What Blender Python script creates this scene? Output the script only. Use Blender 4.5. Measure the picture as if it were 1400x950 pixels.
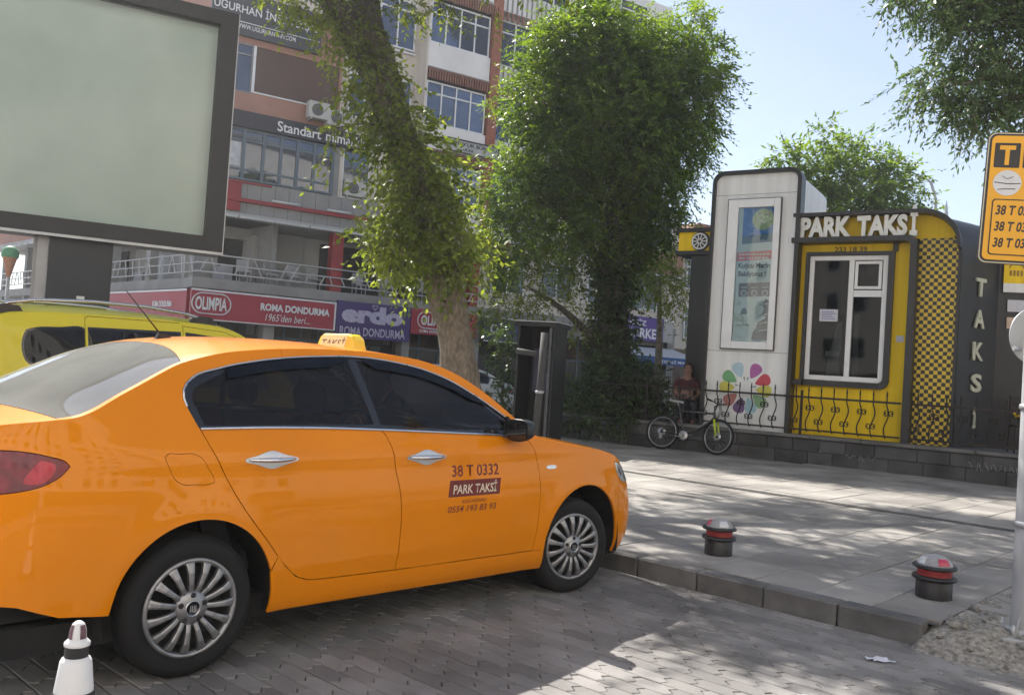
import bpy, bmesh, math, random
import numpy as np
from mathutils import Vector, Matrix, Euler
from mathutils.geometry import delaunay_2d_cdt

random.seed(7)
R = math.radians
for o in list(bpy.data.objects):
    bpy.data.objects.remove(o, do_unlink=True)
scene = bpy.context.scene
COL = scene.collection

# ---------------------------------------------------------------- camera
CAM_H, CAM_PITCH, CAM_ROLL, CAM_F = 1.43, 0.0268957, 0.0651208, 1205.6 / 1400.0
cam_d = bpy.data.cameras.new('camera')
cam_d.sensor_fit = 'HORIZONTAL'
cam_d.sensor_width = 36.0
cam_d.lens = 36.0 * CAM_F
cam_d.clip_start = 0.05
cam_d.clip_end = 3000.0
cam = bpy.data.objects.new('camera', cam_d)
COL.objects.link(cam)
cam.matrix_world = (Matrix.Translation((0, 0, CAM_H)) @ Matrix.Rotation(math.pi / 2 + CAM_PITCH, 4, 'X')
                    @ Matrix.Rotation(CAM_ROLL, 4, 'Z'))
scene.camera = cam

# ---------------------------------------------------------------- sky and sun
# light travels along (0.4975, -0.712, -1.0): sun high in front, to the left
SUN_DIR = Vector((-0.4975, 0.712, 1.0)).normalized()
SUN_EL = math.asin(SUN_DIR.z)
SUN_ROT = math.atan2(SUN_DIR.x, SUN_DIR.y)
world = bpy.data.worlds.new('World')
scene.world = world
world.use_nodes = True
wn = world.node_tree.nodes
wl = world.node_tree.links
wn.clear()
w_out = wn.new('ShaderNodeOutputWorld')
w_bg = wn.new('ShaderNodeBackground')
w_sky = wn.new('ShaderNodeTexSky')
w_sky.sky_type = 'NISHITA'
w_sky.sun_disc = False
w_sky.altitude = 1050
w_sky.sun_elevation = SUN_EL
w_sky.sun_rotation = SUN_ROT
w_sky.air_density = 1.0
w_sky.dust_density = 1.0
w_sky.ozone_density = 1.5
w_bg.inputs['Strength'].default_value = 0.15
w_hs = wn.new('ShaderNodeHueSaturation')          # hazy air: the whole sky a little paler
w_hs.inputs['Saturation'].default_value = 0.74
w_hs.inputs['Value'].default_value = 0.62
wl.new(w_sky.outputs[0], w_hs.inputs['Color'])
wl.new(w_hs.outputs[0], w_bg.inputs['Color'])
wl.new(w_bg.outputs[0], w_out.inputs['Surface'])

sun_d = bpy.data.lights.new('sun', 'SUN')
sun_d.energy = 4.7
sun_d.angle = R(0.5)
sun_d.color = (1.0, 0.95, 0.88)
sun = bpy.data.objects.new('sun', sun_d)
COL.objects.link(sun)
sun.rotation_euler = (-SUN_DIR).to_track_quat('-Z', 'Y').to_euler()
sun.location = (-10, 20, 30)

scene.cycles.use_adaptive_sampling = True
scene.cycles.adaptive_threshold = 0.03
scene.cycles.max_bounces = 6
scene.cycles.diffuse_bounces = 2
scene.cycles.glossy_bounces = 2
scene.cycles.transmission_bounces = 4
scene.cycles.transparent_max_bounces = 10
scene.cycles.caustics_reflective = False
scene.cycles.caustics_refractive = False
scene.view_settings.view_transform = 'Standard'
scene.view_settings.look = 'None'
scene.view_settings.exposure = 1.12
scene.view_settings.gamma = 1.0
scene.view_settings.use_curve_mapping = False

# ---------------------------------------------------------------- materials
MATS = {}


def mat(name, rgb, rough=0.6, metal=0.0, var=0.12, scale=6.0, bump=0.0, bscale=40.0, coat=0.0, spec=0.5,
        rgb2=None, emit=None, detail=4.0, rvar=0.1, streak=0.0):
    """Principled material whose colour, gloss and relief vary by procedural noise in object space."""
    if name in MATS:
        return MATS[name]
    m = bpy.data.materials.new(name)
    m.use_nodes = True
    nt = m.node_tree
    n, l = nt.nodes, nt.links
    b = n['Principled BSDF']
    tc = n.new('ShaderNodeTexCoord')
    nz = n.new('ShaderNodeTexNoise')
    nz.inputs['Scale'].default_value = scale
    nz.inputs['Detail'].default_value = detail
    if streak > 0:
        # rain streaks: the noise is drawn out downwards
        mp = n.new('ShaderNodeMapping'); mp.inputs['Scale'].default_value = (streak, streak, streak * .06)
        l.new(tc.outputs['Object'], mp.inputs['Vector']); l.new(mp.outputs[0], nz.inputs['Vector'])
    else:
        l.new(tc.outputs['Object'], nz.inputs['Vector'])
    rp = n.new('ShaderNodeValToRGB')
    rp.color_ramp.elements[0].position = 0.3
    rp.color_ramp.elements[1].position = 0.7
    c2 = rgb2 if rgb2 else tuple(min(1, c * (1 + var)) for c in rgb)
    c1 = tuple(c * (1 - var) for c in rgb) if not rgb2 else rgb
    rp.color_ramp.elements[0].color = (*c1, 1)
    rp.color_ramp.elements[1].color = (*c2, 1)
    l.new(nz.outputs['Fac'], rp.inputs['Fac'])
    l.new(rp.outputs['Color'], b.inputs['Base Color'])
    b.inputs['Metallic'].default_value = metal
    b.inputs['Specular IOR Level'].default_value = spec
    if rvar > 0:
        mr = n.new('ShaderNodeMapRange')
        mr.inputs['To Min'].default_value = max(0.02, rough * (1 - rvar))
        mr.inputs['To Max'].default_value = min(1, rough * (1 + rvar))
        l.new(nz.outputs['Fac'], mr.inputs['Value'])
        l.new(mr.outputs[0], b.inputs['Roughness'])
    else:
        b.inputs['Roughness'].default_value = rough
    if coat:
        b.inputs['Coat Weight'].default_value = coat
        b.inputs['Coat Roughness'].default_value = 0.03
    if bump > 0:
        n2 = n.new('ShaderNodeTexNoise')
        n2.inputs['Scale'].default_value = bscale
        n2.inputs['Detail'].default_value = 6
        l.new(tc.outputs['Object'], n2.inputs['Vector'])
        bp = n.new('ShaderNodeBump')
        bp.inputs['Strength'].default_value = bump
        bp.inputs['Distance'].default_value = 0.01
        l.new(n2.outputs['Fac'], bp.inputs['Height'])
        l.new(bp.outputs[0], b.inputs['Normal'])
    if emit:
        b.inputs['Emission Color'].default_value = (*emit[0], 1)
        b.inputs['Emission Strength'].default_value = emit[1]
    MATS[name] = m
    return m


def piece_mat(name, rgb, rough=0.85, spread=0.22, stain=0.25, bump=0.3, bscale=60.0, sscale=1.3, hue=0.0, speck=0.0):
    """For paving and blocks: each piece has its own tone (object random) plus dirt in world space and fine grain."""
    if name in MATS:
        return MATS[name]
    m = bpy.data.materials.new(name)
    m.use_nodes = True
    nt = m.node_tree
    n, l = nt.nodes, nt.links
    b = n['Principled BSDF']
    oi = n.new('ShaderNodeObjectInfo')
    geo = n.new('ShaderNodeNewGeometry')
    rnd = n.new('ShaderNodeMath'); rnd.operation = 'ADD'
    l.new(oi.outputs['Random'], rnd.inputs[0]); l.new(geo.outputs['Random Per Island'], rnd.inputs[1])
    fr = n.new('ShaderNodeMath'); fr.operation = 'FRACT'
    l.new(rnd.outputs[0], fr.inputs[0])
    mr = n.new('ShaderNodeMapRange')
    mr.inputs['To Min'].default_value = 1 - spread
    mr.inputs['To Max'].default_value = 1 + spread
    l.new(fr.outputs[0], mr.inputs['Value'])
    nz = n.new('ShaderNodeTexNoise'); nz.inputs['Scale'].default_value = sscale; nz.inputs['Detail'].default_value = 6
    l.new(geo.outputs['Position'], nz.inputs['Vector'])
    ms = n.new('ShaderNodeMapRange')
    ms.inputs['From Min'].default_value = 0.3; ms.inputs['From Max'].default_value = 0.7
    ms.inputs['To Min'].default_value = 1 - stain
    ms.inputs['To Max'].default_value = 1 + stain * 0.6
    l.new(nz.outputs['Fac'], ms.inputs['Value'])
    n3 = n.new('ShaderNodeTexNoise'); n3.inputs['Scale'].default_value = 180; n3.inputs['Detail'].default_value = 2
    l.new(geo.outputs['Position'], n3.inputs['Vector'])
    m3 = n.new('ShaderNodeMapRange'); m3.inputs['To Min'].default_value = 0.75 - speck; m3.inputs['To Max'].default_value = 1.25 + speck
    l.new(n3.outputs['Fac'], m3.inputs['Value'])
    mu = n.new('ShaderNodeMath'); mu.operation = 'MULTIPLY'
    l.new(mr.outputs[0], mu.inputs[0]); l.new(ms.outputs[0], mu.inputs[1])
    mu2 = n.new('ShaderNodeMath'); mu2.operation = 'MULTIPLY'
    l.new(mu.outputs[0], mu2.inputs[0]); l.new(m3.outputs[0], mu2.inputs[1])
    vm = n.new('ShaderNodeVectorMath'); vm.operation = 'SCALE'
    vm.inputs[0].default_value = rgb
    l.new(mu2.outputs[0], vm.inputs['Scale'])
    l.new(vm.outputs[0], b.inputs['Base Color'])
    b.inputs['Roughness'].default_value = rough
    b.inputs['Specular IOR Level'].default_value = 0.35
    n2 = n.new('ShaderNodeTexNoise'); n2.inputs['Scale'].default_value = bscale; n2.inputs['Detail'].default_value = 8
    l.new(geo.outputs['Position'], n2.inputs['Vector'])
    bp = n.new('ShaderNodeBump'); bp.inputs['Strength'].default_value = bump; bp.inputs['Distance'].default_value = 0.006
    l.new(n2.outputs['Fac'], bp.inputs['Height']); l.new(bp.outputs[0], b.inputs['Normal'])
    MATS[name] = m
    return m


def glass_mat(name, tint=(0.05, 0.055, 0.06), rough=0.02, refl=(0.9, 0.93, 1.0), clear=1.0, ior=1.5, dust=0.0):
    """Tinted pane: fresnel mix of clear tint and mirror reflection."""
    if name in MATS:
        return MATS[name]
    m = bpy.data.materials.new(name)
    m.use_nodes = True
    nt = m.node_tree
    n, l = nt.nodes, nt.links
    n.clear()
    o = n.new('ShaderNodeOutputMaterial')
    tr = n.new('ShaderNodeBsdfTransparent'); tr.inputs[0].default_value = (*tint, 1)
    gl = n.new('ShaderNodeBsdfGlossy'); gl.inputs['Roughness'].default_value = rough; gl.inputs['Color'].default_value = (*refl, 1)
    fr = n.new('ShaderNodeFresnel'); fr.inputs['IOR'].default_value = ior
    tc = n.new('ShaderNodeTexCoord'); nz = n.new('ShaderNodeTexNoise'); nz.inputs['Scale'].default_value = 2.0
    l.new(tc.outputs['Object'], nz.inputs['Vector'])
    bp = n.new('ShaderNodeBump'); bp.inputs['Strength'].default_value = 0.02; bp.inputs['Distance'].default_value = 0.05
    l.new(nz.outputs['Fac'], bp.inputs['Height']); l.new(bp.outputs[0], gl.inputs['Normal'])
    mx = n.new('ShaderNodeMixShader')
    l.new(fr.outputs[0], mx.inputs[0]); l.new(tr.outputs[0], mx.inputs[1]); l.new(gl.outputs[0], mx.inputs[2])
    if dust > 0:
        # film of dust in patches
        df = n.new('ShaderNodeBsdfDiffuse'); df.inputs['Color'].default_value = (.42, .41, .38, 1)
        n2 = n.new('ShaderNodeTexNoise'); n2.inputs['Scale'].default_value = 2.5; n2.inputs['Detail'].default_value = 6
        l.new(tc.outputs['Object'], n2.inputs['Vector'])
        mr = n.new('ShaderNodeMapRange'); mr.inputs['To Min'].default_value = dust * .6; mr.inputs['To Max'].default_value = dust * 1.4
        l.new(n2.outputs['Fac'], mr.inputs['Value'])
        m2 = n.new('ShaderNodeMixShader'); l.new(mr.outputs[0], m2.inputs[0]); l.new(mx.outputs[0], m2.inputs[1]); l.new(df.outputs[0], m2.inputs[2])
        mx = m2
    l.new(mx.outputs[0], o.inputs['Surface'])
    MATS[name] = m
    return m


# ---------------------------------------------------------------- object helpers
def tag(o, label=None, cat=None, group=None, kind=None):
    if label: o['label'] = label
    if cat: o['category'] = cat
    if group: o['group'] = group
    if kind: o['kind'] = kind
    return o


def empty(name, loc=(0, 0, 0), rz=0.0, label=None, cat=None, group=None, rot=None):
    o = bpy.data.objects.new(name, None)
    COL.objects.link(o)
    o.location = loc
    o.rotation_euler = rot if rot else (0, 0, rz)
    o.empty_display_size = 0.2
    return tag(o, label, cat, group)


def inst(name, mesh, parent=None, loc=(0, 0, 0), rot=(0, 0, 0), scale=(1, 1, 1)):
    o = bpy.data.objects.new(name, mesh)
    COL.objects.link(o)
    if parent: o.parent = parent
    o.location = loc
    o.rotation_euler = rot
    o.scale = scale
    return o


def copy_tree(o, parent=None):
    c = o.copy()
    COL.objects.link(c)
    c.parent = parent
    for ch in [x for x in bpy.data.objects if x.parent == o]:
        copy_tree(ch, c)
    return c


class MB:
    """Collects shapes into one mesh."""
    def __init__(s):
        s.v, s.f, s.sm = [], [], []

    def add(s, vs, fs, smooth=False):
        k = len(s.v)
        s.v += [tuple(p) for p in vs]
        s.f += [tuple(i + k for i in f) for f in fs]
        s.sm += [smooth] * len(fs)
        return s

    def box(s, x0, x1, y0, y1, z0, z1, bev=0.0):
        if bev > 0:
            b = min(bev, abs(x1 - x0) * .45, abs(y1 - y0) * .45, abs(z1 - z0) * .45)
            vs, fs = [], []
            # chamfered box from 24 verts
            def q(ix, iy, iz, ax):
                x = (x0, x1)[ix]; y = (y0, y1)[iy]; z = (z0, z1)[iz]
                sx, sy, sz = (1, -1)[ix], (1, -1)[iy], (1, -1)[iz]
                if ax != 0: x += sx * b
                if ax != 1: y += sy * b
                if ax != 2: z += sz * b
                return (x, y, z)
            idx = {}
            for ix in (0, 1):
                for iy in (0, 1):
                    for iz in (0, 1):
                        for ax in (0, 1, 2):
                            idx[(ix, iy, iz, ax)] = len(vs); vs.append(q(ix, iy, iz, ax))
            for ax in range(3):
                for side in (0, 1):
                    o1, o2 = [a for a in range(3) if a != ax]
                    ring = []
                    for a, c in ((0, 0), (1, 0), (1, 1), (0, 1)):
                        k = [0, 0, 0]; k[ax] = side; k[o1] = a; k[o2] = c
                        ring.append(idx[(*k, ax)])
                    flip = (side == 1) ^ (ax == 1)
                    fs.append(ring if flip else ring[::-1])
            for ax in range(3):
                o1, o2 = [a for a in range(3) if a != ax]
                for a in (0, 1):
                    for c in (0, 1):
                        k0 = [0, 0, 0]; k0[o1] = a; k0[o2] = c
                        k1 = list(k0); k1[ax] = 1
                        fs.append([idx[(*k0, o1)], idx[(*k1, o1)], idx[(*k1, o2)], idx[(*k0, o2)]])
            for ix in (0, 1):
                for iy in (0, 1):
                    for iz in (0, 1):
                        fs.append([idx[(ix, iy, iz, 0)], idx[(ix, iy, iz, 1)], idx[(ix, iy, iz, 2)]])
            return s.add(vs, fs)
        vs = [(x0, y0, z0), (x1, y0, z0), (x1, y1, z0), (x0, y1, z0), (x0, y0, z1), (x1, y0, z1), (x1, y1, z1), (x0, y1, z1)]
        fs = [(3, 2, 1, 0), (4, 5, 6, 7), (0, 1, 5, 4), (1, 2, 6, 5), (2, 3, 7, 6), (3, 0, 4, 7)]
        return s.add(vs, fs)

    def bar(s, a, b, w, h=None, up=(0, 0, 1)):
        """Square-section bar between two points."""
        h = h or w
        a, b = Vector(a), Vector(b)
        d = (b - a).normalized()
        u = Vector(up)
        if abs(d.dot(u)) > .98: u = Vector((0, 1, 0))
        r = d.cross(u).normalized(); u = r.cross(d).normalized()
        vs = [p + r * (sx * w / 2) + u * (sy * h / 2) for p in (a, b) for sx, sy in ((-1, -1), (1, -1), (1, 1), (-1, 1))]
        return s.add(vs, [(3, 2, 1, 0), (4, 5, 6, 7), (0, 1, 5, 4), (1, 2, 6, 5), (2, 3, 7, 6), (3, 0, 4, 7)])

    def tube(s, pts, r, n=10, closed=False, caps=True):
        """Round tube along points; r a number or one per point."""
        P = [Vector(p) for p in pts]
        rr = r if hasattr(r, '__len__') else [r] * len(P)
        vs, fs = [], []
        prev = None
        m = len(P)
        for i, p in enumerate(P):
            if closed: d = P[(i + 1) % m] - P[i - 1]
            else: d = P[min(i + 1, m - 1)] - P[max(i - 1, 0)]
            d.normalize()
            if prev is None:
                u = Vector((0, 0, 1)) if abs(d.z) < .9 else Vector((1, 0, 0))
                u = (u - d * u.dot(d)).normalized()
            else:
                u = (prev - d * prev.dot(d)).normalized()
            prev = u
            w = d.cross(u)
            for k in range(n):
                t = 2 * math.pi * k / n
                vs.append(p + (u * math.cos(t) + w * math.sin(t)) * rr[i])
        for i in range(m if closed else m - 1):
            j = (i + 1) % m
            for k in range(n):
                k2 = (k + 1) % n
                fs.append((i * n + k, i * n + k2, j * n + k2, j * n + k))
        s.add(vs, fs, True)
        if caps and not closed:
            s.add([vs[k] for k in range(n)], [tuple(range(n))[::-1]])
            s.add([vs[(m - 1) * n + k] for k in range(n)], [tuple(range(n))])
        return s

    def lathe(s, prof, n=32, axis='z', c=(0, 0, 0), smooth=True, cap=True):
        """prof: (radius, height) from bottom up, turned about an axis through c."""
        vs, fs = [], []
        for (r, h) in prof:
            for k in range(n):
                t = 2 * math.pi * k / n
                a, b2 = r * math.cos(t), r * math.sin(t)
                if axis == 'z': p = (a, b2, h)
                elif axis == 'y': p = (a, h, -b2)
                else: p = (h, a, b2)
                vs.append((p[0] + c[0], p[1] + c[1], p[2] + c[2]))
        for i in range(len(prof) - 1):
            for k in range(n):
                k2 = (k + 1) % n
                fs.append((i * n + k, i * n + k2, (i + 1) * n + k2, (i + 1) * n + k))
        s.add(vs, fs, smooth)
        if cap:
            if prof[0][0] > 1e-4: s.add(vs[:n], [tuple(range(n))[::-1]])
            if prof[-1][0] > 1e-4: s.add(vs[-n:], [tuple(range(n))])
        return s

    def prism(s, poly, z0, z1, axis='z', smooth=False):
        """Extruded polygon. axis z: poly (x,y); y: poly (x,z) between y=z0,z1; x: poly (y,z)."""
        n = len(poly)
        def p3(p, h):
            return (p[0], p[1], h) if axis == 'z' else ((p[0], h, p[1]) if axis == 'y' else (h, p[0], p[1]))
        vs = [p3(p, z0) for p in poly] + [p3(p, z1) for p in poly]
        fs = [tuple(range(n))[::-1], tuple(range(n, 2 * n))]
        s.add(vs, fs)
        s.add(vs, [(i, (i + 1) % n, n + (i + 1) % n, n + i) for i in range(n)], smooth)
        return s

    def sphere(s, c, r, n=16, m=10, sc=(1, 1, 1)):
        prof = [(max(1e-5, r * math.sin(math.pi * i / m)), -r * math.cos(math.pi * i / m)) for i in range(m + 1)]
        k = len(s.v)
        s.lathe(prof, n, cap=False)
        for i in range(k, len(s.v)):
            p = s.v[i]
            s.v[i] = (p[0] * sc[0] + c[0], p[1] * sc[1] + c[1], p[2] * sc[2] + c[2])
        return s

    def mesh(s, name, m, fix=False):
        me = bpy.data.meshes.new(name)
        me.from_pydata(s.v, [], s.f)
        me.polygons.foreach_set('use_smooth', s.sm)
        if fix:
            bm = bmesh.new(); bm.from_mesh(me)
            bmesh.ops.remove_doubles(bm, verts=bm.verts, dist=1e-5)
            bmesh.ops.recalc_face_normals(bm, faces=bm.faces)
            bm.to_mesh(me); bm.free()
        if m: me.materials.append(m)
        me.update()
        return me

    def build(s, name, m, parent=None, loc=(0, 0, 0), rot=(0, 0, 0), fix=True):
        return inst(name, s.mesh(name, m, fix), parent, loc, rot)


def text_mesh(txt, size=1.0, depth=0.0, align='LEFT', width=1.0, offset=0.0, shear=0.0, spacing=1.0):
    """Lettering as mesh data in the x-y plane (baseline on x)."""
    cu = bpy.data.curves.new('lettering', 'FONT')
    cu.body = txt
    cu.size = size
    cu.align_x = align
    cu.extrude = depth / 2
    cu.offset = offset
    cu.shear = shear
    cu.space_character = spacing
    cu.resolution_u = 3
    ob = bpy.data.objects.new('lettering_tmp', cu)
    COL.objects.link(ob)
    dg = bpy.context.evaluated_depsgraph_get()
    me = bpy.data.meshes.new_from_object(ob.evaluated_get(dg))
    bpy.data.objects.remove(ob, do_unlink=True)
    bpy.data.curves.remove(cu)
    if width != 1.0:
        for v in me.vertices: v.co.x *= width
    return me


def text_fit(txt, w, h, m, name='lettering', parent=None, loc=(0, 0, 0), rot=(R(90), 0, 0), depth=0.0, offset=0.0, shear=0.0,
             center=True, kind=None):
    """Lettering scaled to a box w x h (box of the glyphs), origin at lower left (or bottom centre)."""
    me = text_mesh(txt, 1.0, depth=0.0 if depth == 0 else 0.1, offset=offset, shear=shear)
    co = np.array([v.co[:] for v in me.vertices])
    mn, mx = co.min(0), co.max(0)
    sx, sy = w / (mx[0] - mn[0]), h / (mx[1] - mn[1])
    for v in me.vertices:
        v.co.x = (v.co.x - mn[0]) * sx - (w / 2 if center else 0)
        v.co.y = (v.co.y - mn[1]) * sy
        v.co.z = v.co.z * (depth / 0.1 if depth else 1)
    me.materials.clear(); me.materials.append(m)
    return inst(name, me, parent, loc, rot)


# ---------------------------------------------------------------- frames of the place
TH = 0.81943                                   # the taxi's heading; the kerb runs square to it
ST0 = Vector((-1.32756, 3.891, 0))             # street frame origin (by the taxi's rear wheel)
cT, sT = math.cos(TH), math.sin(TH)


def st(x, y, z=0.0):
    """street frame (x towards the kerb, y along it to the left) to world"""
    return Vector((ST0.x + cT * x - sT * y, ST0.y + sT * x + cT * y, z))


KA = R(-32.0)
K0 = Vector((6.2918, 15.2145, 0.13))           # low wall frame origin: x along the wall, y behind it


def kw(u, v, z=0.0):
    return Vector((K0.x + math.cos(KA) * u - math.sin(KA) * v, K0.y + math.sin(KA) * u + math.cos(KA) * v, K0.z + z))


def cam_px(p):
    """where a world point falls in the photograph (only used to pick which pieces show largest)"""
    q = cam.matrix_world.inverted() @ Vector(p)
    if q.z > -0.05: return None
    return (700 + 1205.6 * q.x / -q.z, 475 - 1205.6 * q.y / -q.z, -q.z)
# ================================================================ ground, road, kerb, pavement
M_paver = piece_mat('paver', (0.225, 0.215, 0.205), spread=0.2, stain=0.45, bump=0.35, bscale=90)
M_slab = piece_mat('slab', (0.28, 0.262, 0.24), spread=0.13, stain=0.42, bump=0.3, bscale=70)
M_kerb = piece_mat('kerbstone', (0.15, 0.147, 0.142), spread=0.16, stain=0.4, bump=0.5, bscale=50, sscale=4)
M_joint = mat('joint_sand', (0.085, 0.08, 0.074), 0.95, var=0.4, scale=30, bump=0.4)
M_asph = mat('plaza_paving', (0.24, 0.235, 0.225), 0.95, var=0.25, scale=3, bump=0.4, bscale=120)
M_earth = mat('earth', (0.12, 0.10, 0.075), 0.95, var=0.35, scale=3, bump=0.6)

g = MB().add([(-220, -120, -.06), (220, -120, -.06), (220, 260, -.06), (-220, 260, -.06)], [(0, 1, 2, 3)]).build('ground', M_asph)
tag(g, kind='structure')

KERB_X = 3.51
# ---- road of interlocking blocks
road = MB().add([(-14, -9, -.022), (KERB_X + .02, -9, -.022), (KERB_X + .02, 40, -.022), (-14, 40, -.022)], [(0, 1, 2, 3)]).build('road', M_joint, loc=ST0, rot=(0, 0, TH))
tag(road, kind='structure')
PL, PW, PG = 0.205, 0.112, 0.006                # block length along the kerb, row width, joint


def paver_outline(L, W, g, k=0.022):
    # short ends kink like a lightning bolt so that neighbours lock
    a, b = L / 2 - g / 2, W / 2 - g / 2
    end = [(0, -1), (k, -.33), (-k, .33), (0, 1)]
    right = [(a + dx, t * b) for dx, t in end]
    left = [(-a + dx, t * b) for dx, t in end[::-1]]
    return right + left


def paver_mesh(jit):
    rnd = random.Random(jit)
    o = paver_outline(PL, PW, PG)
    n = len(o)
    bev = 0.004
    cx = [(x * (1 - 2 * bev / PL), y * (1 - 2 * bev / PW)) for x, y in o]
    hz = rnd.uniform(-.0022, .0022)
    tx, ty = rnd.uniform(-.012, .012), rnd.uniform(-.014, .014)
    # local x runs along the kerb (street y)
    V = [(x, y, -.03) for x, y in o] + [(x, y, hz + tx * x + ty * y - bev) for x, y in o] + [(x, y, hz + tx * x + ty * y) for x, y in cx]
    Fs = [(i, (i + 1) % n, n + (i + 1) % n, n + i) for i in range(n)] + [(n + i, n + (i + 1) % n, 2 * n + (i + 1) % n, 2 * n + i) for i in range(n)]
    Fs.append(tuple(range(2 * n, 3 * n)))
    return V, Fs


pav_var = []
for j in range(10):
    V, Fs = paver_mesh(j)
    me = bpy.data.meshes.new('paving_block'); me.from_pydata(V, [], Fs); me.materials.append(M_paver); pav_var.append((me, V, Fs))
cells = []
nrow = int((KERB_X + 3.2) / PW)
for r in range(nrow):
    x = KERB_X - .015 - PW * (r + .5)
    for k in range(int(15.5 / PL)):
        y = -6.5 + PL * (k + (.5 if r % 2 else 0) + .25)
        p = st(x, y, 0)
        q = cam_px(p)
        seen = q is not None and -40 < q[0] < 1440 and -40 < q[1] < 1000
        under = (-.9 < x < 3.4 and .15 < y < 1.9)
        far = y > 2.2 and x < 3.3
        cells.append(((q[2] if q else 99) + (0 if seen else 50) + (30 if under else 0) + (40 if far else 0), x, y))
cells.sort()
rest_v, rest_f = [], []
for i, (d, x, y) in enumerate(cells):
    me, V, Fs = pav_var[random.randrange(10)]
    fl = random.random() < .5
    a = R(90) + random.uniform(-.012, .012) + (math.pi if fl else 0)
    dx, dy = random.uniform(-.0015, .0015), random.uniform(-.0015, .0015)
    if i < 300:
        inst('paving_block', me, road, (x + dx, y + dy, 0), (0, 0, a))
    else:
        k = len(rest_v); c_, s_ = math.cos(a), math.sin(a)
        rest_v += [(x + dx + c_ * p[0] - s_ * p[1], y + dy + s_ * p[0] + c_ * p[1], p[2]) for p in V]
        rest_f += [tuple(t + k for t in f) for f in Fs]
me = bpy.data.meshes.new('paving_blocks'); me.from_pydata(rest_v, [], rest_f); me.materials.append(M_paver)
tag(inst('paving_blocks', me, road), kind='stuff')
# the road beyond the blocks one can pick apart
far_road = MB().add([(-14, 9.0, -.004), (KERB_X, 9.0, -.004), (KERB_X, 40, -.004), (-14, 40, -.004)], [(0, 1, 2, 3)])
far_road.add([(-14, -9, -.004), (-3.25, -9, -.004), (-3.25, 9.0, -.004), (-14, 9.0, -.004)], [(0, 1, 2, 3)])
far_road.build('road_surface', piece_mat('paver_far', (0.26, 0.25, 0.24), stain=0.3), road)

# ---- kerb
kerb = empty('kerb', ST0, TH); tag(kerb, kind='structure')
KL = 0.5
y = -1.925
i = 0
while y < 13:
    L = KL + random.uniform(-.01, .01)
    m_ = MB().box(KERB_X + random.uniform(-.004, .004), KERB_X + .15, y + .004, y + L - .004, -.12, .13 + random.uniform(-.004, .003), .014)
    inst('kerb_stone', m_.mesh('kerb_stone', M_kerb, True), kerb)
    y += L
    i += 1

# ---- pavement of slabs
WALLV = 0.0
pv = MB()
# pavement bed: from the kerb back to the low wall and away to the left
pts = [st(KERB_X + .1, -1.97), st(KERB_X + .1, 40), st(30, 40), st(30, -14), st(4.8, -14), st(4.8, -1.97)]
pv.add([(p.x, p.y, .112) for p in pts], [(0, 5, 2, 1), (5, 4, 3, 2)])
pave = pv.build('pavement', M_joint); tag(pave, kind='structure')
SL, SWD, SG = 0.40, 0.55, 0.006
scell = []
kn = Vector((math.sin(KA), -math.cos(KA), 0))   # towards the street from the wall
slab_x0 = KERB_X + .155
for r in range(18):
    for k in range(44):
        x0 = slab_x0 + r * SWD
        y0 = -5.98 + k * SL + (SL * .5 if False else 0)
        cx, cy = x0 + SWD / 2, y0 + SL / 2
        if 8.16 < cx < 8.5: pass
        p = st(cx, cy, .13)
        # keep in front of the low wall
        if (p - K0).xy.dot(kn.xy) < -.05: continue
        if cx < 4.1 and cy < -1.9: continue
        if cx < 5.0 and cy < -2.6: continue
        q = cam_px(p)
        seen = q is not None and -60 < q[0] < 1460 and 560 < q[1] < 990
        if not seen and (q is None or q[2] > 24): continue
        hid = q is not None and q[0] < 850
        scell.append(((q[2] if q else 99) + (0 if seen else 40) + (30 if hid else 0), x0, y0))
scell.sort()
slab_var = []
for j in range(8):
    rnd = random.Random(100 + j)
    m_ = MB().box(SG / 2, SWD - SG / 2, SG / 2, SL - SG / 2, -.04, rnd.uniform(-.0025, .0025), .004)
    slab_var.append(m_.mesh('paving_slab', M_slab, True))
slab_rest = MB()
for i, (d, x0, y0) in enumerate(scell):
    if i < 300:
        p = st(x0, y0, .13)
        inst('paving_slab', slab_var[random.randrange(8)], pave, p, (random.uniform(-.004, .004), random.uniform(-.003, .003), TH))
    else:
        k = len(slab_rest.v)
        slab_rest.box(x0 + SG / 2, x0 + SWD - SG / 2, y0 + SG / 2, y0 + SL - SG / 2, .09, .13 + random.uniform(-.0025, .0025))
        for t in range(k, len(slab_rest.v)):
            v = slab_rest.v[t]; w = st(v[0], v[1], v[2]); slab_rest.v[t] = tuple(w)
tag(slab_rest.build('paving_slabs', M_slab, pave), kind='stuff')

# ---- drain channel: cast grates in a row along the pavement
M_iron = mat('cast_iron', (0.10, 0.095, 0.09), 0.7, 0.4, var=0.3, scale=20, bump=0.3)
drain = empty('drain_channel', st(8.30, -6, .13), TH); tag(drain, kind='structure')
gm = MB()
gm.box(-.075, -.055, 0, .49, -.01, .006).box(.055, .075, 0, .49, -.01, .006).box(-.02, .02, 0, .49, -.01, .0055)
for j in range(14):
    yy = .01 + j * .0345
    gm.box(-.056, .056, yy, yy + .017, -.01, .0048)
gme = gm.mesh('drain_grate', M_iron, False)
for j in range(28):
    inst('drain_grate', gme, drain, (0, j * .5, .0))

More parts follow.
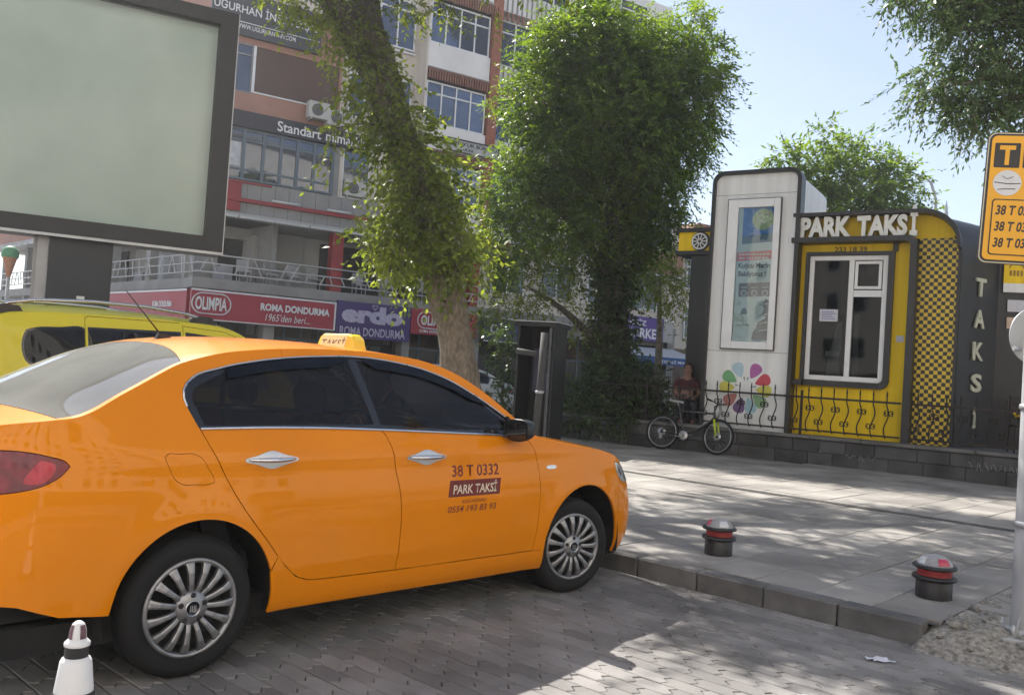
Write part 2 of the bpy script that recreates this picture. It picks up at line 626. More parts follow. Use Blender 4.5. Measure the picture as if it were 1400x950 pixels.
# ---- broken corner by the sign post: sand and rubble spilling over
M_sand = mat('rubble_sand', (0.25, 0.232, 0.20), 0.95, var=0.5, scale=35, bump=1.0, bscale=60)
nx, ny = 96, 110
V, Fs = [], []
rnd = random.Random(5)
from mathutils import noise as mnoise
for i in range(nx):
    for j in range(ny):
        x = 3.0 + i * 2.3 / (nx - 1); y = -4.6 + j * 2.95 / (ny - 1)
        n0 = mnoise.noise(Vector((x * 2.2, y * 2.2, 1.7))); n1 = mnoise.noise(Vector((x * 9, y * 9, .3))); n2 = mnoise.noise(Vector((x * 30, y * 30, 4)))
        ramp = min(1, max(0, (x - 3.28 + .22 * n0) / .5)); ramp = ramp * ramp * (3 - 2 * ramp)
        edge = min(1, max(0, (-1.86 - y + .03 * n0) / .06))
        back = min(1, max(0, (5.2 - x + .1 * n0) / .3))
        far_ = min(1, max(0, (y + 4.6) / .3))
        z = -.035 + (.150 * ramp + .014 + .030 * n1 * (.3 + ramp) + .016 * n2) * edge * (0.25 + .75 * back) 
        if back <= 0: z = .1
        if x > 3.62 and y > -2.0: z = min(z, .10)
        V.append(tuple(st(x, y, z)))
for i in range(nx - 1):
    for j in range(ny - 1):
        a = i * ny + j
        Fs.append((a, a + ny, a + ny + 1, a + 1))
me = bpy.data.meshes.new('rubble'); me.from_pydata(V, [], Fs); me.polygons.foreach_set('use_smooth', [True] * len(Fs)); me.materials.append(M_sand)
tag(inst('rubble', me), 'broken sandy rubble around the foot of the sign post', 'rubble', kind='stuff')
# loose stones on it
gr = MB()
rnd = random.Random(17)
for i in range(420):
    x, y = rnd.uniform(3.15, 4.6), rnd.uniform(-3.6, -1.95)
    n0 = mnoise.noise(Vector((x * 2.2, y * 2.2, 1.7)))
    ramp = min(1, max(0, (x - 3.28 + .22 * n0) / .5)); ramp = ramp * ramp * (3 - 2 * ramp)
    z = -.02 + .15 * ramp
    s_ = rnd.choice((.006, .008, .010, .014, .022)) * rnd.uniform(.7, 1.3)
    p = st(x, y, z)
    k = len(gr.v)
    gr.sphere((p.x, p.y, p.z), s_, 6, 4, (rnd.uniform(.8, 1.4), rnd.uniform(.8, 1.3), rnd.uniform(.5, .9)))
tag(gr.build('loose_stones', piece_mat('stone_bits', (.27, .25, .22), spread=.5), fix=False), 'loose stones scattered over the rubble at the post', 'stones', kind='stuff')
# crumbs and litter along the kerb
M_crumb = mat('crumb', (0.5, 0.47, 0.42), 0.9, var=0.3, scale=40)
cm = MB()
for i in range(230):
    if i < 110:
        x = KERB_X - abs(random.gauss(0, .06)) - .01; y = random.uniform(-1.9, -.2)
    elif i < 190:
        x = random.gauss(3.35, .35); y = random.gauss(-2.3, .4)
    else:
        x = random.uniform(.5, 3.4); y = random.uniform(-2.6, -.2)
    s_ = random.uniform(.003, .009) * (1 if i < 190 else .8)
    p = st(x, y, .002)
    zz = 0.004 if x < 3.2 else (.02 if y > -1.9 else .1)
    if x > KERB_X - .012 and y > -1.93: continue
    c_ = [(p.x + random.uniform(-1, 1) * s_, p.y + random.uniform(-1, 1) * s_, zz + random.uniform(-.3, 1) * s_) for _ in range(4)]
    if zz > .01 and y <= -1.9 or zz < .01:
        cm.add(c_, [(0, 1, 2), (0, 2, 3), (0, 3, 1), (1, 3, 2)])
tag(cm.build('crumbs', M_crumb, fix=False), 'pale crumbs of mortar and litter along the kerb', 'litter', kind='stuff')
# ================================================================ low wall, terrace, kiosk, tower, fence
M_basalt = piece_mat('basalt', (0.085, 0.083, 0.083), spread=0.28, stain=0.45, bump=0.5, bscale=35, sscale=2.5, rough=0.8)
M_coping = piece_mat('coping', (0.17, 0.165, 0.16), spread=0.15, stain=0.35, bump=0.5, bscale=35, sscale=3)
M_terr = piece_mat('terrace_stone', (0.2, 0.19, 0.18), spread=0.1, stain=0.3)
M_yel = mat('kiosk_yellow', (0.90, 0.60, 0.010), 0.5, var=0.13, scale=1.0, spec=0.25, bump=0.03, bscale=15, streak=7.0, detail=7)
M_kblk = mat('kiosk_black', (0.018, 0.018, 0.02), 0.42, var=0.2, scale=3)
M_kwhite = mat('kiosk_white', (0.78, 0.78, 0.77), 0.45, var=0.10, scale=1.0, streak=6.0, detail=7)
M_pvc = mat('white_pvc', (0.80, 0.80, 0.80), 0.35, var=0.05, scale=4)
M_iron2 = mat('fence_iron', (0.022, 0.014, 0.012), 0.55, 0.3, var=0.4, scale=20)
M_sil = mat('brushed_letters', (0.66, 0.66, 0.63), 0.38, 0.25, var=0.08)
M_clear = glass_mat('window_glass', (0.5, 0.52, 0.52), ior=1.28)
M_dark_in = mat('dark_interior', (0.03, 0.03, 0.032), 0.8, var=0.3)
M_paper = mat('paper', (0.62, 0.62, 0.68), 0.8, var=0.06, scale=20)

terr = MB()
c_ = [kw(-9, .28), kw(14, .28), kw(14, 14), kw(-9, 14)]
terr.prism([(p.x, p.y) for p in c_], .02, .13 + .49)
tag(terr.build('terrace', M_terr), kind='structure')

wall = empty('low_wall', K0, KA, 'low dark basalt wall with lighter coping behind the pavement', 'wall')
MB().box(-6.6, 7.5, .035, .30, -.05, .44).build('wall_core', mat('mortar', (.09, .088, .085), .95, var=.3, scale=20), wall)
rnd = random.Random(11)
for row, (z0, z1) in enumerate(((-.04, .215), (.215, .44))):
    u = -6.6 - rnd.random() * .3
    while u < 7.4:
        L = rnd.uniform(.42, .68)
        MB().box(u + .004, u + L - .004, rnd.uniform(-.006, .004), .06, z0 + .004, z1 - .004, .008).build('stone_block', M_basalt, wall)
        u += L
u = -6.65
while u < 7.4:
    L = rnd.uniform(.85, 1.0)
    MB().box(u + .003, u + L - .003, -.045, .34, .443, .505 + rnd.uniform(-.003, .003), .01).build('coping_stone', M_coping, wall)
    u += L
# faded chalk scrawl on the stones
M_chalk = mat('chalk', (0.42, 0.42, 0.42), 0.9, var=0.3, scale=30)
def scrawl(u0, z0, w, h, n, seed):
    r_ = random.Random(seed)
    P = [(u0 + w * i / (n * 4) + r_.uniform(-.02, .02), -.009, z0 + h * (.5 + .45 * math.sin(i * 1.7 + r_.random()))) for i in range(n * 4)]
    m_ = MB()
    k = 0
    while k < len(P) - 3:
        j = k + r_.randint(3, 6)
        m_.tube(P[k:j], .0045, 4)
        k = j + (1 if r_.random() < .3 else 0)
    tag(m_.build('chalk_scrawl', M_chalk, wall, fix=False))
scrawl(-.42, .13, .62, .12, 5, 3); scrawl(1.5, .17, .75, .16, 6, 8); scrawl(-.86, .20, .07, .05, 1, 4)

# ---- kiosk
kio = empty('taxi_kiosk', K0, KA, 'yellow and black taxi rank kiosk with chequered end and white window', 'kiosk')
ZB = .50
# main body behind the front, dark
MB().box(-3.78, 1.15, .85, 3.3, ZB, 4.25).build('rear_body', M_kblk, kio)
# front skin: yellow, with rounded upper right shoulder
def shoulder(u1, z1, r, n=12):
    return [(u1 - r + r * math.sin(R(90 * i / (n - 1))), z1 - r + r * math.cos(R(90 * i / (n - 1)))) for i in range(n)]
sh_out = shoulder(1.17, 4.50, .60)
wx0, wx1, wz0, wz1 = -1.30, .06, 1.50, 3.78
front = MB()
front.prism([(-1.56, ZB), (wx0, ZB), (wx0, 4.06), (-1.56, 4.06)], .40, .46, 'y')
front.prism([(wx1, ZB), (.44, ZB), (.44, 4.06), (wx1, 4.06)], .40, .46, 'y')
front.prism([(wx0, ZB), (wx1, ZB), (wx1, wz0), (wx0, wz0)], .40, .46, 'y')
front.prism([(wx0, wz1), (wx1, wz1), (wx1, 4.06), (wx0, 4.06)], .40, .46, 'y')
front.build('front_wall', M_yel, kio)
MB().prism([(-1.56, 4.06), (.50, 4.06)] + [(.50, 4.06), (1.0, 4.06), (1.06, 4.1)][:0] + [(1.08, 4.06)] + [p for p in sh_out[::-1] if p[1] > 4.07] + [(-1.56, 4.50)], .385, .46, 'y').build('fascia', M_yel, kio)
# chequered panel
mch = bpy.data.materials.new('chequer'); mch.use_nodes = True
n_, l_ = mch.node_tree.nodes, mch.node_tree.links
tc = n_.new('ShaderNodeTexCoord'); ck = n_.new('ShaderNodeTexChecker'); ck.inputs['Scale'].default_value = 1 / .066
mp = n_.new('ShaderNodeMapping'); mp.inputs['Location'].default_value = (.0, .017, .003)
l_.new(tc.outputs['Object'], mp.inputs['Vector']); l_.new(mp.outputs[0], ck.inputs['Vector'])
ck.inputs['Color1'].default_value = (0.70, 0.50, 0.03, 1); ck.inputs['Color2'].default_value = (0.014, 0.013, 0.013, 1)
l_.new(ck.outputs['Color'], n_['Principled BSDF'].inputs['Base Color']); n_['Principled BSDF'].inputs['Roughness'].default_value = .4
MB().prism([(.54, ZB - .02), (1.17, ZB - .02)] + [p for p in sh_out[::-1] if p[1] < 4.06] + [(1.08, 4.055), (.54, 4.055)], .38, .455, 'y').build('chequer_panel', mch, kio)
# body shell that follows the shoulder
shell = MB()
o_ = [(1.175, ZB)] + [(x + .005, z + .005) for x, z in sh_out[::-1]] + [(-1.56, 4.505)]
i_ = [(1.12, ZB)] + [(x - .05, z - .06) for x, z in sh_out[::-1]] + [(-1.56, 4.44)]
shell.prism(o_ + i_[::-1], .455, 1.55, 'y')
# the end wall splays outward towards the back
shell.v = [(x + (max(0, y - .455) * .50 if x > .4 else 0), y, z) for x, y, z in shell.v]
shell.build('shell', M_kblk, kio)
# black bands standing proud of the front
band = MB()
top_o = [(1.20, 3.86)] + [(x + .03, z + .03) for x, z in sh_out[::-1]] + [(-1.58, 4.53)]
top_i = [(1.155, 3.86)] + [(x - .02, z - .03) for x, z in sh_out[::-1]] + [(-1.58, 4.465)]
band.prism(top_o + top_i[::-1], .10, .50, 'y')
band.build('roof_band', M_kblk, kio)
MB().prism([(1.155, ZB), (1.2, ZB), (1.2, 3.858), (1.155, 3.858)], .34, .50, 'y').build('corner_trim', M_kblk, kio)
r2 = shoulder(.54, 4.075, .14, 8)
r2i = shoulder(.435, 3.985, .09, 8)
MB().prism([(-1.58, 4.075)] + r2 + [(.56, ZB - .02), (.435, ZB - .02)] + r2i[::-1] + [(-1.58, 3.985)], .06, .395, 'y').build('front_band', M_kblk, kio)
# black surround of the window with rounded lower right corner
def rrect(x0, x1, z0, z1, r, n=6, corners=(1, 1, 1, 1)):
    P = []
    for (cx, cz, a0, on) in ((x1 - r, z0 + r, -90, corners[0]), (x1 - r, z1 - r, 0, corners[1]), (x0 + r, z1 - r, 90, corners[2]), (x0 + r, z0 + r, 180, corners[3])):
        if on: P += [(cx + r * math.cos(R(a0 + 90 * i / (n - 1))), cz + r * math.sin(R(a0 + 90 * i / (n - 1)))) for i in range(n)]
        else:
            P.append({-90: (x1, z0), 0: (x1, z1), 90: (x0, z1), 180: (x0, z0)}[a0])
    return P
so = rrect(wx0 - .06, wx1 + .10, wz0 - .10, wz1 + .06, .16, 8, (1, 0, 0, 0)); si = rrect(wx0, wx1, wz0, wz1, .10, 8, (1, 0, 0, 0))
ring = MB()
V = [(x, .30, z) for x, z in so] + [(x, .30, z) for x, z in si] + [(x, .44, z) for x, z in so] + [(x, .44, z) for x, z in si]
n = len(so)
Fs = [(i, (i + 1) % n, n + (i + 1) % n, n + i) for i in range(n)] + [(2 * n + i, 3 * n + i, 3 * n + (i + 1) % n, 2 * n + (i + 1) % n) for i in range(n)] + \
     [(i, 2 * n + i, 2 * n + (i + 1) % n, (i + 1) % n) for i in range(n)] + [(n + i, n + (i + 1) % n, 3 * n + (i + 1) % n, 3 * n + i) for i in range(n)]
ring.add(V, Fs).build('window_surround', M_kblk, kio)
MB().box(-1.47, -1.30, .18, .40, 1.40, 1.50).build('sill_end', M_kblk, kio)
MB().box(.12, .20, .33, .42, 3.84, 3.984).build('band_drop', M_kblk, kio)
# window: white plastic frame with fixed pane, vent and sliding pane
win = MB()
fx0, fx1, fz0, fz1 = wx0 + .005, wx1 - .005, wz0 + .005, wz1 - .005
t_ = .085
win.box(fx0, fx0 + t_, .36, .43, fz0, fz1, .006).box(fx1 - t_, fx1, .36, .43, fz0, fz1, .006).box(fx0 + t_, fx1 - t_, .36, .43, fz1 - t_, fz1, .006).box(fx0 + t_, fx1 - t_, .36, .43, fz0, fz0 + .09, .006)
um = -.60
win.box(um, um + .09, .355, .43, fz0 + .09, fz1 - t_, .006)
win.box(um + .09, fx1 - t_, .358, .43, 3.03, 3.15, .006)
wo = win.build('window', M_pvc, kio)
MB().box(fx0 + t_, um, .395, .401, fz0 + .09, fz1 - t_).build('pane', M_clear, wo)
MB().box(um + .09, fx1 - t_, .395, .401, 3.15, fz1 - t_).build('pane', M_clear, wo)
v2 = MB()
v2.box(um + .105, um + .155, .35, .39, 3.17, fz1 - t_ - .02).box(fx1 - t_ - .065, fx1 - t_ - .015, .35, .39, 3.17, fz1 - t_ - .02).box(um + .155, fx1 - t_ - .065, .35, .39, fz1 - t_ - .07, fz1 - t_ - .02).box(um + .155, fx1 - t_ - .065, .35, .39, 3.17, 3.22)
v2.build('vent_sash', M_pvc, wo)
MB().box(um + .09, fx1 - t_, .405, .411, fz0 + .09, 3.03).build('pane', M_clear, wo)
MB().box(-1.08, -.76, .385, .388, 2.58, 2.80).build('paper_notice', M_paper, kio)
nl = MB()
for k in range(5): nl.box(-1.04, -.80 - .03 * (k % 3), .3832, .3845, 2.62 + k * .032, 2.63 + k * .032)
nl.build('notice_lines', mat('ink_blue', (.08, .10, .35), .6), kio)
# inside: counter, lamp, curtain, chair back
MB().box(-1.5, .4, 2.2, 2.3, ZB, 4.0).build('inner_wall', M_dark_in, kio)
MB().box(-1.3, .1, .55, .95, 1.38, 1.44).build('counter', mat('counter_grey', (.25, .25, .26), .5), kio)
MB().prism([(-.98, 1.45), (-.72, 1.45), (-.72, 2.62), (-.80, 2.55), (-.93, 1.95)], .60, .62, 'y').build('curtain', mat('curtain_white', (.55, .55, .56), .8), kio)
MB().box(-.98, -.74, .56, .60, 1.95, 2.05).build('desk_phone', M_pvc, kio)
MB().box(-.50, -.42, .56, .64, 1.5, 2.75).build('door_edge', mat('door_grey', (.42, .43, .43), .5), kio)
# lettering
sgn = [('PARK', -1.45, -.57), ('TAKS', -.47, .36)]
for w_, a, b in sgn:
    tx = text_fit(w_, b - a, .37, M_sil, 'sign_letters', kio, ((a + b) / 2, .20, 4.085), depth=.10, offset=.05)
tx = text_fit('İ', .12, .54, M_sil, 'sign_letters', kio, (.46, .18, 4.07), depth=.10, offset=.05)
text_fit('233 18 39', .56, .095, mat('print_brown', (.09, .05, .012), .5), 'phone_number', kio, (-.60, .397, 3.845), offset=.02)
MB().box(.24, .36, .395, .3985, 2.25, 2.36).build('sticker', M_paper, kio)
# upright letters on the splayed black end
aa = math.atan2(1.0, .50)
MB().prism([(1.12, 1.5), (1.72, 1.5), (4.6, 2.4), (4.6, 3.4), (1.12, 3.4)], 4.10, 4.2, 'z').build('roof_slab', M_kblk, kio)
M_let = mat('letters_olive', (.55, .56, .44), .5, var=.1)
for ch, z, h in (('T', 3.12, .36), ('A', 2.57, .36), ('K', 2.01, .36), ('S', 1.46, .36), ('İ', .83, .42)):
    text_fit(ch, .30 if ch != 'İ' else .085, h * .88, M_let, 'side_letter', kio, (1.18 + .60 * .447 + .022, .455 + .60 * .894 - .011, z), (R(90), 0, aa), depth=.03, offset=.03)
# open recess to the right: back wall, hanging yellow sign, notices
MB().prism([(1.70, 1.52), (4.6, 2.62), (4.6, 2.70), (1.70, 1.60)], ZB, 4.1, 'z').build('recess_wall', M_kblk, kio)
ab = math.atan2(1.1, 2.9)
yo = MB().box(0, .72, -.012, .0, 0, .50).build('hanging_sign', M_yel, kio, (1.78, 1.50, 3.42), (0, 0, ab))
MB().box(0, .72, -.013, -.0, -.16, -.002).build('sign_foot', M_kwhite, kio, (1.78, 1.50, 3.42), (0, 0, ab))
MB().tube([(.20 + .11 * math.cos(t * math.pi / 10), -.016, .27 + .08 * math.sin(t * math.pi / 10)) for t in range(11)], .010, 5).build('sign_emblem', mat('print_ochre', (.32, .17, .01), .5), yo, fix=False)
sm_ = MB()
for k in range(4): sm_.box(.09 + k * .058, .13 + k * .058, -.0155, -.0125, .13, .23)
sm_.build('faded_print', mat('print_ochre', (.32, .17, .01), .5), yo)
for z0, z1, c in ((2.92, 3.13, M_paper), (2.62, 2.82, mat('paper_tan', (.62, .48, .36), .8))):
    MB().box(.06, .33, -.012, -.004, z0, z1).build('notice', c, kio, (1.80, 1.53, 0), (0, 0, ab))
# left end of the kiosk, seen past the tower: yellow fascia with a wheel emblem
MB().box(-4.05, -3.0, .80, 1.3, 3.98, 4.36).build('fascia', M_yel, kio)
MB().box(-4.10, -3.0, .74, 1.4, 4.362, 4.44).box(-4.10, -3.0, .76, 1.4, 3.90, 3.978).build('roof_band', M_kblk, kio)
em = MB().tube([(-3.60 + .155 * math.cos(t * math.pi / 14), .785, 4.17 + .155 * math.sin(t * math.pi / 14)) for t in range(28)], .022, 6, True)
for k in range(10):
    t = k * math.pi / 5
    em.bar((-3.60 + .03 * math.cos(t), .785, 4.17 + .03 * math.sin(t)), (-3.60 + .145 * math.cos(t), .785, 4.17 + .145 * math.sin(t)), .028, .02)
em.build('wheel_emblem', M_kwhite, kio)
MB().lathe([(.195, -.0), (.195, .02)], 28, 'y', (-3.58, .775, 4.17)).build('emblem_disc', M_kblk, kio)

# ---- advert tower
tw = empty('advert_tower', K0, KA, 'tall white advertising tower with dark frame, lit poster case and coloured petals', 'tower')
def tower_outline(u0, u1, z1, r):
    return [(u0, ZB)] + [(u1, ZB)] + [(u1 - r + r * math.cos(R(a)), z1 - r + r * math.sin(R(a))) for a in range(0, 91, 15)] + [(u0 + r + r * math.cos(R(a)), z1 - r + r * math.sin(R(a))) for a in range(90, 181, 15)]
MB().prism(tower_outline(-3.12, -1.50, 5.36, .20), .14, 2.3, 'y').build('tower_body', M_kwhite, tw)
oo, ii = tower_outline(-3.14, -1.45, 5.39, .22), tower_outline(-3.075, -1.525, 5.315, .15)
V = [(x, .07, z) for x, z in oo] + [(x, .07, z) for x, z in ii] + [(x, .36, z) for x, z in oo] + [(x, .36, z) for x, z in ii]
n = len(oo)
idx = [i for i in range(n) if i != 0]
Fs = []
for i in range(1, n):
    j = (i + 1) % n
    Fs += [(i, j, n + j, n + i), (2 * n + i, 3 * n + i, 3 * n + j, 2 * n + j), (i, 2 * n + i, 2 * n + j, j), (n + i, n + j, 3 * n + j, 3 * n + i)]
Fs += [(1, n + 1, 3 * n + 1, 2 * n + 1), (0, 2 * n, 3 * n, n)]
MB().add(V, Fs).build('tower_frame', M_kblk, tw)
# poster case
px0, px1, pz0, pz1 = -2.80, -1.81, 2.0, 4.83
cs = MB()
cs.box(px0, px0 + .20, 0.060, 0.140, pz0, pz1, .01).box(px1 - .12, px1, 0.060, 0.140, pz0, pz1, .01).box(px0 + .20, px1 - .12, 0.060, 0.140, pz1 - .16, pz1, .01).box(px0 + .20, px1 - .12, 0.060, 0.140, pz0, pz0 + .14, .01)
case = cs.build('poster_case', M_pvc, tw)
gsk = MB()
for (a, b, c, d) in ((px0 - .012, px0, pz0 - .012, pz1 + .012), (px1, px1 + .012, pz0 - .012, pz1 + .012), (px0, px1, pz1, pz1 + .012), (px0, px1, pz0 - .012, pz0)):
    gsk.box(a, b, 0.070, 0.140, c, d)
gsk.build('case_seal', M_kblk, tw)
MB().box(px0 + .20, px1 - .12, .072, .076, pz0 + .14, pz1 - .16).build('case_glass', glass_mat('case_glass', (.93, .96, .96)), case)
pu0, pu1 = px0 + .215, px1 - .125
poster = MB().box(pu0 - .01, pu1, .115, .12, pz0 + .145, pz1 - .165).build('poster', mat('poster_paper', (.62, .74, .75), .5, var=.08, scale=2, rgb2=(.54, .68, .71)), tw)
def pr(name, poly, c, y=.1135, rough=.5):
    """flat print on the poster"""
    m_ = mat('ink_%02d%02d%02d' % tuple(int(v * 99) for v in c), c, rough, var=.12, scale=9)
    return MB().add([(x, y, z) for x, z in poly], [tuple(range(len(poly)))]).build(name, m_, poster)
W_ = pu1 - pu0
pr('photo_print', [(pu0 + .07, 3.98), (pu1, 4.02), (pu1, 4.72), (pu0 + .07, 4.68)], (.03, .20, .62))
pr('photo_print', [(pu0 + .07, 3.985), (pu1, 4.025), (pu1, 4.18), (pu0 + .07, 4.12)], (.06, .17, .24), .1130)
gd = [(pu1 - .20 + .20 * math.cos(R(a)), 4.44 + .20 * math.sin(R(a))) for a in range(0, 360, 15)]
pr('photo_print', [(min(x, pu1), z) for x, z in gd], (.34, .50, .26), .1125)
for k in range(9):
    r_ = random.Random(k)
    x_, z_ = pu1 - .22 + r_.uniform(-.12, .14), 4.44 + r_.uniform(-.13, .13)
    pr('photo_print', [(x_, z_), (x_ + .06, z_ + .01), (x_ + .05, z_ + .04), (x_ + .01, z_ + .035)], (.10, .20, .10) if k % 2 else (.45, .50, .38), .1120)
for z_ in (4.30, 4.17): pr('photo_print', [(pu0 + .16, z_), (pu0 + .30, z_ + .012), (pu0 + .28, z_ + .028)], (.62, .66, .70), .1120)
pr('red_banner', [(pu0, 3.66), (pu1, 3.70), (pu1, 3.86), (pu0, 3.82)], (.66, .06, .07))
tw_ = mat('ink_pale', (.66, .62, .62), .5)
r_ = random.Random(2)
for z_ in (3.765, 3.695):
    x_ = pu0 + .03
    while x_ < pu1 - .06:
        w_ = r_.uniform(.015, .04)
        pr('small_print', [(x_, z_), (x_ + w_, z_), (x_ + w_, z_ + .042), (x_, z_ + .042)], (.66, .60, .60), .1120)
        x_ += w_ + r_.choice((.006, .006, .02))
tk_ = mat('ink_black', (.03, .035, .04), .5)
text_fit('Kuşcu Marin', .60, .13, tk_, 'lettering', poster, ((pu0 + pu1) / 2, .112, 3.50), offset=.03)
text_fit('Bekliyoruz !', .52, .13, tk_, 'lettering', poster, ((pu0 + pu1) / 2 - .03, .112, 3.34), offset=.03)
pr('dark_box', [(pu0 + .06, 2.98), (pu1, 3.0), (pu1, 3.26), (pu0 + .06, 3.24)], (.05, .05, .07))
for k in range(3):
    cx = pu0 + .16 + k * .20
    pr('round_mark', [(min(pu1, cx + .062 * math.cos(R(a))), 3.06 + .062 * math.sin(R(a))) for a in range(0, 360, 20)], (.40, .46, .47), .1125)
    pr('round_mark', [(min(pu1, cx + .04 * math.cos(R(a))), 3.055 + .04 * math.sin(R(a))) for a in range(0, 360, 20)], (.10, .12, .13), .1120)
    pr('bar_mark', [(cx - .06, 3.15), (min(pu1, cx + .06), 3.15), (min(pu1, cx + .06), 3.17), (cx - .06, 3.17)], (.45, .5, .5), .1120)
pr('arch_mark', [(pu0 + .12, 2.66), (pu0 + .25, 2.66), (pu0 + .23, 2.75), (pu0 + .185, 2.78), (pu0 + .14, 2.75)], (.10, .14, .16))
pr('line_mark', [(pu0 + .05, 2.45), (pu0 + .30, 2.45), (pu0 + .30, 2.465), (pu0 + .05, 2.465)], (.16, .2, .22))
pr('spire_mark', [(pu0 + .16, 2.47), (pu0 + .19, 2.47), (pu0 + .175, 2.56)], (.16, .2, .22))
pr('rock_print', [(pu1 - .30, 2.18), (pu1, 2.18), (pu1, 2.92), (pu1 - .07, 2.95), (pu1 - .12, 2.85), (pu1 - .09, 2.76), (pu1 - .12, 2.66), (pu1 - .05, 2.60), (pu1 - .20, 2.50), (pu1 - .22, 2.40), (pu1 - .28, 2.32)], (.07, .08, .10))
for zz in (2.33, 2.47, 2.62, 2.82): pr('rock_print', [(pu1 - .2, zz), (pu1 - .02, zz + .03), (pu1 - .02, zz + .06), (pu1 - .16, zz + .03)], (.33, .38, .40), .1125)
for z_ in (1.95, 4.93):
    MB().box(-3.07, -1.53, .1375, .1395, z_, z_ + .006).build('panel_joint', M_kblk, tw)
# petals painted under the case
pc = (-2.30, 1.28)
cols = [(92 + 22, (.42, .58, .66)), (62, (.42, .12, .36)), (24, (.55, .06, .09)), (-6, (.62, .58, .10)), (-40, (.25, .42, .22)), (-72, (.36, .55, .62)), (-105, (.20, .10, .26)), (-140, (.45, .18, .16)), (-178, (.62, .55, .10)), (150, (.16, .40, .18))]
for a, c in cols:
    d = Vector((math.cos(R(a)), math.sin(R(a)))); nrm = Vector((-d.y, d.x))
    base = Vector(pc) + d * .20
    P = []
    for k in range(20):
        t = 2 * math.pi * k / 20
        L = .15 - .15 * math.cos(t)
        wv = .158 * math.sin(t) * (.64 - .36 * math.cos(t))
        q = base + d * L + nrm * wv
        P.append((q.x, q.y))
    MB().add([(x, .1385, z) for x, z in P], [tuple(range(20))]).build('petal', mat('petal_%d' % (a + 400), c, .5, var=.08, scale=6), tw)
for a in (100, 78, 10, 168):
    d = Vector((math.cos(R(a)), math.sin(R(a)))); nrm = Vector((-d.y, d.x)); b_ = Vector(pc) + d * .12
    MB().add([(b_.x - nrm.x * .006, .1385, b_.y - nrm.y * .006), (b_.x + d.x * .09 - nrm.x * .02, .1385, b_.y + d.y * .09 - nrm.y * .02), (b_.x + d.x * .07 + nrm.x * .02, .1385, b_.y + d.y * .07 + nrm.y * .02)], [(0, 1, 2)]).build('petal_tip', mat('petal_grey', (.25, .30, .33), .5), tw)

# ---- wrought-iron fence on the coping
def bar_mesh(hi):
    m_ = MB()
    zs = np.linspace(.0, .80, 22)
    P = []
    for z in zs:
        w = .035 * math.sin((z / .56) * 2 * math.pi + math.pi) * (1 if z < .56 else 0)
        P.append((w, 0, z))
    m_.tube(P, .0115, 6)
    m_.lathe([(.002, .70), (.017, .735), (.002, .82)], 6, cap=False)
    zc_ = .43 if hi else .19
    xc = .035 * math.sin((zc_ / .56) * 2 * math.pi + math.pi)
    for sx in (-1, 1):
        for sz in (-1, 1):
            S = []
            for k in range(11):
                t = k / 10 * 1.65 * math.pi
                rr = .036 * (1 - .055 * k)
                S.append((xc + sx * (.046 - rr * math.cos(t)), -.004, zc_ + sz * (.012 + rr * math.sin(t))))
            m_.tube(S, .0085, 4)
    m_.box(xc - .014, xc + .014, -.012, .012, zc_ - .02, zc_ + .02)
    return m_.mesh('fence_bar', M_iron2, False)
bm_hi, bm_lo = bar_mesh(True), bar_mesh(False)
def fence(u0, u1, v, label, posts=()):
    f = empty('iron_fence', kw(u0, v, .505), KA, label, 'fence', 'wrought iron fence lengths on the low wall')
    L = u1 - u0
    MB().box(0, L, -.014, .014, .660, .695).build('top_rail', M_iron2, f)
    MB().box(0, L, -.014, .014, .080, .110).build('bottom_rail', M_iron2, f)
    for q in posts: MB().box(q - u0 - .02, q - u0 + .02, -.02, .02, .0, .80).build('fence_post', M_iron2, f)
    k = 0
    x = .12
    while x < L - .05:
        inst('fence_bar', bm_hi if k % 2 else bm_lo, f, (x, 0, .06))
        x += .218
        k += 1
fence(-5.2, -3.16, .0, 'black iron fence left of the white tower, behind the bicycle', (-4.2,))
fence(-3.13, -1.46, .0, 'black scrolled iron fence in front of the white tower petals')
fence(-1.44, .43, .0, 'black scrolled iron fence under the white kiosk window', (-1.22,))
fence(.57, 4.4, .0, 'black scrolled iron fence before the chequered kiosk end', (2.2,))
# ================================================================ apartment block across the street
BA = R(32.5)
BO = Vector((-9.9407, 27.8007, 0))
blk_ = empty('apartment_building', BO, BA, 'weathered apartment block with shops, terrace cafe and salmon upper walls', 'building')
M_salm = mat('salmon_render', (.40, .215, .165), .9, var=.12, scale=1.2, bump=.2, bscale=30)
M_beige = mat('beige_render', (.68, .61, .53), .9, var=.12, scale=.9, bump=.2, bscale=30)
M_white_r = mat('white_render', (.80, .77, .75), .88, var=.10, scale=.9, bump=.2, bscale=30)
M_conc = mat('concrete_grey', (.30, .295, .285), .9, var=.18, scale=1.3, bump=.25, bscale=30)
M_clad = mat('grey_cladding', (.30, .29, .28), .7, var=.12, scale=1.5)
M_redst = mat('red_steel', (.30, .022, .028), .5, var=.15, scale=2)
M_brick = mat('brick_column', (.33, .13, .085), .9, var=.18, scale=5, bump=.3)
M_brown = mat('brown_panel', (.115, .072, .058), .8, var=.10, scale=.8)
M_wfr = mat('window_white', (.78, .78, .78), .5, var=.08, scale=3)
M_bfr = mat('window_bluegrey', (.12, .155, .19), .5, var=.1, scale=3)
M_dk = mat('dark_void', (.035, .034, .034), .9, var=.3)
M_wgl = glass_mat('house_glass', (.55, .60, .68), ior=1.8)
M_cur = mat('curtain_sky_tint', (.40, .45, .55), .9, var=.25, scale=1.6)  # pale blue also stands in for sky reflected in the panes
M_rail = mat('rail_steel', (.50, .50, .50), .45, .4, var=.1)
M_slat = mat('balcony_slat', (.26, .12, .085), .8, var=.2, scale=6)
GH, TOPZ = 3.42, 18.6
UE = 20.2
DEP = 9.0


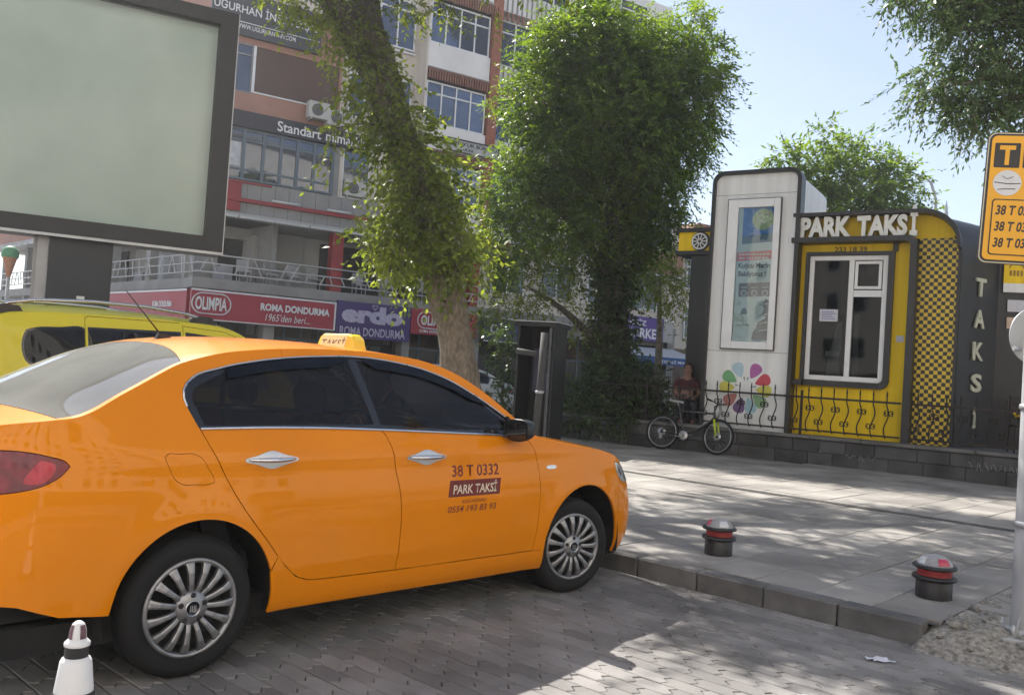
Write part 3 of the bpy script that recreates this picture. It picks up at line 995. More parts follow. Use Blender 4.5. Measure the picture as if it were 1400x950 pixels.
def wallbox(x0, x1, y0, y1, z0, z1, m, name='wall', par=None):
    return MB().box(x0, x1, y0, y1, z0, z1).build(name, m, par or blk_)


def window(x, z, w, h, cols=2, y=0.0, fr=None, par=None, transom=0.0, t=.055, back=M_cur, colw=None, name='window', depth=.10, open_=None):
    """window > pane (each its own), with frame bars, standing in a shallow reveal in front of a curtain"""
    fr = fr or M_wfr
    par = par or blk_
    b = MB()
    y0, y1 = y - .05, y + .03
    b.box(x, x + t, y0, y1, z, z + h).box(x + w - t, x + w, y0, y1, z, z + h).box(x + t, x + w - t, y0, y1, z, z + t).box(x + t, x + w - t, y0, y1, z + h - t, z + h)
    xs = [x + t * .5 + (w - t) * k / cols for k in range(cols + 1)]
    for k in range(1, cols): b.box(xs[k] - t / 2, xs[k] + t / 2, y0 + .004, y1, z + t, z + h - t)
    if transom: b.box(x + t, x + w - t, y0 + .006, y1, z + h - transom - t / 2, z + h - transom + t / 2)
    f = b.build(name, fr, par)
    for k in range(cols):
        xa, xb = xs[k] + t / 2, xs[k + 1] - t / 2
        if transom:
            MB().box(xa, xb, y - .012, y - .004, z + t, z + h - transom - t / 2).build('pane', M_wgl, f)
            MB().box(xa, xb, y - .012, y - .004, z + h - transom + t / 2, z + h - t).build('pane', M_wgl, f)
        else:
            MB().box(xa, xb, y - .012, y - .004, z + t, z + h - t).build('pane', M_wgl, f)
    MB().box(x + .01, x + w - .01, y + .06, y + .07, z + .01, z + h - .01).build('curtain', back, f)
    return f


# core: everything behind the front skins
wallbox(-.1, UE, 2.4, DEP, 0, 7.4, M_conc, 'core')
wallbox(-.1, 18.9, 2.4, DEP, 7.4, TOPZ, M_conc, 'core')
wallbox(-.1, UE, -.05, 2.4, 5.95, TOPZ, M_conc, 'upper_core') if False else None
# ---- ground floor: recessed shop fronts, columns between
for (a, b) in ((-.1, .25), (2.1, 2.45), (4.3, 4.6), (7.1, 7.4), (9.9, 10.3), (13.3, 13.7), (16.6, 17.0), (19.8, 20.2)):
    wallbox(a, b, .0, .5, 0, GH, M_conc, 'column')
M_shop = mat('shop_dark', (.05, .045, .042), .6, var=.35, scale=1.5)
M_shop2 = mat('shop_warm', (.16, .11, .08), .7, var=.4, scale=1.2)
for k, (a, b) in enumerate(((.25, 2.1), (2.45, 4.3), (4.6, 7.1), (7.4, 9.9), (10.3, 13.3), (13.7, 16.6), (17.0, 19.8))):
    wallbox(a - .2, b + .2, 1.9, 2.39, 0, GH, M_shop2 if k % 2 else M_shop, 'shop_interior')
    f = MB()
    for q in np.linspace(a, b, 4): f.box(q - .03, q + .03, .9, .96, 0, GH)
    f.box(a, b, .9, .96, 2.0, 2.08)
    ff_ = f.build('shop_front', M_bfr if k % 2 else M_dk, blk_)
    for q0, q1 in zip(np.linspace(a, b, 4)[:-1], np.linspace(a, b, 4)[1:]):
        MB().box(q0 + .03, q1 - .03, .925, .933, .0, 2.0).build('pane', M_clear, ff_)
    r_ = random.Random(k)
    for q in range(3):
        xx = a + .25 + q * (b - a) / 3
        MB().box(xx, xx + .5, 1.4, 1.85, 0, r_.uniform(1.0, 1.9)).build('shop_cabinet', mat('cab%d' % (q % 3), [(.30, .28, .27), (.12, .05, .05), (.2, .2, .24)][q % 3], .5, var=.3, scale=3), blk_)
wallbox(-.1, UE, .25, 2.4, GH - .5, GH - .02, M_conc, 'shop_ceiling')
# ---- terrace floor slab and terrace storey (set back, open front)
wallbox(-.3, 10.2, -.12, 2.4, GH, 3.75, M_conc, 'terrace_slab')
wallbox(10.2, UE, -.05, 2.4, GH, 3.75, M_conc, 'floor_slab')
# terrace back wall with openings
M_lgrey = mat('terrace_wall', (.46, .45, .43), .9, var=.1, scale=1.0)
tb_ = MB()
tb_.box(-.1, .95, 2.0, 2.39, 3.75, 5.75).box(2.62, 3.9, 2.0, 2.39, 3.75, 5.75).box(.95, 2.62, 2.0, 2.39, 5.35, 5.75).box(3.9, 10.2, 2.2, 2.39, 3.75, 5.75)
tb_.build('terrace_wall', M_lgrey, blk_)
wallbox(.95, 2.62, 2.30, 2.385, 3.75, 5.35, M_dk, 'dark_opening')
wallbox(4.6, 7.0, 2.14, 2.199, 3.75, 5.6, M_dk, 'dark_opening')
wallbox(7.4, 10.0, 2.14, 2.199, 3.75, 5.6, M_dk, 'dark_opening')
wallbox(-.1, 10.2, -.05, 2.4, 5.80, 5.95, M_lgrey, 'soffit')
for k in range(9):
    MB().box(-.25 + k * 1.18, -.25 + k * 1.18 + 1.15, -.42, -.06, 5.74, 5.82).build('canopy_panel', mat('canopy_pale', (.55, .55, .545), .5, var=.08), blk_)
for (a, b) in ((4.22, 4.62), (9.7, 10.05)):
    wallbox(a, b, -.10, .3, 3.75, 5.74, M_redst, 'red_column')
# terrace rail: three tubes with slanting struts
rl = empty('terrace_rail', (0, 0, 0)); rl.parent = blk_
for z in (4.50, 4.21, 3.93):
    MB().tube([(-.22, -.16, z), (10.1, -.16, z)], .026, 6).build('rail_tube', M_rail, rl)
r_ = random.Random(21)
u = -.1
while u < 10:
    s_ = r_.choice((-.3, .3, -.22, .25, .06))
    zt_ = r_.choice((4.5, 4.5, 4.21))
    MB().bar((u + s_ * (zt_ - 3.9) / .6, -.16, zt_), (u, -.16, 3.92), .035, .03).build('rail_strut', M_rail, rl)
    u += r_.uniform(.28, .62)
# terrace furniture
M_chair = mat('cafe_chair', (.42, .42, .43), .6, var=.15)
for u, nth in zip((1.3, 2.2, 3.0, 3.7, 5.4, 6.6, 8.0), ('first', 'second', 'third', 'fourth', 'fifth', 'sixth', 'seventh')):
    c = MB().box(u, u + .42, .5, .9, 4.12, 4.17).box(u, u + .42, .88, .92, 4.17, 4.55)
    for dx in (.02, .38):
        for dy in (.52, .88): c.box(u + dx, u + dx + .03, dy, dy + .03, 3.75, 4.12)
    tag(inst('cafe_chair', c.mesh('cafe_chair', M_chair, True), None, BO, (0, 0, BA)), 'pale cafe chair behind the terrace rail, %s counted from the building corner' % nth, 'chair', 'cafe chairs on the terrace')
# ---- cladding band above the terrace
wallbox(-.15, 5.9, .02, 2.4, 5.95, 7.0, M_conc, 'band_backing')
for k in range(13):
    MB().box(-.15 + k * .46 + .006, -.15 + (k + 1) * .46 - .006, -.03, .02, 5.95, 7.0).build('cladding_panel', M_clad, blk_)
MB().box(-.2, 5.6, -.17, -.03, 6.30, 6.42).build('red_beam', M_redst, blk_)
MB().box(.32, 1.02, -.12, -.03, 6.0, 6.9).build('red_panel', M_redst, blk_)
MB().box(-.2, 2.0, -.10, -.03, 6.92, 6.98).build('red_trim', M_redst, blk_)
for a, b in ((2.0, 2.95), (3.9, 4.75), (6.0, 6.8)):
    MB().tube([(a, -.22, 6.47), (b, -.22, 6.47)], .035, 8).build('tube_lamp', mat('tube_white', (.7, .7, .7), .4), blk_)
# ---- office windows
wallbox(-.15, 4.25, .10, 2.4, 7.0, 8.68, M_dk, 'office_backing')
xs = [.42, .96, 1.10, 1.68, 2.22, 2.80, 3.34, 3.42, 4.02]
of = MB()
for q in (.42, 1.02, 1.66, 2.24, 2.80, 3.38, 4.04): of.box(q - .05, q + .05, -.06, .05, 7.02, 8.68)
for q in (7.02, 7.33, 8.27, 8.62): of.box(.37, 4.09, -.055, .05, q, q + .065)
of_ = of.build('office_window', M_bfr, blk_)
for a, b in zip((.42, 1.02, 1.66, 2.24, 2.80, 3.38), (1.02, 1.66, 2.24, 2.80, 3.38, 4.04)):
    for z0, z1 in ((7.085, 7.33), (7.395, 8.27), (8.335, 8.62)):
        MB().box(a + .05, b - .05, -.02, -.012, z0, z1).build('pane', M_wgl, of_)
    MB().box(a + .05, b - .05, .06, .07, 7.1, 8.6).build('blind', M_cur, of_)
MB().box(.55, .92, -.03, -.022, 7.45, 8.22).build('window_poster', mat('poster_pale', (.5, .52, .54), .5, var=.2), of_)
wallbox(-.2, .36, .0, 2.4, 7.0, 9.0, M_conc)
wallbox(4.10, 4.30, .0, 2.4, 7.0, 8.68, M_conc)
# ---- salmon upper part
sal = MB()
sal.box(-.2, 4.16, 0, 2.4, 9.0, 9.90).box(-.2, .44, 0, 2.4, 9.90, 11.42).box(4.08, 4.16, 0, 2.4, 9.90, 11.42).box(-.2, 4.16, 0, 2.4, 11.55, 13.05).box(.44, 4.08, .0, 2.4, 11.42, 11.55)
sal.build('salmon_wall', M_salm, blk_)
MB().box(1.20, 4.08, .06, 2.4, 9.93, 11.42).build('brown_panel', M_brown, blk_)
MB().box(1.12, 1.20, -.05, .1, 9.90, 11.42).box(1.20, 3.0, -.04, .1, 9.89, 9.935).build('white_strip', M_wfr, blk_)
window(.44, 9.85, .68, 1.58, 1, .04, mat('window_grey', (.22, .22, .25), .5), transom=.35)
wallbox(-.2, 4.16, 0, 2.4, 13.05, 13.35, M_beige)
for k in range(4): window(-.1 + k * 1.05, 13.35, 1.0, 1.5, 2, .05, M_wfr, transom=.4)
wallbox(-.2, 4.16, .12, 2.4, 13.35, 14.9, M_beige)
wallbox(-.2, 4.16, 0, 2.4, 14.9, TOPZ, M_salm)
# ---- beige bay 4.16 - 7.05
be = MB()
be.box(4.30, 4.42, .02, 2.4, 7.0, 8.85).box(5.45, 7.05, .02, 2.4, 5.95, 9.9).box(4.16, 5.45, .02, 2.4, 8.85, 9.9)
be.box(4.16, 7.05, .12, 2.4, 9.9, TOPZ)
be.build('bay_wall', M_beige, blk_)
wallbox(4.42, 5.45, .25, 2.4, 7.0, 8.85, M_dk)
window(4.42, 7.02, 1.03, 1.80, 1, .10, M_wfr, transom=.0)
for z in (10.15, 13.0, 15.9):
    window(4.45, z - .3, .62, 1.55, 1, .06, M_wfr)
    window(5.42, z - .35, 1.40, 1.75, 2, .06, M_wfr, transom=.35)
MB().box(5.38, 6.86, -.02, .12, 12.52, 12.58).build('sill', M_wfr, blk_)
# ---- projecting balcony bay 7.1 - 9.68
SF = 2.9
M_bay = [M_white_r, M_beige]
for k in range(4):
    zf = 3.75 + .0 + k * SF          # parapet bottoms follow the storeys
for k, zp in enumerate((6.30, 9.20, 12.10, 15.0)):
    wallbox(7.12, 9.66, -.55, 2.4, zp, zp + .88, M_white_r, 'balcony_parapet')
    wallbox(7.12, 9.66, .0, 2.4, zp + .88, zp + SF, M_beige, 'bay_back')
    window(7.16, zp + .90, 2.46, 1.52, 4, -.42, M_wfr, transom=.42)
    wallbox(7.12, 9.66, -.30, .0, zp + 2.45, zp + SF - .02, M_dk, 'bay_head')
    sl = MB()
    for q in range(24):
        MB().box(7.16 + q * .104, 7.16 + q * .104 + .058, -.62, -.56, zp - .42, zp - .03).build('slat', M_slat if k else M_slat, blk_) if k > 0 else None
    MB().box(7.12, 9.66, -.60, -.45, zp - .06, zp - .001).build('parapet_foot', M_conc, blk_)
wallbox(7.12, 9.66, .0, 2.4, 5.95, 6.30, M_beige)
wallbox(9.68, 10.06, -.62, 2.4, 5.95, TOPZ, M_brick, 'brick_column')
wallbox(7.05, 7.12, -.55, 2.4, 5.95, TOPZ, M_beige, 'bay_cheek')
# ---- bay 10.06 - 13.5 and the rest, mostly behind the trees
for k, zp in enumerate((6.30, 9.20, 12.10, 15.0)):
    wallbox(10.08, 13.4, -.35, 2.4, zp, zp + .80, M_white_r, 'balcony_parapet')
    for q in range(15): MB().box(10.12 + q * .22, 10.12 + q * .22 + .05, -.40, -.36, zp + .02, zp + .82).build('slat', M_conc, blk_)
    wallbox(10.08, 13.4, .1, 2.4, zp + .80, zp + SF, M_beige, 'bay_back')
    window(10.10, zp + .82, 1.5, 1.75, 2, -.25, M_wfr, transom=.45)
    window(11.75, zp + .82, 1.5, 1.75, 2, -.25, M_wfr, transom=.45)
    for q in range(14): MB().box(10.12 + q * .23, 10.12 + q * .23 + .10, -.40, -.36, zp - .36, zp - .02).build('slat', M_slat, blk_)
    wallbox(13.4, UE if k == 0 else 18.9, -.02, 2.4, zp - .3, zp + SF - .3 - (1.8 if False else 0), M_white_r if k % 2 else M_beige, 'bay_back')
    for q in range(3 if k == 0 else 2): window(13.9 + q * 2.1, zp + .75, 1.5, 1.5, 2, -.04, M_wfr, transom=.4)
wallbox(10.06, UE, .0, 2.4, 3.75, 6.3, M_beige)
for q in range(4): window(10.6 + q * 2.3, 4.4, 1.5, 1.4, 2, -.03, M_wfr, transom=.4)
# salmon balcony above the market
wallbox(17.45, 19.75, -.75, .0, 5.92, 6.84, M_salm, 'salmon_balcony')
MB().box(17.40, 19.80, -.8, .0, 5.84, 5.918).build('balcony_slab', M_white_r, blk_)
for q in range(14): MB().box(17.5 + q * .165, 17.5 + q * .165 + .03, -.72, -.69, 6.84, 7.05).build('slat', M_conc, blk_)

# ---- lower house next door, to the right of the block
nb = empty('neighbour_house', BO, BA, 'low beige house beyond the market, seen between the dense tree and the tower', 'building')
MB().box(20.3, 36, .3, 9, 0, 7.6).build('wall', M_beige, nb)
MB().prism([(20.1, 7.6), (36.2, 7.6), (35.0, 8.6), (21.3, 8.6)], .1, 9.2, 'y').build('roof', mat('roof_tile', (.30, .17, .12), .9, var=.25, scale=6), nb)
MB().box(20.3, 36, .15, .29, 0, 2.9).build('shop_front', M_shop2, nb)
for q in range(6):
    for z in (3.4, 5.6): window(20.9 + q * 2.4, z, 1.3, 1.4, 2, .26, M_wfr, nb, transom=.4)
# ---- the wing that runs back along the side street
wa = R(102.5)
wing = empty('side_wing', (0, 0, 0), wa); wing.parent = blk_
def wbox(x0, x1, y0, y1, z0, z1, m, name='wall'):
    return MB().box(x0, x1, y0, y1, z0, z1).build(name, m, wing)
wbox(.05, 24, -2.6, -2.4, 0, 16, M_conc, 'wing_core')
wbox(.05, 24, -2.4, .10, GH, 3.75, M_conc, 'wing_slab')
wbox(.05, 24, -2.4, .0, 5.8, 6.0, M_lgrey, 'wing_soffit')
wbox(.05, 24, -2.4, .0, 6.0, 16, M_salm, 'wing_upper')
for q in range(7):
    wbox(.6 + q * 3.4, .95 + q * 3.4, -.3, .0, 0, 5.8, M_conc, 'wing_column')
    f = MB().box(1.2 + q * 3.4, 3.4 + q * 3.4, .0, .04, 6.6, 8.2).build('wing_window', M_wfr, wing)
    MB().box(1.3 + q * 3.4, 3.3 + q * 3.4, .041, .046, 6.7, 8.1).build('pane', M_wgl, f)
for z in (4.50, 4.21, 3.93):
    MB().tube([(.1, .14, z), (23.8, .14, z)], .026, 6).build('rail_tube', M_rail, wing)
u = .3
while u < 23.5:
    s_ = r_.choice((-.25, .25, .1)); MB().bar((u + s_, .14, 4.5), (u, .14, 3.92), .035, .03).build('rail_strut', M_rail, wing)
    u += r_.uniform(.35, .8)
for q in range(10):
    wbox(1.0 + q * 2.2, 2.3 + q * 2.2, -2.39, -2.3, 3.75, 5.5, M_dk if q % 2 else M_lgrey, 'terrace_back')
    wbox(.7 + q * 2.2, 1.5 + q * 2.2, -1.4, -1.1, 3.75, 4.3 + .3 * (q % 3), M_chair, 'terrace_seat')
gl_ = MB()
for q in range(12): gl_.box(12.0 + q * .8, 12.6 + q * .8, -.2, .5, 5.62 + .0 * q, 5.68)
gl_.build('canopy_slats', mat('canopy_pale', (.55, .55, .545), .5), wing)

# ================================================================ shop signs and things hung on the front
def sign_board(name, u0, u1, z0, z1, y, m, label, depth=.14, frame=None, par_rot=None):
    s = empty(name, BO + Vector((math.cos(BA) * u0 - math.sin(BA) * y, math.sin(BA) * u0 + math.cos(BA) * y, z0)), BA, label, 'sign')
    MB().box(0, u1 - u0, -depth, 0, 0, z1 - z0).build('board', m, s)
    if frame:
        b = MB(); t = .055; w, h = u1 - u0, z1 - z0
        b.box(0, w, -depth - .02, -depth - .002, h - t, h).box(0, w, -depth - .02, -depth - .002, 0, t * .6).box(w - t, w, -depth - .02, -depth - .002, t * .6, h - t)
        b.build('sign_frame', frame, s)
    return s, u1 - u0, z1 - z0


M_sred = mat('sign_red', (.36, .022, .045), .5, var=.10, scale=.8)
M_spur = mat('sign_purple', (.055, .028, .16), .5, var=.08, scale=.8)
M_stxt = mat('sign_text_white', (.78, .77, .78), .5, var=.05)
s1, w, h = sign_board('shop_sign', -.32, 4.43, 2.41, 3.37, -.14, M_sred, 'long red ice cream sign with white border under the terrace', .14, M_stxt)
text_fit('ROMA DONDURMA', 2.35, .24, M_stxt, 'lettering', s1, (3.35, -.165, .46), offset=.04)
text_fit("1965'den beri...", 1.5, .24, M_stxt, 'lettering', s1, (3.1, -.165, .14), shear=.25)
def pill(x0, x1, z0, z1, r, par, y=-.163, lw=.022):
    P = rrect(x0, x1, z0, z1, r, 8)
    MB().tube([(a, y, b) for a, b in P], lw, 4, True).build('oval_ring', M_stxt, par, fix=False)
pill(.03, 1.22, .20, .84, .31, s1)
text_fit('OLIMPIA', .98, .42, M_stxt, 'lettering', s1, (.62, -.165, .31), offset=.03)
s2, w, h = sign_board('shop_sign', 4.46, 7.24, 2.22, 3.46, -.16, M_spur, 'purple ice cream sign with big pale rounded letters', .14)
text_fit('erdo', 2.3, .62, mat('erdo_lilac', (.50, .46, .62), .5), 'lettering', s2, (1.32, -.165, .52), offset=.06)
text_fit('ROMA DONDURMA', 2.45, .30, mat('erdo_lilac', (.50, .46, .62), .5), 'lettering', s2, (1.36, -.165, .08), offset=.02)
hm = MB().tube([(1.38 + .10 * math.sin(t) ** 3 * 1.0, -.165, 1.12 + .08 * math.cos(t) - .03 * math.cos(2 * t)) for t in np.linspace(0, 2 * math.pi, 24, endpoint=False)], .014, 4, True)
hm.build('heart_mark', mat('erdo_lilac', (.50, .46, .62), .5), s2, fix=False)
s3, w, h = sign_board('shop_sign', 7.27, 9.98, 2.55, 3.46, -.14, M_sred, 'shorter red ice cream sign partly behind the leaning tree trunk', .14)
pill(.25, 1.7, .22, .80, .28, s3); text_fit('OLIMPIA', 1.2, .36, M_stxt, 'lettering', s3, (.98, -.165, .33), offset=.03)
text_fit('ROMA DONDURMA', 1.1, .11, M_stxt, 'lettering', s3, (.9, -.165, .06), offset=.02)
s4, w, h = sign_board('shop_sign', 10.3, 13.2, 2.50, 3.44, -.14, mat('sign_navy', (.03, .035, .10), .5), 'dark blue shop sign half hidden behind the telephone cabinet', .14, M_stxt)
text_fit('O', .34, .4, M_stxt, 'lettering', s4, (.45, -.165, .28), offset=.02)
# red sign round the corner on the wing
s5 = empty('shop_sign', BO, BA + wa, 'red ice cream sign running round the corner along the wing', 'sign')
MB().box(.35, 7.3, .13, .27, 2.41, 3.37).build('board', M_sred, s5)
MB().box(.35, 7.3, .272, .285, 3.31, 3.37).build('sign_frame', M_stxt, s5)
text_fit('ROMA DONDURMA', 1.5, .2, M_stxt, 'lettering', s5, (2.1, .287, 2.80), (R(90), 0, R(180)), offset=.03)
s6, w, h = sign_board('office_sign', .40, 5.22, 8.70, 9.22, -.06, mat('sign_charcoal', (.028, .026, .038), .5, var=.1), 'charcoal architect office sign with pale letters above the office windows', .12)
text_fit('Standart', 1.5, .34, M_stxt, 'lettering', s6, (2.36, -.135, .08), offset=.015, center=True)
text_fit('mimarlık', 1.45, .34, M_stxt, 'lettering', s6, (4.0, -.135, .08), offset=.015)
s7, w, h = sign_board('office_sign', -.32, 3.28, 11.62, 12.98, -.06, mat('sign_slate', (.045, .05, .062), .5, var=.1, scale=.8), 'slate builder sign with white capitals high on the salmon wall', .12)
text_fit('UĞURHAN İNŞ.LTD.ŞTİ.', 3.5, .42, M_stxt, 'lettering', s7, (1.80, -.128, .62), offset=.008)
text_fit('WWW.UGURHANYAPI.COM', 1.95, .15, M_stxt, 'lettering', s7, (1.75, -.128, .20), offset=.008)
MB().box(.30, 3.55, -.135, -.121, .40, .422).build('rule_line', M_stxt, s7)
s8, w, h = sign_board('office_sign', 8.0, 10.2, 9.22, 9.70, -.66, mat('sign_grey', (.46, .46, .45), .6), 'pale law office board with dark letters beside the brick column', .05, M_kblk)
text_fit('HUKUK BÜROSU', 1.75, .16, M_sblk0 if 'M_sblk0' in globals() else mat('ink_black', (.03, .035, .04), .5), 'lettering', s8, (1.22, -.056, .25), offset=.03)
text_fit('UCAR', .45, .11, mat('ink_black', (.03, .035, .04), .5), 'lettering', s8, (.9, -.056, .08), offset=.03)
# market sign, side box, awning
s9, w, h = sign_board('shop_sign', 16.95, 19.15, 3.08, 4.08, -.25, mat('sign_violet', (.10, .05, .27), .5, var=.06), 'violet market sign with white serif capitals above the awning', .16)
text_fit('DENİZ', 1.2, .30, M_stxt, 'lettering', s9, (.62, -.166, .62), offset=.02)
text_fit('MARKET', 2.0, .42, M_stxt, 'lettering', s9, (1.12, -.166, .10), offset=.03)
bx = empty('sign_box', BO + Vector((math.cos(BA) * 19.15 + math.sin(BA) * .3, math.sin(BA) * 19.15 - math.cos(BA) * .3, 3.1)), BA, 'narrow grey metal box at the end of the violet market sign', 'box')
MB().box(0, .65, 0, .3, 0, .95).build('box_body', M_lgrey, bx); MB().box(.0, .66, -.02, -.001, .90, .97).build('box_lip', M_wfr, bx)
aw = empty('awning', BO + Vector((math.cos(BA) * 16.9, math.sin(BA) * 16.9, 2.1)), BA, 'white market awning with a blue lettered valance', 'awning')
MB().add([(0, -.25, .72), (3.0, -.25, .72), (3.55, -1.35, .32), (-.1, -1.35, .32)], [(0, 1, 2, 3)]).add([(0, -.25, .70), (-.1, -1.35, .30), (3.55, -1.35, .30), (3.0, -.25, .70)], [(0, 1, 2, 3)]).build('canvas', mat('awning_white', (.58, .58, .60), .8, var=.08), aw, fix=False)
MB().box(-.1, 3.55, -1.37, -1.352, .0, .32).build('valance', mat('awning_blue', (.035, .10, .30), .7, var=.08), aw)
text_fit('DENİZ MARKET', 1.9, .16, M_stxt, 'lettering', aw, (2.35, -1.374, .08), offset=.02)
for q in (.0, 3.4): MB().tube([(q, -1.33, .3), (q, -.2, .1)], .02, 6).build('awning_arm', M_rail, aw)
# air conditioners
def aircon(u, z, label, y=-.42):
    a = empty('air_conditioner', BO + Vector((math.cos(BA) * u - math.sin(BA) * y, math.sin(BA) * u + math.cos(BA) * y, z)), BA, label, 'air conditioner', 'air conditioner outdoor units on the front')
    MB().box(0, .80, 0, .32, 0, .56, .02).build('casing', mat('aircon_cream', (.52, .51, .48), .5, var=.06), a)
    MB().lathe([(.21, -.004), (.21, -.002)], 24, 'y', (.30, 0, .28)).build('fan_opening', M_dk, a, fix=False)
    g = MB()
    for k in range(1, 5): g.tube([(.30 + .05 * k * math.cos(t * math.pi / 10), -.01, .28 + .05 * k * math.sin(t * math.pi / 10)) for t in range(20)], .005, 4, True)
    g.build('fan_guard', M_wfr, a, fix=False)
    MB().box(.08, .12, .0, .42, -.06, -.002).box(.68, .72, .0, .42, -.06, -.002).build('bracket', M_galv0 if 'M_galv0' in globals() else M_rail, a)
aircon(2.95, 9.42, 'cream air conditioner unit above the architect office sign')
aircon(3.62, 9.30, 'second cream air conditioner unit right of its twin above the office sign')
aircon(4.52, 7.10, 'air conditioner unit standing in the white framed window niche', -.10)
# ice cream cone figure at the left end of the terrace
ic = empty('ice_cream_figure', (-15.55, 27.0, 2.9), 0, 'big ice cream cone figure with green scoop on a stand', 'figure')
MB().tube([(0, 0, -2.9), (0, 0, .4)], .06, 8).build('stand', M_lgrey, ic)
MB().lathe([(.03, .3), (.19, .95), (.22, 1.0)], 20).build('wafer_cone', mat('wafer', (.42, .20, .11), .7, var=.15, scale=12), ic, fix=False)
MB().lathe([(.23, 1.0), (.25, 1.08), (.24, 1.18), (.19, 1.28), (.1, 1.35), (1e-4, 1.37)], 20, cap=False).build('scoop', mat('mint', (.10, .28, .14), .6, var=.2), ic, fix=False)

# ================================================================ unseen houses added behind the viewer to bounce sunlight into the shade
M_cream_r = mat('cream_render', (.76, .70, .60), .9, var=.08, scale=.6)
def house(x0, x1, h, m, label):
    a_ = R(12)
    o = empty('added_house', (math.sin(a_) * 11 + math.cos(a_) * x0, -math.cos(a_) * 11 + math.sin(a_) * x0, 0), a_, label, 'building')
    L = x1 - x0
    MB().box(0, L, -9, 0, 0, h).build('wall', m, o)
    MB().box(-.2, L + .2, -9.2, .3, h, h + .35).build('roof', M_conc, o)
    k = 0
    for z in np.arange(3.6, h - 2, 3.0):
        for x in np.arange(1.2, L - 2, 3.0):
            w_ = MB().box(x, x + 1.4, .0, .05, z, z + 1.5).build('window', M_wfr, o)
            MB().box(x + .08, x + 1.32, .051, .056, z + .08, z + 1.42).build('pane', M_wgl, w_)
    MB().box(.6, L - .6, .0, .04, 0, 2.7).build('shop_front', M_shop2, o)
house(-40, -17, 20, M_cream_r, 'unseen cream house added behind the viewer for bounce light, leftmost of three')
house(-16.9, 6, 22, M_white_r, 'unseen white house added behind the viewer for bounce light, between two cream ones')
house(6.1, 40, 20, M_cream_r, 'unseen cream house added behind the viewer for bounce light, rightmost of three')
# ================================================================ car bodies
def pchip(xs, ys):
    xs = np.array(xs, float); ys = np.array(ys, float)
    h = np.diff(xs); d = np.diff(ys) / h
    m = np.zeros(len(xs))
    m[0], m[-1] = d[0], d[-1]
    for i in range(1, len(xs) - 1):
        # mild (non monotone) average keeps curves round
        m[i] = (d[i - 1] * h[i] + d[i] * h[i - 1]) / (h[i] + h[i - 1])
    def f(x):
        x = np.clip(x, xs[0], xs[-1])
        i = np.clip(np.searchsorted(xs, x) - 1, 0, len(h) - 1)
        t = (x - xs[i]) / h[i]
        return ((1 + 2 * t) * (1 - t) ** 2 * ys[i] + t * (1 - t) ** 2 * h[i] * m[i] + t * t * (3 - 2 * t) * ys[i + 1] + t * t * (t - 1) * h[i] * m[i + 1])
    return f


def densify(poly, step):
    out = []
    n = len(poly)
    for i in range(n):
        a, b = np.array(poly[i], float), np.array(poly[(i + 1) % n], float)
        k = max(1, int(math.ceil(np.linalg.norm(b - a) / step)))
        for j in range(k): out.append(tuple(a + (b - a) * j / k))
    return out


def curve_pts(pts, n):
    """smooth open curve through points"""
    P = [np.array(p, float) for p in pts]
    t = [0]
    for a, b in zip(P, P[1:]): t.append(t[-1] + np.linalg.norm(b - a))
    fx, fy = pchip(t, [p[0] for p in P]), pchip(t, [p[1] for p in P])
    return [(float(fx(s)), float(fy(s))) for s in np.linspace(0, t[-1], n)]


def inside(poly, x, y):
    c = False
    n = len(poly)
    j = n - 1
    for i in range(n):
        xi, yi = poly[i]; xj, yj = poly[j]
        if (yi > y) != (yj > y) and x < (xj - xi) * (y - yi) / (yj - yi) + xi: c = not c
        j = i
    return c


def inside_many(poly, X, Z):
    c = np.zeros(len(X), bool)
    P = np.array(poly, float)
    Q = np.roll(P, 1, axis=0)
    for (xi, yi), (xj, yj) in zip(P, Q):
        if yi == yj: continue
        c ^= ((yi > Z) != (yj > Z)) & (X < (xj - xi) * (Z - yi) / (yj - yi) + xi)
    return c


def shrink(poly, d):
    """move every edge inward by d (poly any winding)"""
    A = sum(poly[i][0] * poly[(i + 1) % len(poly)][1] - poly[(i + 1) % len(poly)][0] * poly[i][1] for i in range(len(poly)))
    s = 1 if A > 0 else -1
    out = []
    n = len(poly)
    for i in range(n):
        p0, p1, p2 = np.array(poly[i - 1]), np.array(poly[i]), np.array(poly[(i + 1) % n])
        e1 = p1 - p0; e2 = p2 - p1
        e1 = e1 / (np.linalg.norm(e1) + 1e-9); e2 = e2 / (np.linalg.norm(e2) + 1e-9)
        n1 = s * np.array([-e1[1], e1[0]]); n2 = s * np.array([-e2[1], e2[0]])
        m = n1 + n2
        L = np.linalg.norm(m)
        m = m / L if L > 1e-6 else n1
        k = d / max(.35, float(m @ n1))
        out.append(tuple(p1 + m * k))
    return out


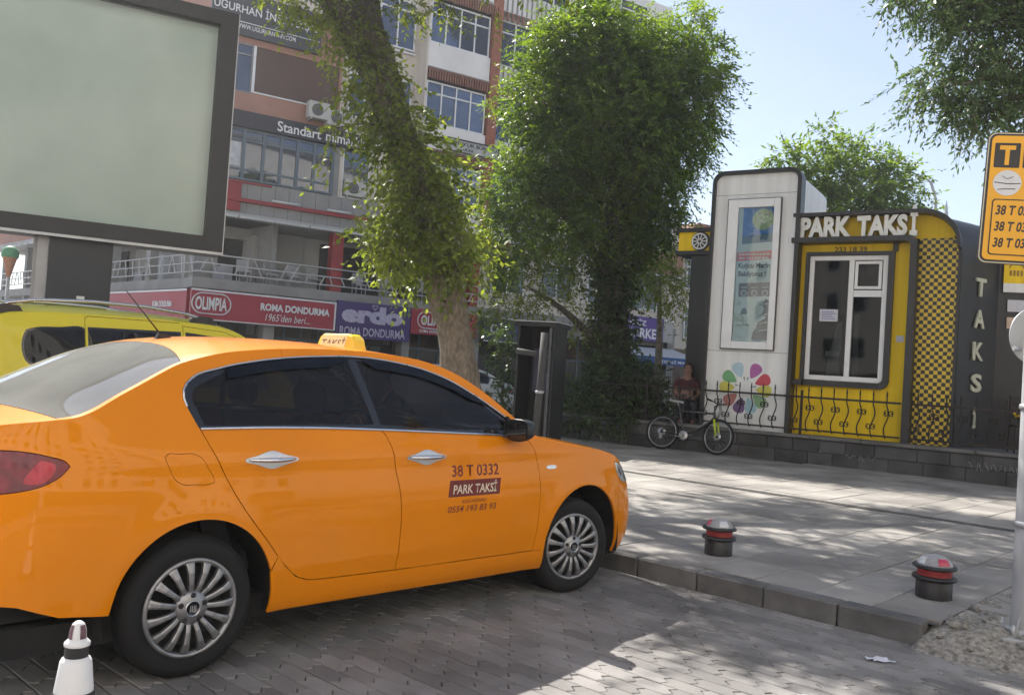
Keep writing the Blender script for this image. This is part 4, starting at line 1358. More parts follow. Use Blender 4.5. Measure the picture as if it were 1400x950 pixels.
class Body:
    """A car body: plan outline, side section, edge line and centre line -> panels cut to their real outlines."""
    def __init__(s, plan, inset_side, inset_front, inset_rear, ze, zc, x_fr, x_rr, p=2.5, crease=None):
        P = np.array(curve_pts(plan, 500))
        t = np.concatenate([[0], np.cumsum(np.linalg.norm(np.diff(P, axis=0), axis=1))])
        xm = .5 * (plan[0][0] + plan[-1][0])
        k = int(np.argmin(abs(P[:, 0] - xm)))
        s.A = t - t[k] + P[k, 0]
        s.P = P
        T = np.gradient(P, s.A, axis=0)
        T /= np.linalg.norm(T, axis=1)[:, None]
        s.N = np.stack([T[:, 1], -T[:, 0]], 1)       # outward (y negative side)
        s.ins, s.inf, s.inr = pchip(*inset_side), pchip(*inset_front), pchip(*inset_rear)
        s.ze, s.zc, s.x_fr, s.x_rr, s.p = pchip(*ze), pchip(*zc), x_fr, x_rr, p
        s.crease = crease
        xs = s.P[:, 0]
        s._ax = lambda x: float(np.interp(x, xs, s.A))
        s.E = np.array([s.side(a, float(s.ze(np.interp(a, s.A, xs))))[:3] for a in s.A])

    def ax(s, x): return s._ax(x)

    def inset(s, a, z):
        x = np.interp(a, s.A, s.P[:, 0])
        i = s.ins(z)
        wf = np.clip((x - s.x_fr) / .38, 0, 1); wr = np.clip((s.x_rr - x) / .38, 0, 1)
        wf = wf * wf * (3 - 2 * wf); wr = wr * wr * (3 - 2 * wr)
        i = i * (1 - wf - wr) + s.inf(z) * wf + s.inr(z) * wr
        if s.crease: i = i - s.crease(x, z)
        return i

    def sides(s, a, z, off=0.0):
        a, z = np.asarray(a, float), np.asarray(z, float)
        q = np.stack([np.interp(a, s.A, s.P[:, 0]), np.interp(a, s.A, s.P[:, 1])], 1)
        n = np.stack([np.interp(a, s.A, s.N[:, 0]), np.interp(a, s.A, s.N[:, 1])], 1)
        n /= np.linalg.norm(n, axis=1)[:, None]
        q = q - n * (s.inset(a, z) - off)[:, None]
        return np.concatenate([q, z[:, None]], 1)

    def nsides(s, a, z):
        a, z = np.asarray(a, float), np.asarray(z, float)
        da = s.sides(a + .03, z) - s.sides(a - .03, z); dz = s.sides(a, z + .014) - s.sides(a, z - .014)
        n = np.cross(da, dz)
        return n / (np.linalg.norm(n, axis=1)[:, None] + 1e-12)

    def side(s, a, z, off=0.0):
        q = np.array([np.interp(a, s.A, s.P[:, 0]), np.interp(a, s.A, s.P[:, 1])])
        n = np.array([np.interp(a, s.A, s.N[:, 0]), np.interp(a, s.A, s.N[:, 1])])
        n = n / np.linalg.norm(n)
        q = q - n * (s.inset(a, z) - off)
        return np.array([q[0], q[1], z])

    def nside(s, a, z):
        e = .03
        da = s.side(a + e, z) - s.side(a - e, z); e = .014; dz = s.side(a, z + e) - s.side(a, z - e)
        n = np.cross(da, dz)
        return n / (np.linalg.norm(n) + 1e-12)

    def top(s, x, v, off=0.0):
        """x along, v -1 (right side) .. 1"""
        Ex = s.E[:, 0]
        y = np.interp(x, Ex, s.E[:, 1]); z0 = np.interp(x, Ex, s.E[:, 2])
        z = z0 + (max(float(s.zc(x)), z0) - z0) * (1 - abs(v) ** s.p)
        return np.array([x, -v * y if v > 0 else -v * y, z + off]) if False else np.array([x, y * -v, z + off])

    def ntop(s, x, v):
        e = .006
        v = max(-.99, min(.99, v))
        du = s.top(x + e, v) - s.top(x - e, v); dv = s.top(x, v + .01) - s.top(x, v - .01)
        n = np.cross(du, dv)
        n = n / (np.linalg.norm(n) + 1e-12)
        return n if n[2] > 0 else -n

    # ---- a side panel cut out of the side surface
    def panel(s, name, outline, m, parent, holes=(), gap=.003, off=0.0, flange=.014, step=.032, mirror=True, conv=True, thick=True):
        f = (lambda p: (s.ax(p[0]), p[1])) if conv else (lambda p: tuple(p))
        out = densify(shrink([f(p) for p in outline], gap), step * .6)
        hl = [densify(shrink([f(p) for p in h], -gap), step * .5) for h in holes]
        pts = list(out)
        edges = [(i, (i + 1) % len(out)) for i in range(len(out))]
        loops = [list(range(len(out)))]
        for h in hl:
            k = len(pts)
            pts += h
            edges += [(k + i, k + (i + 1) % len(h)) for i in range(len(h))]
            loops.append(list(range(k, k + len(h))))
        xs = [p[0] for p in out]; zs = [p[1] for p in out]
        gx = np.arange(min(xs) + step / 2, max(xs), step * .87)
        gz = np.arange(min(zs) + step / 2, max(zs), step)
        if len(gx) and len(gz):
            GX = np.repeat(gx, len(gz)); GZ = np.tile(gz, len(gx)) + np.repeat((np.arange(len(gx)) % 2) * step / 2, len(gz))
            ok = inside_many(out, GX, GZ)
            for h in hl: ok &= ~inside_many(h, GX, GZ)
            GX, GZ = GX[ok], GZ[ok]
            Bp = np.array(pts)
            if len(GX):
                d = ((GX[:, None] - Bp[None, :, 0]) ** 2 + (GZ[:, None] - Bp[None, :, 1]) ** 2).min(1)
                pts += [(float(a_), float(b_)) for a_, b_ in zip(GX[d > (step * .45) ** 2], GZ[d > (step * .45) ** 2])]
        vv, _, ff, ov, _, _ = delaunay_2d_cdt([Vector(p) for p in pts], edges, [], 0, 1e-6)
        vv = [tuple(v) for v in vv]
        av, zv = np.array([v[0] for v in vv]), np.array([v[1] for v in vv])
        CX = np.array([sum(vv[i][0] for i in t) / len(t) for t in ff]); CZ = np.array([sum(vv[i][1] for i in t) / len(t) for t in ff])
        ok = inside_many(out, CX, CZ)
        for h in hl: ok &= ~inside_many(h, CX, CZ)
        tris = [tuple(t) for t, k_ in zip(ff, ok) if k_]
        V = list(s.sides(av, zv, off))
        N = list(s.nsides(av, zv))
        Fs = []
        for t in tris:
            a, b, c = (V[i] for i in t[:3])
            n = np.cross(b - a, c - a)
            Fs.append(t if n @ N[t[0]] > 0 else t[::-1])
        smooth = [True] * len(Fs)
        if flange > 0:
            for lp in [out] + hl:
                k = len(V)
                n = len(lp)
                la, lz = [q[0] for q in lp], [q[1] for q in lp]
                pp, nn = s.sides(la, lz, off), s.nsides(la, lz)
                V += list(pp) + list(pp - nn * flange); N += list(nn) + list(nn)
                for i in range(n):
                    Fs.append((k + i, k + (i + 1) % n, k + n + (i + 1) % n, k + n + i)); smooth.append(False)
        res = []
        for sgn in ((1, -1) if mirror else (1,)):
            W = [(p[0], p[1] * sgn, p[2]) for p in V]
            G = Fs if sgn > 0 else [t[::-1] for t in Fs]
            me = bpy.data.meshes.new(name); me.from_pydata(W, [], G)
            me.polygons.foreach_set('use_smooth', smooth)
            me.materials.append(m)
            nr = [(q[0], q[1] * sgn, q[2]) for q in N]
            ln = []
            for pl in me.polygons:
                for vi in pl.vertices:
                    ln.append(nr[vi] if pl.use_smooth else tuple(pl.normal))
            me.normals_split_custom_set(ln)
            res.append(inst(name, me, parent))
        return res

    # ---- a panel of the top surface between two cross lines x0(v), x1(v)
    def toppanel(s, name, x0, x1, m, parent, v0=-1.0, v1=1.0, nx=24, nv=28, off=0.0, flange=.012, gap=.002):
        V, N, Fs = [], [], []
        for i in range(nx + 1):
            for j in range(nv + 1):
                v = v0 + (v1 - v0) * j / nv
                a, b = x0(v) + gap, x1(v) - gap
                x = a + (b - a) * i / nx
                V.append(s.top(x, v, off)); N.append(s.ntop(x, v))
        for i in range(nx):
            for j in range(nv):
                q = i * (nv + 1) + j
                t = (q, q + 1, q + nv + 2, q + nv + 1)
                n = np.cross(V[t[1]] - V[t[0]], V[t[2]] - V[t[0]])
                Fs.append(t if n[2] > 0 else t[::-1])
        smooth = [True] * len(Fs)
        rim = [j for j in range(nv + 1)] + [i * (nv + 1) + nv for i in range(1, nx + 1)] + [nx * (nv + 1) + j for j in range(nv - 1, -1, -1)] + [i * (nv + 1) for i in range(nx - 1, 0, -1)]
        if flange > 0:
            k = len(V)
            n = len(rim)
            V += [V[i].copy() for i in rim] + [V[i] - N[i] * flange for i in rim]
            N += [N[i] for i in rim] * 2
            for i in range(n):
                Fs.append((k + i, k + (i + 1) % n, k + n + (i + 1) % n, k + n + i)); smooth.append(False)
        me = bpy.data.meshes.new(name); me.from_pydata([tuple(p) for p in V], [], Fs)
        me.polygons.foreach_set('use_smooth', smooth)
        me.materials.append(m)
        ln = []
        for pl in me.polygons:
            for vi in pl.vertices: ln.append(tuple(N[vi]) if pl.use_smooth else tuple(pl.normal))
        me.normals_split_custom_set(ln)
        return inst(name, me, parent)

    def strip(s, name, pts, m, parent, r=.006, off=.004, mirror=True, n=6, squash=1.0):
        """trim running over the side surface"""
        for sgn in ((1, -1) if mirror else (1,)):
            P = []
            for x, z in pts:
                a = s.ax(x)
                q = s.side(a, z, off)
                P.append((q[0], q[1] * sgn, q[2]))
            MB().tube(P, r, n).build(name, m, parent, fix=False)

    def decal(s, name, me, m, parent, x, z, off=.0016, mirror=True):
        """flat print laid on the side: mesh x,y -> along the car, up"""
        me2 = me.copy()
        for v in me2.vertices:
            q = s.side(s.ax(x + v.co.x), z + v.co.y, off)
            v.co = (q[0], q[1], q[2])
        me2.materials.clear(); me2.materials.append(m)
        return inst(name, me2, parent)


def arc(cx, cz, r, a0, a1, n, sz=1.0):
    return [(cx + r * math.cos(R(a0 + (a1 - a0) * i / (n - 1))), cz + sz * r * math.sin(R(a0 + (a1 - a0) * i / (n - 1)))) for i in range(n)]


# ---------------------------------------------------------------- car materials
def paint(name, rgb, flake=0.0):
    m = mat(name, rgb, 0.5, 0.0, var=0.03, scale=2.0, coat=0.75, spec=0.05, rvar=0.05)
    b = m.node_tree.nodes['Principled BSDF']
    b.inputs['Coat IOR'].default_value = 1.42
    # thin film of dust, thicker in patches
    nt = m.node_tree; n, l = nt.nodes, nt.links
    tc = n.new('ShaderNodeTexCoord'); nz = n.new('ShaderNodeTexNoise'); nz.inputs['Scale'].default_value = 3.0; nz.inputs['Detail'].default_value = 8
    l.new(tc.outputs['Object'], nz.inputs['Vector'])
    mr = n.new('ShaderNodeMapRange'); mr.inputs['From Min'].default_value = .35; mr.inputs['From Max'].default_value = .75
    mr.inputs['To Min'].default_value = 0.02; mr.inputs['To Max'].default_value = 0.09
    l.new(nz.outputs['Fac'], mr.inputs['Value']); l.new(mr.outputs[0], b.inputs['Coat Roughness'])
    return m


M_taxi = paint('taxi_paint', (0.76, 0.235, 0.001))
M_van = paint('van_paint', (0.60, 0.55, 0.04))
M_white_car = paint('white_paint', (0.62, 0.63, 0.64))
M_blk = mat('black_plastic', (0.018, 0.018, 0.02), 0.45, var=0.2, scale=20)
M_gloss_blk = mat('gloss_black', (0.012, 0.012, 0.014), 0.12, var=0.1, coat=0.6)
M_under = mat('underbody', (0.012, 0.012, 0.012), 0.9, var=0.3)
M_rubber = mat('tyre_rubber', (0.007, 0.007, 0.0073), 0.85, var=0.25, scale=12, bump=0.15, bscale=80)
M_chrome = mat('chrome', (0.72, 0.73, 0.75), 0.12, 1.0, var=0.03)
M_satin = mat('satin_chrome', (0.55, 0.56, 0.58), 0.28, 1.0, var=0.05)
M_rim = mat('rim_silver', (0.31, 0.31, 0.315), 0.38, 0.75, var=0.12, scale=25, rvar=0.2)
M_rim_dark = mat('rim_dark', (0.03, 0.03, 0.031), 0.6, 0.3, var=0.2)  # dark tone of the rim well and lug covers
M_tint = glass_mat('tinted_glass', (0.17, 0.16, 0.172), ior=1.36, dust=.02)
M_screen = glass_mat('screen_glass', (0.35, 0.38, 0.38), ior=1.5)
M_rear_gl = glass_mat('rear_glass', (0.10, 0.11, 0.11), ior=1.5, dust=.30)
M_seat = mat('seat_cloth', (0.05, 0.05, 0.055), 0.9, var=0.2, scale=30, bump=0.2)
M_tail = mat('tail_red', (0.17, 0.008, 0.016), 0.3, var=0.35, scale=18, coat=0.35)
M_tail2 = mat('tail_red_bright', (0.42, 0.012, 0.03), 0.3, var=0.25, scale=18, coat=0.4)
M_lens = mat('clear_lens', (0.75, 0.76, 0.77), 0.08, 0.3, var=0.2, scale=22, coat=1.0)
M_maroon = mat('maroon_print', (0.16, 0.018, 0.012), 0.5, var=0.1)
M_cream = mat('cream_print', (0.74, 0.62, 0.48), 0.5, var=0.08)
M_roofsign = mat('roof_sign_yellow', (0.80, 0.58, 0.02), 0.3, var=0.06, coat=0.5)
M_roofsign_face = mat('roof_sign_face', (0.74, 0.62, 0.30), 0.4, var=0.08)


def wheel_parts(parent, x, y, steer=0.0, side=-1, r=.308, rim=.213, name='wheel', full=True, width=.20, spokes=15):
    """wheel > tyre, rim, spokes...; axle along y; side -1 = outer face towards -y"""
    w = empty(name, (x, y, r), steer)
    w.parent = parent
    prof = [(rim - .012, -width + .012), (rim + .01, -width), (rim + .05, -width - .006), (r - .035, -width - .004), (r - .012, -width + .012), (r, -width + .035),
            (r, -.038), (r - .010, -.014), (r - .032, .004), (rim + .045, .008), (rim + .012, .002), (rim - .004, -.008)]
    if side < 0: prof = [(a, -b) for a, b in prof]
    t = MB().lathe(prof, 64, 'y', cap=False)
    # tread grooves
    for k, yy in enumerate((-.06, -.10, -.14)):
        yy = yy if side > 0 else -yy
        t.tube([((r + .0005) * math.cos(q * math.pi / 24), yy, (r + .0005) * math.sin(q * math.pi / 24)) for q in range(48)], .003, 4, True)
    t.build('tyre', M_rubber, w, fix=False)
    sg = 1 if side > 0 else -1
    # barrel and dish behind the spokes
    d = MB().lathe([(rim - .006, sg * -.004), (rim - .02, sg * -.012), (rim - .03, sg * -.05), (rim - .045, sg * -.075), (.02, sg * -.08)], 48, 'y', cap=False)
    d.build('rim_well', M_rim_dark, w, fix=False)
    lip = MB().lathe([(rim + .004, sg * -.006), (rim + .004, sg * .004), (rim - .004, sg * .009), (rim - .016, sg * .004), (rim - .020, sg * -.010)], 64, 'y', cap=False)
    lip.build('rim', M_rim, w, fix=False)
    if full:
        sp = MB()
        for k in range(spokes):
            t0 = 2 * math.pi * k / spokes
            for (ra, wa, ya, rb, wb, yb) in ((.058, .0105, .004, .105, .0112, .017), (.105, .0112, .017, .155, .0135, .019), (.155, .0135, .019, .192, .0185, .010), (.192, .0185, .010, rim - .008, .027, .002)):
                pts = []
                for (rr, ww, yy) in ((ra, wa, ya), (rb, wb, yb)):
                    for (e, dy) in ((-1, -.022), (-1, -.003), (-.45, .0), (.45, .0), (1, -.003), (1, -.022)):
                        a_ = rr; b_ = ww * e
                        pts.append((a_ * math.cos(t0) - b_ * math.sin(t0), sg * (yy + dy), a_ * math.sin(t0) + b_ * math.cos(t0)))
                sp.add(pts, [(i, i + 1, 7 + i, 6 + i) for i in range(5)])
        sp.build('spokes', M_rim, w)
        hub = MB().lathe([(.075, sg * -.03), (.078, sg * .0), (.066, sg * .012), (.04, sg * .016), (.036, sg * .017)], 40, 'y', cap=False)
        hub.build('hub', M_rim, w, fix=False)
        MB().lathe([(.036, sg * .017), (.030, sg * .019), (.030, sg * .0185), (1e-4, sg * .0185)], 32, 'y', cap=False).build('hub_cap', M_gloss_blk, w, fix=False)
        cap = MB().lathe([(.0365, sg * .016), (.0345, sg * .0215), (.031, sg * .0215), (.029, sg * .018)], 32, 'y', cap=False)
        # emblem: a shield disc with upright strokes
        for dx in (-.012, -.004, .004, .012):
            cap.box(dx - .0018, dx + .0018, sg * .018, sg * .0205, -.013, .013)
        cap.build('emblem_ring', M_satin, w)
        for k in range(5):
            t0 = 2 * math.pi * (k + .25) / 5
            MB().lathe([(.0125, sg * -.01), (.0125, sg * .0145), (.009, sg * .0165), (1e-4, sg * .0165)], 12, 'y', (.056 * math.cos(t0), 0, .056 * math.sin(t0)), cap=False).build('lug_cover', M_rim_dark, w, fix=False)
    else:
        MB().lathe([(rim - .01, sg * -.01), (.12, sg * .012), (.05, sg * .016), (1e-4, sg * .016)], 32, 'y', cap=False).build('wheel_cover', M_rim, w, fix=False)
    return w


def make_seat(parent, x, y, w=.48, m=None, rear=False):
    s_ = MB()
    m = m or M_seat
    yy0, yy1 = y - w / 2, y + w / 2
    s_.box(x - .05, x + .48, yy0, yy1, .34, .52, .05)
    # leaning back
    s_.prism([(x - .02, .45), (x - .24, 1.08), (x - .12, 1.10), (x + .10, .48)], yy0 + .01, yy1 - .01, 'y')
    o = s_.build('seat', m, parent)
    n = 2 if rear else 1
    for k in range(n):
        yc = y + ((k - .5) * .7 if rear else 0)
        h = MB().box(-.055, .045, -.13, .13, 0, .19, .045)
        h.build('headrest', m, parent, (x - .21, yc, 1.12), (0, R(-12), 0))
    return o


# ================================================================ the orange taxi
taxi = empty('taxi', st(0, .87, 0), TH, 'shiny orange taxi sedan with black tinted windows, parked nose to the kerb', 'taxi')
ins_s = ([.12, .17, .2, .25, .30, .335, .36, .45, .6, .75, .85, .90, .93, 1.0, 1.06, 1.12, 1.3, 1.5, 1.6],
         [.10, .075, .055, .030, .020, .017, .016, .010, .0, .001, .008, .0165, .021, .038, .06, .083, .1637, .277, .345])
ins_f = ([.12, .2, .3, .45, .6, .7, .8, .9, 1.05], [.13, .07, .02, .0, .012, .035, .085, .16, .30])
ins_r = ([.12, .25, .33, .45, .6, .7, .8, .9, 1.0, 1.06, 1.12, 1.3], [.10, .06, .02, .0, .0, .006, .022, .040, .055, .072, .12, .30])
plan = [(-.985, 0), (-.982, -.25), (-.955, -.50), (-.90, -.68), (-.82, -.775), (-.70, -.84), (-.50, -.878), (-.25, -.890), (0, -.893), (.8, -.893), (1.8, -.893), (2.4, -.893), (2.7, -.891), (2.95, -.882),
        (3.12, -.872), (3.26, -.845), (3.385, -.785), (3.475, -.665), (3.535, -.39), (3.56, 0)]
ze = ([-1.0, -.95, -.85, -.72, -.60, -.52, -.466, -.336, -.187, -.05, .06, .18, .35, .6, .9, 1.2, 1.46, 1.64, 1.81, 2.044, 2.16, 2.25, 2.4, 2.64, 2.8, 2.95, 3.07, 3.16, 3.26, 3.4, 3.54],
      [1.03, 1.055, 1.085, 1.105, 1.118, 1.130, 1.150, 1.220, 1.299, 1.366, 1.400, 1.428, 1.452, 1.473, 1.484, 1.478, 1.452, 1.405, 1.327, 1.172, 1.088, 1.035, 1.008, .975, .952, .926, .893, .855, .812, .77, .745])
zc = ([-1.0, -.97, -.93, -.85, -.72, -.60, -.4, -.2, -.05, .08, .25, .5, .8, 1.1, 1.32, 1.5, 1.7, 2.0, 2.25, 2.36, 2.5, 2.75, 3.0, 3.2, 3.35, 3.46, 3.54],
      [1.045, 1.085, 1.105, 1.112, 1.125, 1.150, 1.252, 1.350, 1.418, 1.462, 1.492, 1.512, 1.520, 1.512, 1.492, 1.455, 1.378, 1.228, 1.095, 1.040, 1.020, .995, .962, .918, .868, .805, .745])


def taxi_crease(x, z):
    # shoulder line through the handles, fading at both ends, and a swage low on the doors
    zs = .955 + .0 * x
    e = np.exp(-((x - 1.2) / 1.5) ** 4)
    s1 = .009 * np.exp(-((z - zs) / .06) ** 2) * e
    s2 = -.006 * np.exp(-((z - .86) / .08) ** 2) * e
    zl = .43 + .012 * (x - .5)
    s3 = .007 * np.exp(-((z - zl) / .075) ** 2) * np.clip((x - .2) / .4, 0, 1) * np.clip((2.5 - x) / .4, 0, 1)
    # flared arches
    fl = 0.0
    for cx in (0.0, 2.705):
        d = np.hypot(x - cx, (z - .315))
        fl = fl + .012 * np.exp(-((d - .385) / .075) ** 2)
    return s1 + s2 + s3 + fl


B = Body(plan, ins_s, ins_f, ins_r, ze, zc, 3.05, -.62, p=2.4, crease=taxi_crease)
xf_end = 3.53
# outlines in side view (x forward from the rear axle, z up)
b_cut = curve_pts([(1.036, 1.076), (1.065, 1.01), (1.097, .878), (1.135, .72), (1.147, .60), (1.146, .45), (1.139, .338)], 22)
r_cut = curve_pts([(.004, 1.083), (.055, .985), (.196, .746), (.342, .567), (.455, .437), (.52, .381), (.58, .359), (.66, .350)], 26)
f_cut = curve_pts([(2.10, 1.040), (2.165, 1.005), (2.21, .94), (2.245, .837), (2.262, .724), (2.266, .60), (2.262, .495), (2.236, .326)], 22)
belt = curve_pts([(.004, 1.083), (.30, 1.087), (.65, 1.085), (1.036, 1.074), (1.5, 1.057), (1.962, 1.039), (2.10, 1.034)], 40)
dlo_top = curve_pts([(.004, 1.083), (-.030, 1.15), (-.055, 1.215), (-.048, 1.262), (-.008, 1.303), (.143, 1.356), (.344, 1.398), (.558, 1.427), (.739, 1.442), (.938, 1.452), (1.074, 1.449), (1.247, 1.434), (1.426, 1.405), (1.603, 1.353), (1.779, 1.272), (1.965, 1.168), (2.10, 1.072), (2.118, 1.045), (2.10, 1.034)], 70)
i_b = min(range(len(belt)), key=lambda i: abs(belt[i][0] - 1.036))
belt_r, belt_f = belt[:i_b + 1], belt[i_b:]
door_bot_r = [(.66, .350), (.9, .344), (1.139, .338)]
# rear wheel arch and front arch
arch_r = arc(.015, .315, .372, -14, 194, 40, 1.02)
arch_f = arc(2.735, .315, .392, -14, 194, 40, 1.01)
B.panel('rear_door', belt_r + b_cut[1:] + door_bot_r[::-1][1:] + r_cut[::-1][1:-1], M_taxi, taxi)
fd = B.panel('front_door', belt_f + f_cut[1:] + [(2.0, .328), (1.6, .332), (1.139, .338)] + b_cut[::-1][1:-1], M_taxi, taxi)
# sill
a0 = [p for p in arch_r if p[1] < .36 and p[0] > .2]
sill_top = [(.40, .352 + .12)]
sill_poly = [(2.353, .2), (2.343, .26), (2.339, .322)] + [(2.236, .324), (2.0, .326), (1.6, .330), (1.139, .336), (.9, .342), (.66, .348), (.58, .357)] + [(.52, .379), (.455, .435), (.405, .49)] + \
            [(.372, .42), (.386, .34), (.388, .28), (.385, .226), (.7, .222), (1.2, .215), (1.8, .205)]
B.panel('sill', sill_poly, M_taxi, taxi, gap=.0006)
# quarter panel with fuel flap opening and tail lamp opening
fuel = curve_pts([(-.168, .965), (-.16, .977), (-.10, .980), (-.035, .979), (-.010, .968), (.030, .915), (.060, .868), (.062, .855), (.045, .849), (-.03, .848), (-.085, .851), (-.115, .868), (-.145, .915), (-.168, .965)], 40)[:-1]
tail = curve_pts([(-.549, .940), (-.575, .908), (-.64, .868), (-.72, .845), (-.84, .828)], 16)
tail_top = curve_pts([(-.84, .999), (-.72, .996), (-.62, .977), (-.56, .955), (-.549, .940)], 16)
QR = -.84
ze_pts = lambda x0, x1, n: [(x, float(B.ze(x))) for x in np.linspace(x0, x1, n)]
quarter = [(QR, .42), (QR, .828)] + tail[::-1][1:] + tail_top[::-1][1:] + [(QR, .999)] + ze_pts(QR, -.06, 34) + ze_pts(-.05, .50, 20)[1:]
dl = [p for p in dlo_top if p[0] < .50 and p[1] > 1.084]
dl_r = sorted([p for p in dl if p[1] > 1.30 and p[0] > -.02], key=lambda p: -p[0]) + sorted([p for p in dl if not (p[1] > 1.30 and p[0] > -.02)], key=lambda p: -p[1])
arch_rq = [p for p in arch_r if p[0] < .40]
quarter += [(.50, 1.419)] + dl_r + [(.004, 1.083)] + r_cut[1:-6] + [(.405, .492)] + [p for p in arch_r if p[1] > .42] + [(-.362, .33), (-.55, .345), (-.70, .40)]
# drop near duplicate points
def clean(poly, e=.003):
    out = []
    for p in poly:
        if not out or math.hypot(p[0] - out[-1][0], p[1] - out[-1][1]) > e: out.append(p)
    return out


quarter = clean(quarter)
B.panel('quarter_panel', quarter, M_taxi, taxi, holes=[fuel], gap=.0015)
B.panel('fuel_flap', fuel, M_taxi, taxi, gap=.001)
tail_poly = clean([(QR, .828)] + tail[::-1] + tail_top[::-1][1:] + [(QR, .999)])
for o in B.panel('tail_lamp', tail_poly, M_tail, taxi, gap=.002, off=.004):
    pass
tb = clean(curve_pts([(-.655, .965), (-.60, .945), (-.615, .90), (-.67, .872), (-.71, .880), (-.685, .93), (-.655, .965)], 20)[:-1])
B.panel('lamp_segment', tb, M_tail2, taxi, gap=0, off=.0062, flange=0)
# rear end beyond the quarter: bumper and tail, in the unrolled outline
aq, ae = B.ax(QR), B.A[0] + .002
rear_low = [(aq, .42), (aq, .828), (ae, .80), (ae, .30), (ae + .5, .33)]
B.panel('rear_bumper', rear_low, M_taxi, taxi, conv=False)
B.panel('tail_lamp', [(aq, .828), (aq, .999), (ae + .55, .995), (ae + .5, .84)], M_tail, taxi, conv=False)
B.panel('trunk_face', [(ae + .55, .995), (aq, .999)] + [(B.ax(x), float(B.ze(x))) for x in np.linspace(QR, -.96, 8)] + [(ae, 1.04), (ae, .80), (ae + .5, .837)], M_taxi, taxi, conv=False)
# front fender, bumper, head lamp
FX = 3.13
head = [(3.060, .852), (3.085, .785), (3.135, .735), (3.20, .705), (3.30, .70), (3.38, .72), (3.38, .775), (3.25, .808), (3.13, .842)]
hp = curve_pts(head + [head[0]], 34)[:-1]
fender_top = [(x, float(B.ze(x))) for x in np.linspace(2.118, FX, 26)]
arch_ff = [p for p in arch_f if p[1] > .33]
fender = clean([(2.10, 1.034)] + fender_top + [(FX, .842)] + [(3.060, .852), (3.085, .785), (FX, .74), (FX, .33)] + arch_ff + [(2.343, .322)] + f_cut[::-1][:-1])
B.panel('front_fender', fender, M_taxi, taxi, gap=.0015)
aF = B.ax(FX)
aE = B.A[-1] - .002
hx = [(B.ax(x), z) for x, z in hp]
B.panel('front_bumper', [(aF, .22), (aF, .74), (B.ax(3.137), .735), (B.ax(3.20), .705), (B.ax(3.30), .70), (B.ax(3.38), .72), (B.ax(3.38), .775), (B.ax(3.25), .808), (aF, .842)] + [(B.ax(x), float(B.ze(x))) for x in np.linspace(FX, 3.45, 10)] + [(aE, .745), (aE, .19), (B.ax(3.3), .2)], M_taxi, taxi, conv=False)
B.panel('head_lamp', hp, M_lens, taxi, gap=.002, off=.003)
B.panel('lamp_bezel', [(3.11, .81), (3.13, .775), (3.16, .745), (3.175, .752), (3.15, .785), (3.13, .812)], M_gloss_blk, taxi, off=.0045, flange=0)
B.panel('grille', [(aE - .55, .32), (aE - .5, .5), (aE, .52), (aE, .3)], M_blk, taxi, conv=False, off=.006)
# roof side, above the windows
rs = [(x, float(B.ze(x))) for x in np.linspace(.50, 2.118, 50)]
dt = sorted([p for p in dlo_top if p[0] > .50 and p[1] > 1.04], key=lambda p: -p[0])
B.panel('roof_rail', clean([(.50, 1.4195)] + rs + dt), M_taxi, taxi, gap=.0004)
# window area: black pillar sheet, panes, trims, rain visors
dlo = clean(dlo_top[:-1] + belt[::-1][:-1])
B.panel('window_surround', dlo, M_gloss_blk, taxi, gap=.001, off=-.006, flange=.006, holes=[
    clean([(.03, 1.10), (-.015, 1.215), (.0, 1.262), (.16, 1.335), (.36, 1.376), (.56, 1.404), (.76, 1.419), (.90, 1.425), (.985, 1.105), (.6, 1.105)]),
    clean([(1.03, 1.10), (.955, 1.428), (1.07, 1.426), (1.24, 1.411), (1.42, 1.382), (1.59, 1.330), (1.765, 1.25), (1.94, 1.147), (2.02, 1.065), (1.5, 1.08)])])
B.panel('rear_window', clean([(.03, 1.10), (-.015, 1.215), (.0, 1.262), (.16, 1.335), (.36, 1.376), (.56, 1.404), (.76, 1.419), (.90, 1.425), (.985, 1.105), (.6, 1.105)]), M_tint, taxi, gap=-.004, off=-.0065, flange=0)
B.panel('front_window', clean([(1.03, 1.10), (.955, 1.428), (1.07, 1.426), (1.24, 1.411), (1.42, 1.382), (1.59, 1.330), (1.765, 1.25), (1.94, 1.147), (2.02, 1.065), (1.5, 1.08)]), M_tint, taxi, gap=-.004, off=-.0065, flange=0)
B.strip('window_trim', [(x, z + .003) for x, z in belt], M_chrome, taxi, r=.007, off=.004)
B.strip('window_trim', [p for p in dlo_top[3:-4]], M_satin, taxi, r=.0055, off=.002)
M_visor = glass_mat('smoked_visor', (0.02, 0.02, 0.022), ior=1.45)
tp = [p for p in dlo_top[12:] if p[0] < 1.9 and p[1] > 1.15 and p[0] > .05]
for x0, x1 in ((.08, .93), (.965, 1.88)):
    up = [p for p in tp if x0 <= p[0] <= x1]
    lo = [(x, z - .055 * min(1, 1 * (x1 - x) / .18 + .1, (x - x0) / .12 + .15)) for x, z in up]
    B.panel('rain_visor', clean([(x, z - .006) for x, z in up] + lo[::-1]), M_visor, taxi, gap=0, off=.010, flange=.008)
